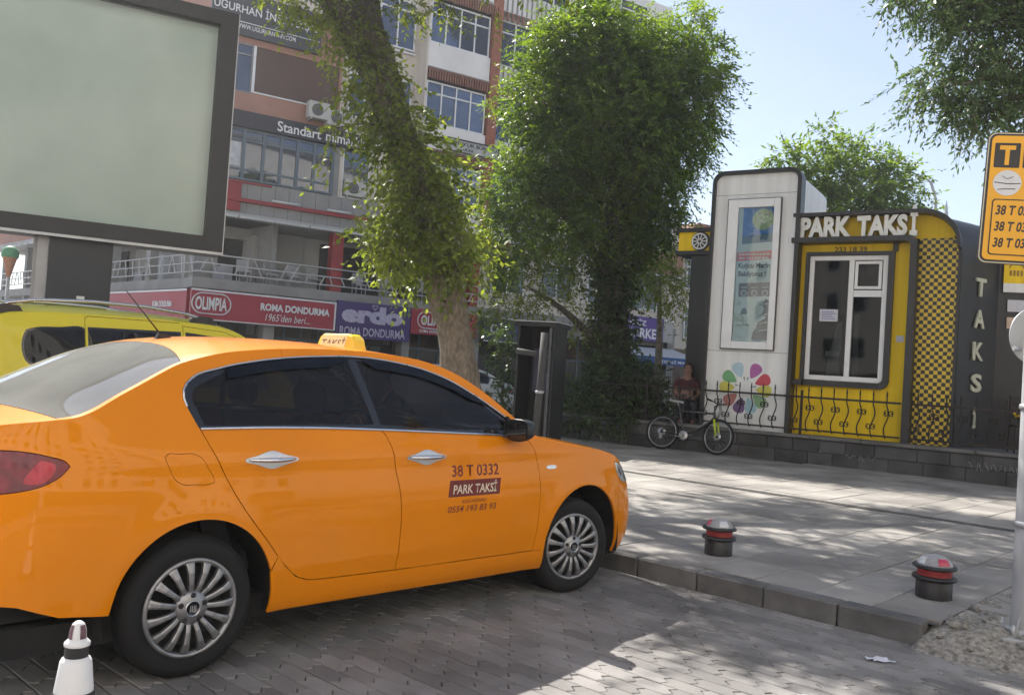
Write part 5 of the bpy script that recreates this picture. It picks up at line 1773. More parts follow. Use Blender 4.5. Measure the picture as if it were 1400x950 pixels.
# top panels
B.toppanel('roof', lambda v: .02 - .0 * v * v + .045 * (1 - v * v) - .06 * abs(v) ** 3, lambda v: 1.40 + .06 * (1 - v * v), M_taxi, taxi, gap=0, nx=30)
B.toppanel('windscreen', lambda v: 1.40 + .06 * (1 - v * v), lambda v: 2.10 + .26 * (1 - v * v), M_screen, taxi, v0=-.93, v1=.93)
for q in (-1, 1):
    B.toppanel('windscreen_pillar', lambda v: 1.40 + .06 * (1 - v * v), lambda v: 2.25, M_taxi, taxi, v0=min(q, q * .93), v1=max(q, q * .93), nv=4, gap=0)
B.toppanel('cowl', lambda v: 2.10 + .26 * (1 - v * v) if abs(v) < .93 else 2.2, lambda v: 2.26 + .16 * (1 - v * v), M_blk, taxi, v0=-.93, v1=.93, nx=4, off=-.004)
B.toppanel('hood', lambda v: 2.26 + .16 * (1 - v * v), lambda v: 3.45 + .07 * (1 - v * v), M_taxi, taxi, nx=36, nv=36)
xg0 = lambda v: -.575 - .055 * (1 - v * v)
xg1 = lambda v: .02 + .045 * (1 - v * v) - .06 * abs(v) ** 3
B.toppanel('rear_screen', xg0, xg1, M_rear_gl, taxi, v0=-.965, v1=.965, gap=.003)
for q in (-1, 1):
    B.toppanel('rear_pillar', xg0, xg1, M_taxi, taxi, v0=min(q, q * .965), v1=max(q, q * .965), nv=3, gap=0)
B.toppanel('trunk_lid', lambda v: -.955 - .02 * (1 - v * v), xg0, M_taxi, taxi, nx=16, nv=36)
# a dark inner frit line round the rear screen, and the shelf under it
MB().box(-.62, .0, -.62, .62, .985, 1.0).build('parcel_shelf', M_seat, taxi)
MB().box(1.95, 2.3, -.68, .68, .75, .98, .05).build('dashboard', M_seat, taxi)
MB().tube([(1.72 + .06 * math.sin(t * math.pi / 12), .36 + .18 * math.cos(t * math.pi / 12), .93 + .17 * math.sin(t * math.pi / 12)) for t in range(24)], .013, 8, True).build('steering_wheel', M_seat, taxi, fix=False)
make_seat(taxi, 1.12, -.36); make_seat(taxi, 1.12, .36)
make_seat(taxi, .22, 0, 1.28, rear=True)
MB().tube([(.62, -.67, 1.39), (.70, -.665, 1.345), (.82, -.66, 1.335), (.88, -.655, 1.36)], .011, 8).build('grab_handle', mat('grab_grey', (.35, .35, .35), .6), taxi)
# under side, wheel wells, inner skins that stop daylight
MB().box(-.80, 3.25, -.78, .78, .19, .30).build('floor_pan', M_under, taxi)
MB().box(.45, 2.25, -.80, .80, .30, .34).build('cabin_floor', M_under, taxi)
MB().box(-.80, -.42, -.74, .74, .32, .98).build('boot_lining', M_under, taxi)
MB().box(2.22, 2.30, -.78, .78, .32, .97).build('bulkhead', M_under, taxi)
MB().box(3.12, 3.30, -.68, .68, .25, .74).build('radiator_support', M_under, taxi)
for sg in (-1, 1):
    for cx, r_ in ((.015, .40), (2.735, .42)):
        ww = MB(); wp = [(cx + r_ * math.cos(R(-12 + 204 * q / 30)), .315 + r_ * math.sin(R(-12 + 204 * q / 30))) for q in range(31)]; ww.add([(a, sg * b, c) for (a, c) in wp for b in (.60, .866)], [(2 * q, 2 * q + 1, 2 * q + 3, 2 * q + 2) for q in range(30)], True); ww.build('wheel_well', M_under, taxi, fix=False)
        MB().box(cx - .42, cx + .42, sg * .58, sg * .60, .20, .70).build('wheel_well', M_under, taxi)
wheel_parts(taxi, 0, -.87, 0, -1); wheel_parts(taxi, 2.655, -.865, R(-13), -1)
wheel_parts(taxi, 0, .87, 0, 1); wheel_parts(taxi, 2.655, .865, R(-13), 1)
# door handles: chrome grip over a chrome cup
for (x, z) in ((.350, .944), (1.315, .930)):
    cup = [(x + .142 * math.cos(t), z + math.copysign(.019 * math.sqrt(abs(math.sin(t))) * abs(math.sin(t)) ** .3 + .023 * math.exp(-(math.cos(t) * .142 / .062) ** 2) * (1 if abs(math.sin(t)) > .3 else 0), math.sin(t))) for t in np.linspace(0, 2 * math.pi, 56, endpoint=False)]
    B.panel('handle_cup', cup, M_satin, taxi, gap=0, off=.0035, flange=.004, step=.02)
    for sg in (-1, 1):
        P, rr = [], []
        for k in range(15):
            t = k / 14
            q = B.side(B.ax(x - .122 + .244 * t), z + .003, .010 + .026 * math.sin(math.pi * t) ** .7)
            P.append((q[0], q[1] * -sg, q[2])); rr.append(.004 + .0085 * math.sin(math.pi * t) ** .5)
        MB().tube(P, rr, 10).build('door_handle', M_chrome, taxi, fix=False)
# side repeater
B.panel('side_repeater', [(2.315 + .105 * t, .842 + .012 * s_) for t, s_ in ((0, 0), (.15, .8), (.5, 1.1), (.85, .8), (1, 0), (.85, -.8), (.5, -1.1), (.15, -.8))], M_lens, taxi, gap=0, off=.004, flange=.004, step=.02)
# mirrors
for sg in (-1, 1):
    mm = MB()
    prof = []
    n = 18
    for k in range(9):
        t = k / 8          # from the glass face forward
        xx = -.035 + .125 * t
        sc = math.sqrt(max(0, 1 - (t * .97) ** 2.6))
        ring = []
        for j in range(n):
            a_ = 2 * math.pi * j / n
            yy = .092 * math.copysign(abs(math.cos(a_)) ** .7, math.cos(a_)) * sc
            zz = .066 * math.copysign(abs(math.sin(a_)) ** .7, math.sin(a_)) * sc + .012 * t
            ring.append((xx, yy, zz))
        prof += ring
    fs = [(k * n + j, k * n + (j + 1) % n, (k + 1) * n + (j + 1) % n, (k + 1) * n + j) for k in range(8) for j in range(n)]
    mm.add(prof, fs, True)
    mm.add(prof[:n], [tuple(range(n))])
    mir = mm.build('mirror', mat('mirror_black', (.012, .012, .013), .35, var=.1), taxi, (1.965, sg * .965, 1.082))
    MB().box(-.0375, -.0355, -.08, .08, -.05, .05).build('mirror_glass', M_gloss_blk, mir)  # black colour stands in for the dark reflection
    MB().prism([(1.94, 1.03), (2.06, 1.03), (2.04, 1.075), (1.95, 1.06)], sg * .84, sg * .93, 'y').build('mirror_foot', M_gloss_blk, taxi)
    MB().prism([(1.975, 1.045), (2.105, 1.04), (2.09, 1.085), (1.985, 1.155)], sg * .815, sg * .84, 'y').build('mirror_sail', M_gloss_blk, taxi)
# lettering on the door
def door_text(txt, x0, x1, z0, z1, m, off=.0, shear=0.0, bold=0.0, lift=.0022):
    me = text_mesh(txt, 1.0, offset=bold, shear=shear)
    co = np.array([v.co[:] for v in me.vertices]); mn, mx = co.min(0), co.max(0)
    for v in me.vertices:
        v.co.x = (v.co.x - mn[0]) / (mx[0] - mn[0]) * (x1 - x0)
        v.co.y = (v.co.y - mn[1]) / (mx[1] - mn[1]) * (z1 - z0)
    o = B.decal('door_lettering', me, m, taxi, x0, z0, lift)
    return o


door_text('38 T 0332', 1.505, 1.885, .815, .880, M_maroon, bold=.012)
pl = bpy.data.meshes.new('plate')
nx_ = 14
pl.from_pydata([(.415 * i / nx_ + .012 * j, .092 * j, 0) for i in range(nx_ + 1) for j in (0, 1)], [], [(2 * i, 2 * i + 2, 2 * i + 3, 2 * i + 1) for i in range(nx_)])
B.decal('lettering_panel', pl, M_maroon, taxi, 1.478, .703, .0015)
door_text('PARK TAKSİ', 1.512, 1.868, .718, .787, M_cream, shear=.12, bold=.018, lift=.0035)
door_text('KOCASİNAN', 1.590, 1.782, .665, .690, M_maroon)
door_text('0554 193 83 93', 1.480, 1.868, .615, .652, M_maroon, shear=.18, bold=.01)
# roof sign, set across the roof: text on its rear and front faces, rounded yellow ends
rsx, rsz = 1.33, 1.487
rsg = empty('roof_sign', (rsx, 0, rsz)); rsg.parent = taxi
n = 14
prof = [(-.075, 0), (-.048, .095), (-.03, .104), (.03, .104), (.048, .095), (.075, 0)]
V, Fs = [], []
ys = [(-.19, .35), (-.175, .68), (-.155, .88), (-.13, 1.0), (.13, 1.0), (.155, .88), (.175, .68), (.19, .35)]
for y_, sc in ys:
    V += [(x * (.55 + .45 * sc), y_, z * (sc if sc < 1 else 1)) for x, z in prof]
for i in range(len(ys) - 1):
    for j in range(5): Fs.append((i * 6 + j, i * 6 + j + 1, i * 6 + 7 + j, i * 6 + 6 + j))
Fs += [tuple(range(6)), tuple(range((len(ys) - 1) * 6, len(ys) * 6))[::-1]]
mb = MB(); mb.add(V, Fs); mb.build('sign_body', M_roofsign, rsg)
ang = math.atan2(.095, .027)
for sg in (-1, 1):
    fc = MB().add([(sg * -.0765, -.128, .006), (sg * -.0765, .128, .006), (sg * -.0505, .128, .092), (sg * -.0505, -.128, .092)], [(0, 1, 2, 3)])
    fc.build('sign_face', M_roofsign_face, rsg)
    t_ = text_fit('TAKSİ', .235, .068, mat('sign_text_brown', (.10, .055, .02), .5), 'lettering', rsg, (sg * -.0725, 0, .018), (math.pi / 2 - sg * 0 - R(16), 0, R(-90) * sg), offset=.012)
# aerial
ae_ = empty('aerial', (.197, 0, 1.478)); ae_.parent = taxi
MB().prism([(-.045, 0), (.055, 0), (.02, .022), (-.03, .032)], -.014, .014, 'y').build('aerial_base', M_blk, ae_)
MB().tube([(-.018, 0, .026), (-.215, 0, .235)], [.0045, .0025], 6).build('aerial_rod', M_blk, ae_)
# ================================================================ trees, hedge
def leaf_mat(name, c_dark, c_light, trans=0.35, rough=0.42, spec=0.5):
    m = bpy.data.materials.new(name); m.use_nodes = True
    n, l = m.node_tree.nodes, m.node_tree.links
    b = n['Principled BSDF']; out = n['Material Output']
    geo = n.new('ShaderNodeNewGeometry')
    rp = n.new('ShaderNodeValToRGB')
    rp.color_ramp.elements[0].color = (*c_dark, 1); rp.color_ramp.elements[1].color = (*c_light, 1)
    rp.color_ramp.elements[0].position = .1; rp.color_ramp.elements[1].position = .95
    nz = n.new('ShaderNodeTexNoise'); nz.inputs['Scale'].default_value = 1.1; nz.inputs['Detail'].default_value = 3
    l.new(geo.outputs['Position'], nz.inputs['Vector'])
    ad = n.new('ShaderNodeMath'); ad.operation = 'MULTIPLY_ADD'; ad.inputs[1].default_value = .55
    sb = n.new('ShaderNodeMath'); sb.operation = 'MULTIPLY_ADD'; sb.inputs[1].default_value = 1.6; sb.inputs[2].default_value = -.58
    l.new(nz.outputs['Fac'], sb.inputs[0])
    l.new(geo.outputs['Random Per Island'], ad.inputs[0]); l.new(sb.outputs[0], ad.inputs[2])
    l.new(ad.outputs[0], rp.inputs['Fac'])
    l.new(rp.outputs['Color'], b.inputs['Base Color'])
    b.inputs['Roughness'].default_value = rough; b.inputs['Specular IOR Level'].default_value = spec
    tr = n.new('ShaderNodeBsdfTranslucent')
    hs = n.new('ShaderNodeHueSaturation'); hs.inputs['Saturation'].default_value = 1.15; hs.inputs['Value'].default_value = 2.4; hs.inputs['Hue'].default_value = .485
    l.new(rp.outputs['Color'], hs.inputs['Color']); l.new(hs.outputs[0], tr.inputs['Color'])
    mx = n.new('ShaderNodeMixShader'); mx.inputs[0].default_value = trans
    l.new(b.outputs[0], mx.inputs[1]); l.new(tr.outputs[0], mx.inputs[2]); l.new(mx.outputs[0], out.inputs['Surface'])
    return m


def bark_mat(name, c1, c2):
    m = bpy.data.materials.new(name); m.use_nodes = True
    n, l = m.node_tree.nodes, m.node_tree.links
    b = n['Principled BSDF']; tc = n.new('ShaderNodeTexCoord'); mp = n.new('ShaderNodeMapping'); mp.inputs['Scale'].default_value = (9, 9, 3.4)
    l.new(tc.outputs['Object'], mp.inputs['Vector'])
    nz = n.new('ShaderNodeTexNoise'); nz.inputs['Scale'].default_value = 2.2; nz.inputs['Detail'].default_value = 8; nz.inputs['Roughness'].default_value = .65
    l.new(mp.outputs[0], nz.inputs['Vector'])
    rp = n.new('ShaderNodeValToRGB'); rp.color_ramp.elements[0].color = (*c1, 1); rp.color_ramp.elements[1].color = (*c2, 1)
    rp.color_ramp.elements[0].position = .35; rp.color_ramp.elements[1].position = .65
    l.new(nz.outputs['Fac'], rp.inputs['Fac']); l.new(rp.outputs[0], b.inputs['Base Color']); b.inputs['Roughness'].default_value = .95
    bp = n.new('ShaderNodeBump'); bp.inputs['Strength'].default_value = .9; bp.inputs['Distance'].default_value = .03
    l.new(nz.outputs['Fac'], bp.inputs['Height']); l.new(bp.outputs[0], b.inputs['Normal'])
    return m


def leaf_cloud(clusters, per_m2, leaf, seed, nleaf=11, twig=.34, droop=.35, shell=.45, ragged=1.15, wide=.42, up=.5):
    """Twigs spread through the clusters, each with pairs of leaves. Returns leaf verts/faces and twig verts/faces."""
    rg = np.random.default_rng(seed)
    O, D, L = [], [], []
    for (x, y, z, rx, rz) in clusters:
        area = 4 * math.pi * ((rx * rx * 2 + rz * rx) / 3)
        n = max(4, int(per_m2 * area))
        u = rg.normal(size=(n, 3)); u /= np.linalg.norm(u, axis=1)[:, None]
        r = shell + (ragged - shell) * rg.random(n) ** .7
        # lumpy radius so that the outline is uneven
        lump = 1 + .22 * np.sin(u[:, 0] * 5 + x * 3) * np.sin(u[:, 1] * 4 + y) + .18 * np.sin(u[:, 2] * 7 + z * 2)
        p = u * (r * lump)[:, None] * np.array([rx, rx, rz]) + np.array([x, y, z])
        d = u * .8 + rg.normal(size=(n, 3)) * .55 + np.array([0, 0, -.15])
        d /= np.linalg.norm(d, axis=1)[:, None]
        O.append(p); D.append(d); L.append(twig * (.6 + .8 * rg.random(n)))
    O, D, L = np.concatenate(O), np.concatenate(D), np.concatenate(L)
    n = len(O)
    t = np.linspace(.15, 1.0, nleaf)
    pos = O[:, None, :] + D[:, None, :] * (L[:, None] * t)[:, :, None]
    pos[:, :, 2] -= droop * (L[:, None] * t ** 2) * .8
    side = np.cross(D, np.array([0, 0, 1.0])) + rg.normal(size=(n, 3)) * .25
    side /= np.linalg.norm(side, axis=1)[:, None]
    sg = np.where(np.arange(nleaf) % 2 == 0, 1.0, -1.0)
    ld = D[:, None, :] * .55 + side[:, None, :] * sg[None, :, None] * .85 + rg.normal(size=(n, nleaf, 3)) * .28
    ld[:, :, 2] -= droop * (.5 + .5 * rg.random((n, nleaf)))
    ld[:, -1, :] = D
    ld /= np.linalg.norm(ld, axis=2)[:, :, None]
    nr = rg.normal(size=(n, nleaf, 3)) * .55 + np.array([0, 0, up + .4])
    w = np.cross(ld, nr); w /= np.linalg.norm(w, axis=2)[:, :, None]
    nn = np.cross(w, ld)
    ll = leaf * (.65 + .6 * rg.random((n, nleaf)))[:, :, None]
    base = pos
    mid = base + ld * ll * .45 - nn * ll * .05
    tip = base + ld * ll - nn * ll * .12
    a = mid + w * ll * wide * .5 + nn * ll * .06
    b = mid - w * ll * wide * .5 + nn * ll * .06
    V = np.stack([base, a, tip, b], 2).reshape(-1, 3)
    m = n * nleaf
    # twigs as slim triangles
    e = O + D * L[:, None]; e[:, 2] -= droop * L * .8
    T = np.stack([O + side * .006, O - side * .006, e], 1).reshape(-1, 3)
    return V, m, T, n


def quads_mesh(name, V, m, k, mats):
    me = bpy.data.meshes.new(name)
    me.vertices.add(len(V)); me.vertices.foreach_set('co', V.astype(np.float32).ravel())
    me.loops.add(m * k); me.loops.foreach_set('vertex_index', np.arange(m * k, dtype=np.int32))
    me.polygons.add(m); me.polygons.foreach_set('loop_start', np.arange(0, m * k, k, dtype=np.int32)); me.polygons.foreach_set('loop_total', np.full(m, k, dtype=np.int32))
    me.materials.append(mats); me.update(calc_edges=True)
    return me


def crown(name, parent, clusters, per_m2, leaf, seed, m, bark, **kw_):
    off = np.array(parent.location)
    V, mm, T, n = leaf_cloud(clusters, per_m2, leaf, seed, **kw_)
    o = inst(name, quads_mesh(name, V - off, mm, 4, m), parent)
    tag(o, kind='stuff') if False else None
    tag(inst('twigs', quads_mesh('twigs', T - off, n, 3, bark), parent), kind='stuff')
    return o


def limb(parent, name, pts, radii, m, n=12, rough=.0, seed=0):
    """tapered limb with a knobbly surface"""
    off = parent.location
    P = []
    k = 6
    pts = [Vector(p) for p in pts]
    rr = []
    for i in range(len(pts) - 1):
        p0, p1, p2, p3 = pts[max(i - 1, 0)], pts[i], pts[i + 1], pts[min(i + 2, len(pts) - 1)]
        for j in range(k):
            t = j / k
            P.append(.5 * ((2 * p1) + (p2 - p0) * t + (2 * p0 - 5 * p1 + 4 * p2 - p3) * t * t + (-p0 + 3 * p1 - 3 * p2 + p3) * t ** 3))
            rr.append(radii[i] + (radii[i + 1] - radii[i]) * t)
    P.append(pts[-1]); rr.append(radii[-1])
    mb = MB().tube([p - off for p in P], rr, n)
    if rough:
        nb = len(P) * n
        for i in range(nb):
            c = P[i // n] - off
            v = Vector(mb.v[i])
            q = v * 3.5 + Vector((seed, 0, 0))
            f = 1 + rough * (mnoise.noise(q) + .5 * mnoise.noise(q * 2.7))
            mb.v[i] = tuple(c + (v - c) * f)
    return mb.build(name, m, parent, fix=False)


BK1 = bark_mat('bark_pale', (.10, .078, .056), (.25, .205, .155))
BK3 = bark_mat('bark_mossy', (.05, .048, .03), (.15, .135, .09))
BK2 = bark_mat('bark_dark', (.05, .042, .035), (.12, .10, .08))
LF_left = leaf_mat('leaf_left', (.06, .095, .018), (.19, .23, .05), .5)
LF_big = leaf_mat('leaf_big', (.038, .08, .014), (.15, .22, .038), .5)
LF_right = leaf_mat('leaf_right', (.035, .07, .022), (.11, .165, .06), .38, rough=.35, spec=.6)
LF_hedge = leaf_mat('leaf_hedge', (.02, .042, .012), (.07, .115, .028), .3)

# ---- leaning pollard at the left, its shoots and its high crown
tL = empty('leaning_tree', (-.62, 13.4, .10), 0, 'leaning tree with pale bare lower trunk and leafy shoots, in front of the shop signs', 'tree')
limb(tL, 'trunk', [(-.52, 13.4, .05), (-.60, 13.4, .5), (-.75, 13.4, 1.3), (-.94, 13.4, 2.12), (-1.10, 13.4, 2.67), (-1.24, 13.4, 3.05)], [.40, .33, .28, .25, .31, .25], BK1, 22, .2, 3)
limb(tL, 'upper_trunk', [(-1.08, 13.4, 2.62), (-1.33, 13.4, 3.32), (-1.61, 13.4, 4.21), (-2.0, 13.4, 5.08), (-2.37, 13.5, 6.0), (-2.56, 13.5, 6.45)], [.23, .24, .24, .26, .30, .26], BK3, 20, .2, 3)
limb(tL, 'limb', [(-2.45, 13.5, 6.1), (-2.62, 13.5, 6.9), (-2.8, 13.6, 8.0), (-2.3, 14.2, 9.4)], [.27, .24, .19, .08], BK2, 14, .12, 5)
limb(tL, 'limb', [(-2.42, 13.45, 5.95), (-3.0, 13.2, 6.74), (-3.6, 13.0, 7.6), (-4.4, 12.8, 8.6)], [.25, .20, .15, .05], BK2, 14, .12, 9)
limb(tL, 'limb', [(-2.7, 13.5, 7.4), (-1.6, 13.0, 8.1), (-.6, 12.4, 8.6)], [.16, .10, .04], BK2, 10, .1, 2)
limb(tL, 'limb', [(-2.7, 13.6, 7.6), (-1.4, 15.0, 9.2), (-.4, 16.5, 10.2)], [.16, .10, .04], BK2, 10, .1, 4)
limb(tL, 'limb', [(-2.6, 13.5, 7.2), (-2.0, 11.8, 7.7), (-1.3, 10.2, 7.6)], [.14, .09, .04], BK2, 10, .1, 6)
for p, q in (((-1.15, 13.35, 2.8), (-2.1, 12.7, 3.15)), ((-1.3, 13.4, 3.2), (-.6, 13.6, 3.25)), ((-2.0, 13.4, 5.0), (-2.85, 13.0, 4.85))):
    limb(tL, 'shoot', [p, ((p[0] + q[0]) / 2, (p[1] + q[1]) / 2, (p[2] + q[2]) / 2 + .08), q], [.03, .018, .006], BK1, 6)
low = [(-1.75, 13.15, 4.7, .5, .5), (-1.45, 13.0, 4.0, .5, .5), (-2.1, 13.2, 5.2, .3, .35), (-1.55, 12.9, 3.0, .35, .25), (-2.26, 13.4, 5.4, .30, .40), (-1.85, 13.3, 4.95, .42, .46), (-1.6, 13.2, 4.38, .60, .52), (-1.64, 13.0, 3.68, .60, .47), (-1.3, 13.1, 3.28, .66, .46), (-1.0, 13.0, 3.1, .40, .34), (-1.82, 12.9, 3.33, .42, .34),
       (-1.0, 13.3, 3.5, .34, .42), (-1.29, 13.6, 4.16, .56, .52), (-2.05, 12.7, 3.12, .22, .18), (-.62, 13.5, 3.15, .24, .24), (-2.86, 13.0, 4.8, .2, .18), (-2.68, 13.2, 5.54, .16, .28)]
low = [(x, y, z, rx * .82, rz * .85) for x, y, z, rx, rz in low]
low += [(-2.2, 13.2, 5.5, .30, .35), (-1.95, 13.1, 5.0, .32, .35), (-2.5, 13.25, 6.05, .28, .3), (-2.25, 13.3, 5.9, .25, .3), (-2.75, 13.2, 6.6, .28, .3)]
crown('crown', tL, low, 40, .115, 3, LF_left, BK1, nleaf=8, twig=.40, droop=.7, shell=.15, ragged=1.35, wide=.5)
crown('crown', tL, [(-3.26, 12.8, 6.55, .42, .2), (-3.0, 12.8, 6.2, .34, .24), (-1.44, 13.2, 6.85, .26, .16), (-2.58, 13.2, 6.3, .28, .3), (-1.95, 13.3, 6.9, .36, .2), (-3.5, 12.7, 6.9, .5, .3), (-.62, 13.4, 7.0, .14, .12)], 30, .10, 5, LF_left, BK1, nleaf=8, twig=.3, droop=.6, shell=.1, ragged=1.2)
rg_ = random.Random(4)
high = []
for k in range(64):
    Y = rg_.uniform(9.9, 17.2)
    X = rg_.uniform(-2.9, 1.3) if Y > 11.5 else rg_.uniform(-2.2, .6)
    high.append((X, Y, 1.43 + .425 * Y + rg_.uniform(.75, 2.0) + (.35 if X < -1.5 else .0), rg_.uniform(.30, .60), rg_.uniform(.22, .42)))
for k in range(10): high.append((rg_.uniform(-5.5, -3.5), rg_.uniform(13.5, 16), rg_.uniform(8.6, 9.8), .7, .5))
crown('crown', tL, high, 19, .12, 8, LF_left, BK1, nleaf=9, twig=.38, droop=.4, shell=.2)

# ---- big dense tree, ivy up its trunk
tB = empty('dense_tree', (2.26, 19.35, 0.54), 0, 'big dense dark green tree with ivy clad trunk left of the white tower', 'tree')
limb(tB, 'trunk', [(2.33, 19.35, 0.43), (2.24, 19.35, 2.01), (2.09, 19.35, 3.62), (2.13, 19.35, 5.25), (2.11, 19.56, 7.42), (2.06, 19.67, 9.35)], [.42, .36, .31, .26, .18, .06], BK2, 16, .14, 7)
for q in ((0.32, 19.24, 7.42), (3.55, 19.03, 7.85), (0.00, 18.70, 5.27), (3.33, 19.14, 6.24), (0.21, 18.38, 3.23), (2.79, 19.46, 8.92), (1.07, 19.56, 8.92)):
    limb(tB, 'limb', [(2.1, 19.35, max(1.9, q[2] - 1.7)), ((2.1 + q[0]) / 2, (19.35 + q[1]) / 2, q[2] - .5), q], [.13, .07, .02], BK2, 8, .1, 1)
big = [(0.28, 19.35, 7.57, .74, .95), (1.20, 19.67, 8.65, 1.1, .85), (2.79, 19.35, 8.55, 1.05, .85), (3.76, 18.92, 8.06, .55, .7), (2.27, 19.56, 7.43, 1.45, 1.15), (0.69, 19.14, 6.07, .85, .85), (-0.17, 18.70, 5.28, .56, .8), (-0.26, 18.49, 4.15, .5, .62),
       (3.49, 19.14, 6.90, .6, .68), (3.03, 19.14, 5.83, .68, .75), (1.91, 19.78, 5.64, 1.05, 1.2), (0.97, 19.14, 4.52, .72, .8), (2.96, 19.14, 4.78, .48, .5), (2.37, 19.35, 4.30, .5, .8), (1.61, 19.24, 6.77, .9, .8), (2.58, 18.81, 6.56, .8, .9), (1.40, 19.56, 9.57, .5, .4), (3.60, 19.14, 9.30, .2, .5), (0.38, 19.56, 8.87, .3, .4)]
crown('crown', tB, big, 82, .105, 21, LF_big, BK2, nleaf=11, twig=.42, droop=.4, shell=.25, ragged=1.16)
crown('crown', tB, [(0.23, 18.27, 3.07, .62, .42), (-0.30, 18.06, 2.72, .5, .36), (1.07, 18.70, 2.90, .5, .6), (0.59, 18.60, 3.55, .4, .4), (-0.59, 18.17, 2.37, .3, .25)], 22, .10, 22, LF_left, BK2, nleaf=9, twig=.36, droop=.4, shell=.15, ragged=1.2)
iv = [(2.32 - .055 * z, 19.2, z, .48 - .02 * z, .42) for z in (.9, 1.5, 2.1, 2.7, 3.3, 3.9)]
ivy = empty('ivy', (2.26, 19.35, 0.54), 0, 'dark ivy wrapped round the trunk of the big dense tree', 'ivy')
crown('ivy_leaves', ivy, iv, 95, .085, 23, LF_hedge, BK2, nleaf=7, twig=.2, droop=.6, shell=.7, ragged=1.1, wide=.8)

# ---- hedge on the wall
hd = empty('hedge', (2.1, 17.6, .13), 0, 'dark leafy hedge spilling over the low wall left of the bicycle', 'hedge')
hg = [(*kw(u_, v_, 0).xy, .13 + z_, r1, r2) for u_, v_, z_, r1, r2 in ((-5.7, .55, .75, .5, .42), (-5.1, .45, .95, .55, .5), (-4.5, .5, .85, .5, .45), (-5.4, .8, 1.25, .5, .4), (-4.8, .75, 1.3, .5, .35), (-4.05, .45, .75, .3, .32), (-5.75, .12, .42, .35, .28), (-5.1, .1, .5, .38, .3), (-4.55, .1, .52, .3, .26), (-6.2, .5, .7, .4, .4))]
hg_old = [(1.45, 17.0, .9, .5, .58), (2.05, 16.75, 1.05, .6, .62), (2.75, 16.55, .95, .46, .5), (1.71, 17.2, 1.45, .5, .4), (2.35, 17.0, 1.5, .55, .4), (3.1, 16.6, .95, .26, .42), (1.2, 17.1, .6, .35, .4), (1.75, 16.75, .6, .4, .35), (2.4, 16.6, .6, .4, .3)]
crown('foliage', hd, hg, 75, .085, 31, LF_hedge, BK2, nleaf=9, twig=.24, droop=.4, shell=.4, ragged=1.15, wide=.6)
for x, y in ((1.5, 18.6), (2.1, 18.3), (2.8, 18.0)): limb(hd, 'stem', [(x, y, .1), (x + .05, y, .6), (x, y, 1.3)], [.04, .03, .01], BK2, 6)
sh = empty('shrub', (-.15, 16.7, .13), 0, 'thin leafy shrub left of the dark telephone cabinet', 'shrub')
crown('foliage', sh, [(-.11, 16.7, 1.5, .22, .6), (-.2, 16.6, .75, .32, .45), (-.25, 16.7, 2.0, .2, .3)], 50, .085, 33, LF_hedge, BK2, nleaf=9, twig=.24, shell=.3, wide=.6)
limb(sh, 'stem', [(-.15, 16.7, .1), (-.12, 16.7, 1.0), (-.15, 16.7, 1.9)], [.03, .02, .008], BK2, 6)

# ---- tree at the right edge, trunk out of the picture
tR = empty('overhanging_tree', (8.3, 11.6, .13), 0, 'pale green tree overhanging the yellow rank sign at upper right', 'tree')
limb(tR, 'trunk', [(8.3, 11.6, .1), (8.25, 11.5, 2.0), (8.0, 11.4, 4.0), (7.6, 11.3, 6.2), (7.3, 11.2, 8.0)], [.32, .26, .22, .15, .05], BK1, 14, .12, 2)
for q in ((4.6, 11.2, 6.6), (5.2, 10.8, 5.3), (5.6, 10.7, 5.1), (5.9, 11.0, 6.4), (6.6, 11.0, 7.4)):
    limb(tR, 'limb', [(7.8, 11.35, 5.0), ((7.8 + q[0]) / 2, (11.35 + q[1]) / 2, q[2] + .25), q], [.10, .05, .01], BK1, 8, .1, 1)
rt = [(6.15, 11.0, 5.9, .55, .62), (5.6, 11.0, 6.15, .46, .4), (5.05, 11.0, 6.42, .42, .17), (4.62, 11.1, 6.62, .18, .08), (4.92, 10.8, 5.35, .30, .22), (5.42, 10.8, 5.3, .46, .38), (5.98, 10.7, 5.0, .42, .38), (5.79, 11.2, 6.95, .8, .42), (5.35, 10.6, 4.92, .28, .16), (6.0, 11.0, 7.1, .82, .55), (6.9, 11.1, 6.3, .8, .8), (6.8, 10.9, 5.2, .6, .5), (7.4, 11.2, 7.2, .8, .8)]
crown('crown', tR, rt, 74, .085, 41, LF_right, BK1, nleaf=11, twig=.30, droop=.6, shell=.3, ragged=1.15, wide=.36)

# ---- tree behind the kiosk, and small trees across the street
tK = empty('tree', (9.9, 27.2, 0), 0, 'dark green tree rising behind the kiosk roof', 'tree')
limb(tK, 'trunk', [(9.9, 27.2, 0), (9.9, 27.2, 4), (9.8, 27.2, 7)], [.3, .25, .1], BK2, 10, .1, 3)
crown('crown', tK, [(9.33, 27.0, 8.0, 1.0, .85), (8.35, 27.0, 8.35, .55, .5), (10.69, 27.0, 7.85, .95, .85), (11.35, 27.0, 8.3, .5, .5), (10.1, 27.5, 8.85, .6, .5), (7.9, 27.0, 8.6, .3, .18), (9.3, 27, 9.2, .3, .5), (11.6, 27.2, 7.6, .8, .8), (9.5, 27.2, 6.4, 1.6, 1.2), (11, 27.2, 6.2, 1.4, 1.2)], 24, .17, 51, LF_big, BK2, nleaf=10, twig=.55, droop=.3, shell=.2, ragged=1.2)
tM = empty('tree', (4.0, 24.0, 0), 0, 'small light green tree above the market awning', 'tree')
limb(tM, 'trunk', [(4.0, 24.0, 0), (4.0, 24.0, 2.2), (3.9, 24.0, 4.2)], [.12, .10, .03], BK1, 8, .1, 3)
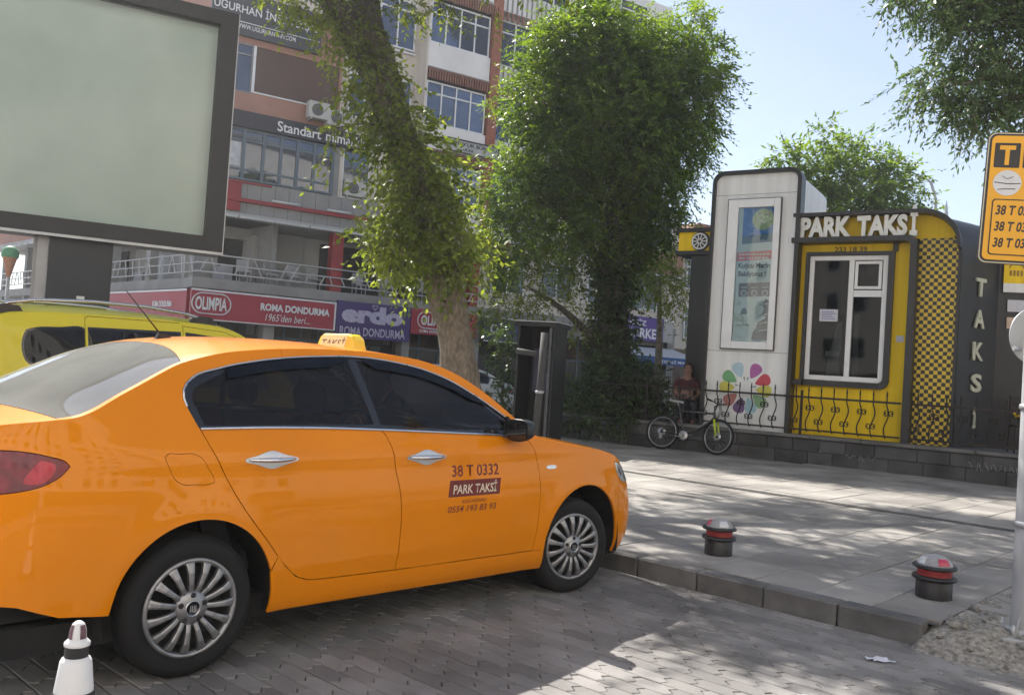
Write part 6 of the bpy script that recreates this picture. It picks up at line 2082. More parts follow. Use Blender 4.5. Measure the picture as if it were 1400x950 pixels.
crown('crown', tM, [(3.9, 24.0, 4.1, .55, .45), (4.35, 23.6, 3.7, .34, .4), (3.85, 24.0, 4.7, .45, .4), (3.55, 24.4, 4.2, .4, .4), (4.45, 23.6, 4.3, .3, .5), (4.75, 23.4, 3.0, .22, .6)], 30, .12, 52, LF_left, BK1, nleaf=9, twig=.36, droop=.4, shell=.2)
# ================================================================ street furniture
M_galv = mat('galvanised', (.42, .43, .44), .48, .55, var=.16, scale=5, rvar=.25)
M_galv_p = mat('grey_post_paint', (.40, .41, .42), .55, .1, var=.12, scale=4, bump=.05)
M_sy = mat('sign_yellow', (.82, .40, .012), .38, var=.05, scale=2)
M_sblk = mat('sign_black', (.02, .018, .016), .45, var=.1)
M_swht = mat('sign_white', (.66, .66, .66), .5, var=.06, scale=6)

# ---- bollards
def bollard(x, y, label, r=.112, rz=0.0):
    b = empty('bollard', st(x, y, .13), rz, label, 'bollard', 'low black pavement bollards')
    MB().lathe([(r, 0), (r, .115), (r - .004, .12)], 32).build('base_drum', M_blk, b, fix=False)
    MB().lathe([(r - .006, .118), (r + .022, .120), (r + .026, .130), (r + .022, .142), (r - .01, .146)], 32).build('collar', M_blk, b, fix=False)
    MB().lathe([(r - .006, .14), (r - .006, .192)], 32, cap=False).build('red_band', mat('bollard_red', (.30, .03, .03), .5, var=.15, scale=10), b, fix=False)
    MB().lathe([(r - .01, .190), (r + .020, .192), (r + .026, .202), (r + .018, .212), (r - .002, .214)], 32).build('collar', M_blk, b, fix=False)
    MB().lathe([(r - .002, .212), (r - .006, .225), (r - .022, .252), (r - .055, .272), (r - .09, .279), (1e-4, .281)], 32, cap=False).build('dome', mat('bollard_grey', (.34, .34, .335), .5, var=.1), b, fix=False)
    def patch(a0, a1, z0, z1, m):
        V = []
        na, nz = 6, 4
        for i in range(na + 1):
            for j in range(nz + 1):
                a = R(a0 + (a1 - a0) * i / na); z = z0 + (z1 - z0) * j / nz
                rr = np.interp(z, [.214, .225, .252, .272, .279], [r - .002, r - .006, r - .022, r - .055, r - .09]) + .0022
                V.append((rr * math.cos(a), rr * math.sin(a), z + .0016))
        MB().add(V, [(i * (nz + 1) + j, (i + 1) * (nz + 1) + j, (i + 1) * (nz + 1) + j + 1, i * (nz + 1) + j + 1) for i in range(na) for j in range(nz)], True).build('reflector', m, b, fix=False)
    red, wht = mat('reflector_red', (.55, .05, .10), .3, var=.15, coat=.5), mat('reflector_white', (.62, .63, .64), .3, var=.1, coat=.5)
    for k in range(4):
        patch(k * 90 + 5, k * 90 + 48, .222, .262, red if k % 2 else wht)
    return b


bollard(4.20, -.20, 'low black bollard with red band nearer the taxi nose', .105, R(-62 - 47))
bollard(4.29, -1.74, 'low black bollard with red band nearer the sign post', .112, R(-62 + 43))

# ---- traffic cone at lower left
co = empty('traffic_cone', (-1.02, 2.19, 0), R(20), 'white plastic cone with black bands behind the taxi', 'cone')
def cr(z): return .0335 + (.665 - z) * .135
prof = [(.17, .0), (.172, .02), (.15, .03), (cr(.05), .05)]
cone_w = mat('cone_white', (.72, .72, .72), .38, var=.05, scale=5)
MB().lathe([(cr(.05) + .02, .03), (cr(.07), .07), (cr(.30), .30), (cr(.56), .56), (cr(.655) + .0015, .652), (cr(.665) - .001, .659), (cr(.67) - .006, .663)], 40, cap=False).build('cone_body', cone_w, co, fix=False)
MB().box(-.19, .19, -.19, .19, .0, .035, .012).build('cone_foot', M_blk, co)
MB().lathe([(.0275, .655), (.0275, .672), (.0275, .690)], 32, cap=False).build('black_band', M_blk, co, fix=False)
MB().lathe([(cr(.553) + .0022, .553), (cr(.580) + .0022, .580)], 40, cap=False).build('black_band', M_blk, co, fix=False)
MB().lathe([(cr(.30) + .0025, .27), (cr(.33) + .0025, .33)], 40, cap=False).build('black_band', M_blk, co, fix=False)
MB().lathe([(.026, .688), (.030, .690), (.030, .697), (.025, .702), (.021, .707)], 32, cap=False).build('collar_ring', cone_w, co, fix=False)
MB().lathe([(.0205, .705), (.0185, .728), (.014, .742), (.007, .748), (1e-4, .749)], 24, cap=False).build('cone_tip', cone_w, co, fix=False)
for a in (190, 290):
    V = []
    for i in range(5):
        for j, (rr, z) in enumerate(((.0212, .708), (.0195, .728), (.0152, .741))):
            t = R(a + 50 * i / 4)
            V.append((rr * math.cos(t), rr * math.sin(t), z))
    MB().add(V, [(i * 3 + j, i * 3 + 3 + j, i * 3 + 4 + j, i * 3 + 1 + j) for i in range(4) for j in range(2)], True).build('reflector', mat('cone_reflector', (.15, .07, .09), .3, var=.3, scale=60), co, fix=False)

# ---- taxi rank sign on its post at the right edge
sp = empty('rank_sign', (3.06, 5.12, .10), R(-14), 'yellow taxi rank sign with plate numbers on a grey post', 'sign')
MB().lathe([(.0, 0), (.105, 0), (.105, .04), (.085, .05)], 28, cap=False).build('post_foot', M_galv_p, sp, fix=False)
MB().tube([(0, 0, .0), (0, 0, 2.16)], .078, 24).build('post_lower', M_galv_p, sp, fix=False)
MB().tube([(0, 0, 2.14), (0, .02, 3.1)], .03, 16).build('post_upper', M_galv, sp, fix=False)
MB().lathe([(.079, .0), (.088, .004), (.088, .034), (.079, .038)], 28, 'z', (0, 0, .62), cap=False).build('clamp', M_galv, sp, fix=False)
MB().lathe([(.079, .0), (.088, .004), (.088, .03), (.079, .034)], 28, 'z', (0, 0, 1.30), cap=False).build('clamp', M_galv, sp, fix=False)
MB().box(-.165, .165, -.165, .165, -.02, .012, .004).build('base_plate', M_galv_p, sp)
for k in range(4):
    MB().tube([(.13 * math.cos(R(45 + 90 * k)), .13 * math.sin(R(45 + 90 * k)), 0), (.13 * math.cos(R(45 + 90 * k)), .13 * math.sin(R(45 + 90 * k)), .075)], .012, 8).build('anchor_bolt', M_galv, sp)
for k in range(3):
    a = R(160 + 70 * k)
    MB().prism([(.075, .0), (.15, .0), (.075, .12)], -.004, .004, 'y').build('gusset', M_galv_p, sp, rot=(0, 0, a))
sg = empty('sign_panel', (.19, -.06, 2.125), rot=(0, R(2.2), R(-3))); sg.parent = sp
def plate(x0, x1, z0, z1, r, y0, y1, name, m, par):
    return MB().prism(rrect(x0, x1, z0, z1, r, 6), y0, y1, 'y').build(name, m, par)
SWd, SH = .66, .775
x0 = -.555
plate(x0, x0 + SWd, 0, SH, .045, -.004, .012, 'sign_back', M_sblk, sg)
plate(x0 + .004, x0 + SWd - .004, .004, SH - .004, .042, -.0062, -.0042, 'sign_border', mat('sign_edge', (.62, .56, .40), .4), sg)
plate(x0 + .010, x0 + SWd - .010, .010, SH - .010, .038, -.0084, -.0064, 'sign_black_line', M_sblk, sg)
plate(x0 + .022, x0 + SWd - .022, .022, SH - .022, .03, -.0106, -.0086, 'sign_face', M_sy, sg)
for i, ch in enumerate('TAKS'):
    bx0 = x0 + .040 + i * .152
    plate(bx0, bx0 + .135, .565, .710, .006, -.0126, -.0108, 'letter_tile', M_sblk, sg)
    text_fit(ch, .085, .115, M_sy, 'lettering', sg, (bx0 + .0675, -.0135, .580), offset=.04)
MB().lathe([(.075, -.0126), (.075, -.0108)], 36, 'y', (x0 + .120, 0, .475)).build('white_disc', M_swht, sg)
ln = MB().tube([(x0 + .052, -.0135, .478), (x0 + .12, -.0135, .470), (x0 + .19, -.0135, .474)], .0022, 4)
ln.tube([(x0 + .072, -.0135, .435), (x0 + .12, -.0135, .440), (x0 + .165, -.0135, .440)], .0022, 4)
ln.tube([(x0 + .09, -.0135, .515), (x0 + .118, -.0135, .498), (x0 + .15, -.0135, .512)], .0016, 4)
ln.build('disc_lines', M_sblk, sg, fix=False)
plate(x0 + .050, x0 + SWd - .05, .050, .380, .02, -.0122, -.0108, 'frame_line', M_sblk, sg)
plate(x0 + .057, x0 + SWd - .057, .057, .373, .016, -.0138, -.0124, 'list_face', M_sy, sg)
for i, t_ in enumerate(('38 T 0332', '38 T 0334', '38 T 0336')):
    text_fit(t_, .225, .058, M_sblk, 'lettering', sg, (x0 + .072, -.0146, .285 - i * .095), offset=.03, shear=.15, center=False)
# round plate on the post, seen from behind
rd = empty('round_plate', (.03, .20, 1.745), R(25)); rd.parent = sp
MB().lathe([(.168, 0), (.170, .004), (.168, .008)], 40, 'y').build('plate_back', mat('plate_grey', (.46, .47, .48), .5, .2, var=.06), rd, fix=False)
MB().tube([(-.165, -.03, -.085), (-.115, -.03, -.085)], .014, 8).build('plate_bracket', M_galv, rd)

# ---- billboard behind the van
bb = empty('billboard', (-5.56, 11.35, 0), R(28), 'large blank greenish backlit billboard in a dark frame on a wide post', 'billboard')
bw = 5.6
xr = 1.62; xl = xr - bw
zb, zt = 2.73, 6.0
M_frame = mat('billboard_frame', (.03, .031, .032), .55, .2, var=.12, scale=2)
fr = MB()
ft = .23
fr.box(xl, xr, -.34, .10, zb, zb + ft).box(xl, xr, -.34, .10, zt - ft * .8, zt).box(xr - ft, xr, -.34, .10, zb + ft, zt - ft * .8).box(xl, xl + ft, -.34, .10, zb + ft, zt - ft * .8)
fr.build('frame', M_frame, bb)
edge = MB().box(xr, xr + .012, -.35, -.30, zb, zt).box(xl, xr, -.355, -.341, zb - .004, zb + .03)
edge.build('frame_trim', M_galv, bb)
face = mat('billboard_face', (.47, .555, .53), .6, var=.10, scale=.55, rgb2=(.75, .79, .78), detail=9)  # soft stain and blotchy reflections both put into the mottled colour
MB().box(xl + ft, xr - ft, -.16, -.10, zb + ft, zt - ft * .8).build('blank_panel', face, bb)
MB().box(xl + ft, xr - ft, -.285, -.279, zb + ft, zt - ft * .8).build('cover_glass', glass_mat('billboard_glass', (.93, .96, .94), rough=.15, ior=1.3), bb)
MB().box(-.43, .30, -.24, .12, 0, zb - .004).build('post', mat('billboard_post', (.03, .033, .038), .5, .2, var=.15, scale=1.5), bb)
MB().box(-.56, -.435, -.20, .10, 0, zb - .004).box(-.60, -.562, -.10, .06, 0, zb - .004).build('post_side', mat('post_side', (.34, .34, .345), .5, .3, var=.12, scale=4), bb)  # paler left side of the post
MB().box(-.08, .01, -.247, -.241, 1.98, 2.02).build('maker_plate', M_swht, bb)

# ---- dark telephone cabinet and a slim pole in front of it
ph = empty('phone_cabinet', (.62, 15.9, .13), R(-20), 'dark open telephone cabinet beside the hedge, behind the taxi bonnet', 'cabinet')
M_cab = mat('cabinet_black', (.011, .0115, .013), .6, var=.25, scale=3)
MB().box(-.44, -.40, -.35, .40, 0, 2.12).build('side_panel', M_cab, ph)
MB().box(.22, .26, -.35, .40, 0, 2.12).build('side_panel', M_cab, ph)
MB().box(-.40, .22, .36, .40, 0, 2.12).build('back_panel', M_cab, ph)
MB().box(-.48, .30, -.40, .44, 2.12, 2.20).build('roof', M_cab, ph)
MB().box(-.50, .32, -.42, .46, 2.20, 2.215).build('roof_edge', mat('pale_edge', (.5, .5, .5), .5), ph)
MB().box(-.28, .14, .10, .359, .95, 1.75, .03).build('phone_board', mat('phone_blue', (.06, .06, .12), .4, var=.2), ph)
MB().box(-.10, .02, .02, .10, 1.30, 1.62, .02).build('handset', mat('handset_grey', (.20, .20, .26), .35), ph)
MB().box(.15, .20, -.35, .10, 0, 2.11).build('door_stile', mat('stile_grey', (.10, .10, .115), .4), ph)
pz = empty('grey_pole', (.50, 15.2, .13), 0, 'slim grey pole with a clamp in front of the dark telephone cabinet', 'pole')
MB().tube([(0, 0, 0), (.05, 0, 2.0)], .065, 14).build('pole_tube', mat('pole_concrete', (.06, .06, .06), .8, var=.15), pz)
MB().lathe([(.066, 0), (.08, .01), (.08, .04), (.066, .05)], 16, c=(.024, 0, .95), cap=False).build('clamp', M_galv_p, pz)
MB().tube([(-.08, 0, 1.62), (-.42, .02, 1.66)], .05, 8).build('arm', mat('pole_concrete', (.06, .06, .06), .8), pz)

# ---- bicycle against the wall
bk = empty('bicycle', kw(-3.74, -.30, 0), KA, 'black mountain bike with lime yellow fork leaning against the low wall', 'bicycle')
bk.rotation_euler = (R(-9), 0, KA)
M_bframe = mat('bike_black', (.015, .015, .017), .3, var=.15, coat=.5)
M_lime = mat('fork_lime', (.50, .60, .02), .35, var=.06)
M_grey = mat('bike_alloy', (.42, .42, .43), .35, .8, var=.1)
Rw = .335
def bike_wheel(x, steer):
    w = empty('wheel', (x, 0, Rw), steer); w.parent = bk
    MB().tube([((Rw - .024) * math.cos(t * math.pi / 24), 0, (Rw - .024) * math.sin(t * math.pi / 24)) for t in range(48)], .024, 8, True).build('tyre', M_rubber, w, fix=False)
    MB().tube([((Rw - .055) * math.cos(t * math.pi / 24), 0, (Rw - .055) * math.sin(t * math.pi / 24)) for t in range(48)], .012, 6, True).build('rim', M_grey, w, fix=False)
    s_ = MB()
    for k in range(28):
        t = 2 * math.pi * k / 28
        s_.tube([(.02 * math.cos(t + .9 * (-1) ** k), .028 * (-1) ** k, .02 * math.sin(t + .9 * (-1) ** k)), ((Rw - .06) * math.cos(t), 0, (Rw - .06) * math.sin(t))], .0013, 3, caps=False)
    s_.build('spokes', M_grey, w, fix=False)
    MB().lathe([(.022, -.05), (.03, -.03), (.018, -.02), (.018, .02), (.03, .03), (.022, .05)], 14, 'y').build('hub', M_bframe, w, fix=False)
    MB().lathe([(.03, -.036), (.082, -.036), (.082, -.032), (.03, -.032)], 24, 'y', cap=False).build('brake_disc', M_grey, w, fix=False)
    return w


bike_wheel(0, 0); fw = bike_wheel(1.10, R(-14))
HT, HB, BB, ST, SJ = (.98, 0, .80), (1.02, 0, .66), (.44, 0, .30), (.27, 0, .86), (.30, 0, .76)
fmt = MB()
fmt.tube([(.99, 0, .76), SJ], [.018, .016], 10); fmt.tube([(1.01, 0, .69), (.80, 0, .50), BB], [.024, .025, .022], 10); fmt.tube([BB, ST], .016, 10)
for s_ in (-1, 1):
    fmt.tube([(BB[0], s_ * .03, BB[2]), (0, s_ * .06, Rw)], .010, 8); fmt.tube([(SJ[0], s_ * .02, SJ[2] - .02), (.06, s_ * .05, .45), (0, s_ * .06, Rw)], .009, 8)
fmt.tube([HT, HB], .023, 10)
fmt.build('frame', M_bframe, bk, fix=False)
MB().tube([(.92, -.0235, .64), (.66, -.0245, .445)], .003, 4).build('frame_stripe', M_swht, bk)
MB().tube([(.80, -.0165, .765), (.52, -.0165, .765)], .0025, 4).build('frame_stripe', M_swht, bk)
fk = empty('fork', (1.0, 0, .62), R(-14)); fk.parent = bk
for s_ in (-1, 1):
    MB().tube([(.03, s_ * .062, .03), (.10, s_ * .062, -.285)], [.021, .017], 10).build('fork_leg', M_lime, fk)
MB().tube([(.02, -.075, .05), (.02, .075, .05)], .022, 8).build('fork_crown', M_bframe, fk)
MB().tube([(.015, 0, .03), (-.03, 0, .28)], .014, 8).build('steerer', M_bframe, fk)
MB().tube([(-.03, 0, .27), (.05, 0, .32)], .015, 8).build('stem', M_bframe, fk)
MB().tube([(.02, -.31, .37), (.04, -.2, .355), (.05, -.05, .325), (.05, .05, .325), (.04, .2, .355), (.02, .31, .37)], .0125, 8).build('handlebar', M_bframe, fk)
for s_ in (-1, 1):
    MB().tube([(.018, s_ * .20, .357), (.0, s_ * .32, .372)], .018, 8).build('grip', M_rubber, fk)
    MB().tube([(.06, s_ * .18, .35), (.09, s_ * .27, .32)], .006, 6).build('brake_lever', M_grey, fk)
cb = MB()
for k in range(4): cb.tube([(.06 + .01 * k, -.02 + .013 * k, .32), (.12, -.05 + .03 * k, .20), (.06, -.02 + .02 * k, .08), (.03, .0, .0)], .004, 5)
cb.build('cables', M_blk, fk, fix=False)
MB().tube([ST, (.24, 0, .92)], .013, 8).build('seat_post', M_grey, bk)
sd_ = MB()
ring = []
for i, (x_, w_, z_) in enumerate(((.10, .012, -.01), (.06, .018, .0), (-.02, .03, .004), (-.10, .062, .008), (-.15, .074, .018), (-.175, .06, .022), (-.18, .02, .02))):
    ring += [(x_, -w_, z_ - .03), (x_, -w_, z_), (x_, -w_ * .4, z_ + .014), (x_, w_ * .4, z_ + .014), (x_, w_, z_), (x_, w_, z_ - .03)]
sd_.add(ring, [(i * 6 + j, i * 6 + j + 1, i * 6 + 7 + j, i * 6 + 6 + j) for i in range(6) for j in range(5)] + [(0, 1, 2, 3, 4, 5), (36, 37, 38, 39, 40, 41)], False)
sd_.build('saddle', mat('saddle_grey', (.30, .30, .30), .5, var=.15), bk, (.26, 0, .945))
MB().lathe([(.02, -.045), (.085, -.045), (.09, -.042), (.085, -.038), (.02, -.038)], 24, 'y', BB, cap=False).build('chainring', M_grey, bk, fix=False)
for s_, a in ((-1, 200), (1, 20)):
    e = (BB[0] + .165 * math.cos(R(a)), s_ * .085, BB[2] + .165 * math.sin(R(a)))
    MB().tube([(BB[0], s_ * .07, BB[2]), e], .010, 8).build('crank', M_grey, bk)
    MB().box(e[0] - .045, e[0] + .045, e[1] + s_ * .01 - .035, e[1] + s_ * .01 + .035, e[2] - .01, e[2] + .012).build('pedal', M_blk, bk)
MB().tube([(BB[0], -.042, BB[2] + .085), (0, -.05, Rw + .045), (0, -.05, Rw - .045), (BB[0], -.042, BB[2] - .085)], .004, 4, True).build('chain', M_blk, bk, fix=False)
MB().box(-.03, .03, -.07, -.045, .20, .30).build('derailleur', M_grey, bk)
# ================================================================ the yellow van beyond the taxi
VX, VL = .84, 5.30
van = empty('van_taxi', st(VX, VL, 0), TH, 'lime yellow van taxi with silver roof rails behind the orange taxi', 'van')
vplan = [(-.52, 0), (-.515, -.35), (-.49, -.60), (-.43, -.72), (-.32, -.775), (-.1, -.80), (.5, -.80), (1.2, -.80), (1.9, -.80), (2.3, -.795), (2.6, -.775), (2.82, -.72), (2.98, -.60), (3.08, -.35), (3.11, 0)]
v_is = ([.15, .25, .4, .7, .95, 1.05, 1.2, 1.4, 1.6, 1.75, 1.85], [.08, .04, .012, .0, .004, .014, .04, .085, .14, .20, .25])
v_if = ([.15, .3, .6, .8, .95, 1.1, 1.8], [.08, .02, .0, .05, .14, .3, .6])
v_ir = ([.15, .3, .6, .95, 1.1, 1.4, 1.6, 1.75, 1.85], [.05, .01, .0, .008, .02, .055, .10, .18, .24])
v_ze = ([-.55, -.42, -.25, .0, .4, .9, 1.4, 1.75, 1.95, 2.12, 2.3, 2.5, 2.65, 2.85, 3.0, 3.12], [1.55, 1.60, 1.645, 1.675, 1.695, 1.705, 1.70, 1.68, 1.63, 1.53, 1.39, 1.20, 1.08, 1.0, .92, .84])
v_zc = ([-.55, -.45, -.25, .2, .8, 1.4, 1.75, 1.95, 2.15, 2.4, 2.6, 2.75, 2.9, 3.05, 3.12], [1.60, 1.68, 1.73, 1.765, 1.775, 1.765, 1.74, 1.69, 1.57, 1.34, 1.15, 1.06, 1.0, .90, .84])
VB = Body(vplan, v_is, v_if, v_ir, v_ze, v_zc, 2.55, -.2, p=3.0)
vz = lambda a, b, n: [(x, float(VB.ze(x))) for x in np.linspace(a, b, n)]
var_ = arc(0, .31, .37, -10, 190, 24); vaf = arc(2.3, .31, .37, -10, 190, 24)
q_hole = curve_pts([(-.095, 1.515), (-.11, 1.48), (-.112, 1.29), (-.095, 1.25), (.0, 1.195), (.10, 1.14), (.25, 1.11), (.385, 1.105), (.385, 1.575), (.2, 1.56), (-.05, 1.532), (-.095, 1.515)], 40)[:-1]
s_hole = [(.435, 1.10), (1.315, 1.08), (1.315, 1.60), (.435, 1.577)]
f_hole = [(1.365, 1.08), (2.25, 1.07), (2.30, 1.15), (2.05, 1.42), (1.85, 1.565), (1.365, 1.60)]
VR = -.40
VB.panel('rear_side', clean([(VR, .33)] + [(VR, float(VB.ze(VR)))] + vz(VR, .41, 14) + [(.41, .33)] + var_), M_van, van, holes=[q_hole], gap=.002)
VB.panel('sliding_door', [(.41, .33), (1.34, .33), (1.34, 1.675), (1.31, 1.688), (.44, 1.678), (.41, 1.65)], M_van, van, holes=[s_hole], gap=.003)
VB.panel('front_door', clean([(1.34, .33), (1.92, .33), (2.0, .60), (2.2, .72), (2.36, .95), (2.36, 1.12), (2.10, 1.46), (1.92, 1.59), (1.78, 1.635), (1.34, 1.66)]), M_van, van, holes=[f_hole], gap=.003)
VB.panel('roof_side', clean([(.41, 1.655), (.44, 1.681), (1.31, 1.691), (1.34, 1.663), (1.78, 1.638), (1.92, 1.593), (2.10, 1.463), (2.36, 1.123)] + vz(2.56, .41, 30)), M_van, van, gap=.0005)
VB.panel('front_fender', clean([(2.36, .95), (2.36, 1.12)] + vz(2.56, 2.9, 8) + [(2.9, .33)] + [p for p in vaf if p[1] > .33] + [(1.92, .33), (2.0, .60), (2.2, .72)]), M_van, van, gap=.002)
avF, avE, avR0 = VB.ax(2.9), VB.A[-1] - .002, VB.A[0] + .002
VB.panel('front_bumper', [(avF, .25), (avF, float(VB.ze(2.9))), (VB.ax(3.0), .92), (avE, .84), (avE, .25)], M_van, van, conv=False)
VB.panel('rear_face', [(avR0, .3), (VB.ax(VR), .3), (VB.ax(VR), float(VB.ze(VR))), (VB.ax(-.48), 1.575), (avR0, 1.56)], M_van, van, conv=False)
for h in (q_hole, s_hole, f_hole):
    VB.panel('side_window', h, M_tint, van, gap=-.006, off=-.008, flange=0)
    VB.panel('window_rubber', shrink(h, -.012), M_gloss_blk, van, holes=[shrink(h, .018)], gap=0, off=-.004, flange=.004)
VB.toppanel('roof', lambda v: -.50, lambda v: 1.86 + .08 * (1 - v * v), M_van, van, gap=0, nx=24)
VB.toppanel('windscreen', lambda v: 1.86 + .08 * (1 - v * v), lambda v: 2.5 + .12 * (1 - v * v), M_screen, van, v0=-.94, v1=.94)
for q in (-1, 1): VB.toppanel('windscreen_pillar', lambda v: 1.86 + .08 * (1 - v * v), lambda v: 2.56, M_van, van, v0=min(q, q * .94), v1=max(q, q * .94), nv=3, gap=0)
VB.toppanel('hood', lambda v: 2.5 + .12 * (1 - v * v), lambda v: 3.07, M_van, van)
for sg in (-1, 1):
    pts = []
    for x, h in ((-.32, .0), (-.22, .075), (.0, .095), (.5, .105), (1.0, .10), (1.4, .075), (1.62, .03), (1.72, .0)):
        q = VB.side(VB.ax(x), float(VB.ze(x)))
        pts.append((x, sg * (abs(q[1]) - .05), float(VB.ze(x)) + .012 + h))
    MB().tube(curve3(pts, 30) if 'curve3' in globals() else pts, .017, 8).build('roof_rail', M_satin, van)
    for x0 in (-.30, 1.50):
        y_ = sg * (abs(VB.side(VB.ax(x0), float(VB.ze(x0)))[1]) - .05)
        MB().prism([(x0 - .08, 0), (x0 + .22, 0), (x0 + .17, .075), (x0 + .05, .085), (x0 - .03, .05)], y_ - .025, y_ + .025, 'y').build('rail_foot', M_blk, van, (0, 0, float(VB.ze(x0 + .05)) - .002))
MB().box(-.45, 2.9, -.70, .70, .2, .32).build('floor_pan', M_under, van)
make_seat(van, 1.55, -.36); make_seat(van, 1.55, .36); make_seat(van, .55, 0, 1.2, rear=True)
MB().box(2.25, 2.55, -.62, .62, .75, 1.04, .05).build('dashboard', M_seat, van)
for x, y, s_ in ((0, -.79, -1), (2.3, -.79, -1), (0, .79, 1), (2.3, .79, 1)): wheel_parts(van, x, y, 0, s_, r=.305, rim=.20, full=False)
VB.strip('belt_trim', [(x, 1.03) for x in np.linspace(-.3, 2.3, 20)], M_blk, van, r=.008)
MB().tube([(.85, -.70, 1.55), (1.0, -.65, 1.30), (1.15, -.6, 1.05)], .012, 6).build('seat_belt', M_seat, van)

# ---- pale car parked across the street: the same kind of saloon in white
SKIP = ('roof_sign', 'door_lettering', 'lettering_panel', 'rain_visor', 'aerial', 'sign_', 'lettering', 'grab_handle')
car2 = empty('parked_car', (-.95, 23.4, -.02), R(-150), 'white saloon car parked across the street behind the leaning tree', 'car')
for ch in [o for o in bpy.data.objects if o.parent == taxi]:
    if ch.name.split('.')[0] in SKIP: continue
    c = copy_tree(ch, car2)
    if c.type == 'MESH' and c.material_slots and c.material_slots[0].material == M_taxi:
        c.material_slots[0].link = 'OBJECT'; c.material_slots[0].material = M_white_car

# ---- things on the terrace right of the kiosk
ch_ = empty('garden_chair', kw(2.25, .75, .49), KA + R(15), 'dark metal chair beside the kiosk end, yellow flowers on it', 'chair')
fr_ = MB()
for dx in (-.2, .2):
    fr_.tube([(dx, -.2, 0), (dx * .95, -.18, .44)], .014, 6); fr_.tube([(dx, .24, 0), (dx * .95, .2, .44), (dx * .9, .28, .95)], .014, 6)
fr_.build('frame', M_iron2, ch_, fix=False)
MB().box(-.21, .21, -.2, .22, .43, .46).build('seat', M_iron2, ch_)
bkp = MB()
for z in (.6, .7, .8, .9): bkp.box(-.2, .2, .235 + (z - .6) * .12, .25 + (z - .6) * .12, z - .03, z + .03)
bkp.build('backrest', M_iron2, ch_)
fl = empty('flower_bunch', kw(2.22, .72, .95), 0, 'bunch of yellow flowers on the dark chair by the kiosk', 'flowers')
MB().lathe([(.07, 0), (.10, .12), (.09, .12)], 12).build('pot', M_kblk, fl, fix=False)
fb = MB(); fg = MB()
r_ = random.Random(9)
for k in range(26):
    a, rr, z = r_.uniform(0, 6.3), r_.uniform(.02, .17), r_.uniform(.14, .26)
    fb.sphere((rr * math.cos(a), rr * math.sin(a), z), .026, 6, 4)
    fg.add([(rr * math.cos(a), rr * math.sin(a), z - .02), (0, .01, .1), (.01, 0, .1)], [(0, 1, 2)])
fb.build('blossoms', mat('blossom_yellow', (.75, .50, .02), .7, var=.2), fl, fix=False); fg.build('stalks', LF_hedge, fl, fix=False)

# ---- far street lamp and a slim spire over the kiosk roof
lp = empty('street_lamp', (21.2, 45, 0), R(-20), 'slim grey street lamp with bent top beyond the kiosk roof', 'street lamp')
MB().tube([(0, 0, 0), (0, 0, 9), (.02, 0, 11.6), (-.25, 0, 12.5), (-.6, 0, 12.8)], [.11, .09, .075, .07, .06], 8).build('mast', M_galv_p, lp)
MB().box(-.95, -.55, -.1, .1, 12.72, 12.86, .03).build('lamp_head', M_galv, lp)
sr = empty('minaret', (75, 155, 0), 0, 'tiny far minaret tip beyond the kiosk roof', 'tower')
MB().lathe([(1.2, 0), (1.1, 24), (1.5, 25), (1.5, 26), (.9, 26.2), (.9, 30.5)], 16).build('shaft', M_white_r, sr, fix=False)
MB().lathe([(1.0, 30.5), (.5, 33), (.05, 36.5)], 16, cap=False).build('cap', mat('lead_grey', (.2, .21, .22), .6), sr, fix=False)

# ================================================================ person sitting behind the fence
def skin_mesh(name, pts, edges, radii, root=0, sub=2):
    me = bpy.data.meshes.new(name); me.from_pydata(pts, edges, [])
    o = bpy.data.objects.new(name, me); COL.objects.link(o)
    md = o.modifiers.new('skin', 'SKIN'); sb = o.modifiers.new('sub', 'SUBSURF'); sb.levels = sub; sb.render_levels = sub
    sv = me.skin_vertices[0].data
    for i, r in enumerate(radii):
        sv[i].radius = (r, r) if not hasattr(r, '__len__') else r
        sv[i].use_root = (i == root)
    dg = bpy.context.evaluated_depsgraph_get()
    m2 = bpy.data.meshes.new_from_object(o.evaluated_get(dg))
    bpy.data.objects.remove(o, do_unlink=True)
    m2.polygons.foreach_set('use_smooth', [True] * len(m2.polygons))
    return m2


pe = empty('person', kw(-3.66, .72, .40), KA + R(180) + R(25), 'person in a dark red shirt sitting behind the fence beside the bicycle', 'person')
M_skin = mat('skin', (.26, .14, .10), .55, var=.1, scale=8)
M_shirt = mat('shirt_maroon', (.085, .02, .024), .85, var=.15, scale=6, bump=.2)
M_trou = mat('trousers_dark', (.03, .032, .045), .85, var=.15)
M_hair = mat('hair_dark', (.03, .022, .018), .7, var=.3, scale=30)
P_, E_, R_ = [], [], []
def add(p, r, par=None):
    P_.append(p); R_.append(r)
    if par is not None: E_.append((par, len(P_) - 1))
    return len(P_) - 1
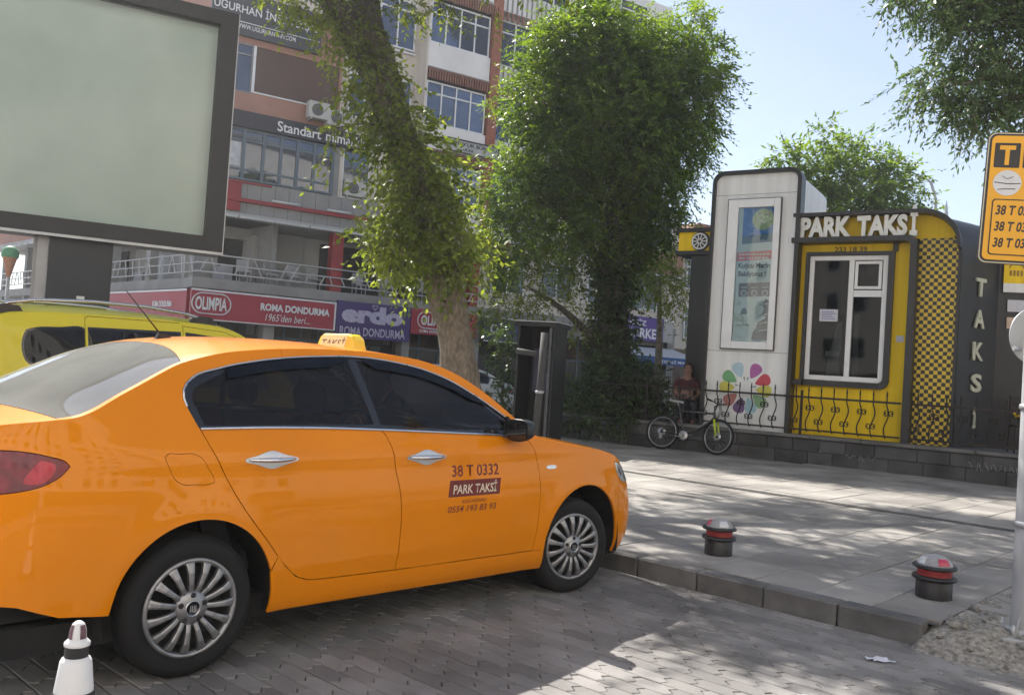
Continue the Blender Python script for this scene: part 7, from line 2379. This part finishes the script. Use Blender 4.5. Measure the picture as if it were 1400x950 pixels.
# y forward, sitting on a bench 0.45 high
pel = add((0, 0, .50), .14); wa_ = add((0, .01, .68), .125, pel); ch1 = add((0, .0, .86), (.165, .12), wa_); nk = add((0, .02, 1.02), .058, ch1); jw = add((0, .035, 1.12), (.068, .078), nk); hd_ = add((0, .02, 1.21), (.078, .096), jw); cr_ = add((0, .005, 1.28), (.055, .065), hd_)
ns = add((0, .125, 1.165), .012, jw)
for s_ in (-1, 1):
    add((s_ * .085, .0, 1.17), .014, jw)
    sh_ = add((s_ * .18, 0, .93), .062, ch1); el = add((s_ * .24, .10, .68), .046, sh_); wr = add((s_ * .13, .30, .60), .030, el); hn = add((s_ * .10, .37, .59), (.038, .02), wr)
    for k in range(4):
        f0 = add((s_ * (.10 + .022 * (k - 1.5)), .42, .588), .0095, hn); f1 = add((s_ * (.10 + .022 * (k - 1.5)), .45 + .006 * (1.5 - abs(k - 1.5)), .572), .0085, f0)
    t0 = add((s_ * .058, .38, .60), .011, hn); add((s_ * .045, .41, .595), .0095, t0)
    kn_ = add((s_ * .12, .40, .50), .072, pel); an = add((s_ * .12, .42, .10), .045, kn_); add((s_ * .13, .55, .05), (.045, .03), an)
bm_ = skin_mesh('body', P_, E_, R_); bm_.materials.clear(); bm_.materials.append(M_skin); inst('body', bm_, pe)
sm = skin_mesh('shirt', [(0, 0, .52), (0, .01, .68), (0, 0, .86), (0, .01, .965), (-.18, 0, .93), (-.222, .06, .77), (.18, 0, .93), (.222, .06, .77)], [(0, 1), (1, 2), (2, 3), (2, 4), (4, 5), (2, 6), (6, 7)], [.158, .145, (.182, .138), .082, .08, .068, .08, .068])
sm.materials.clear(); sm.materials.append(M_shirt); inst('shirt', sm, pe)
tm = skin_mesh('trousers', [(0, 0, .50), (-.12, .40, .50), (-.12, .42, .16), (.12, .40, .50), (.12, .42, .16)], [(0, 1), (1, 2), (0, 3), (3, 4)], [.165, .088, .07, .088, .07])
tm.materials.clear(); tm.materials.append(M_trou); inst('trousers', tm, pe)
hm_ = MB().sphere((0, -.012, 1.235), .1, 16, 10, (.88, 1.0, .85)); inst('hair', hm_.mesh('hair', M_hair, True), pe)
for s_ in (-1, 1): MB().sphere((s_ * .032, .105, 1.195), .011, 8, 6).build('eye', M_hair, pe)
MB().box(-.025, .025, .108, .114, 1.118, 1.126).build('mouth', mat('lips', (.2, .07, .06), .6), pe)
bn = empty('bench', kw(-3.66, .74, .40), KA, 'low dark bench behind the fence under the seated person', 'bench')
MB().box(-.7, .7, -.2, .25, .38, .42).build('seat', M_brown, bn)
for dx in (-.6, .55):
    MB().box(dx, dx + .06, -.18, .23, 0, .38).build('leg', M_iron2, bn)

# ---- scrap of paper on the road
pp = MB()
c0 = st(3.0, -1.88, 0)
rr_ = random.Random(12)
for i in range(7):
    for j in range(4):
        pp.v.append((c0.x + (i - 3) * .024 + rr_.uniform(-.008, .008), c0.y + (j - 1.5) * .022 + rr_.uniform(-.008, .008), .006 + rr_.uniform(0, .012)))
for i in range(6):
    for j in range(3):
        if (i, j) in ((0, 0), (5, 2), (5, 1)): continue
        q = i * 4 + j
        pp.f.append((q, q + 4, q + 5, q + 1)); pp.sm.append(False)
tag(pp.build('paper_scrap', M_paper), 'crumpled white paper scrap on the road near the broken kerb end', 'litter')

# ================================================================ thin volume added to imitate the veil of a flaring lens
hz = MB().box(-230, 230, -130, 270, -1.2, 38.5).build('veil_haze', None)
tag(hz, kind='stuff')
mh = bpy.data.materials.new('veil_haze'); mh.use_nodes = True
hn_ = mh.node_tree.nodes; hn_.clear()
h_out = hn_.new('ShaderNodeOutputMaterial'); h_vol = hn_.new('ShaderNodeVolumePrincipled')
h_vol.inputs['Color'].default_value = (.92, .93, .95, 1)
h_vol.inputs['Density'].default_value = .0013
h_vol.inputs['Anisotropy'].default_value = .5
mh.node_tree.links.new(h_vol.outputs[0], h_out.inputs['Volume'])
hz.data.materials.append(mh)
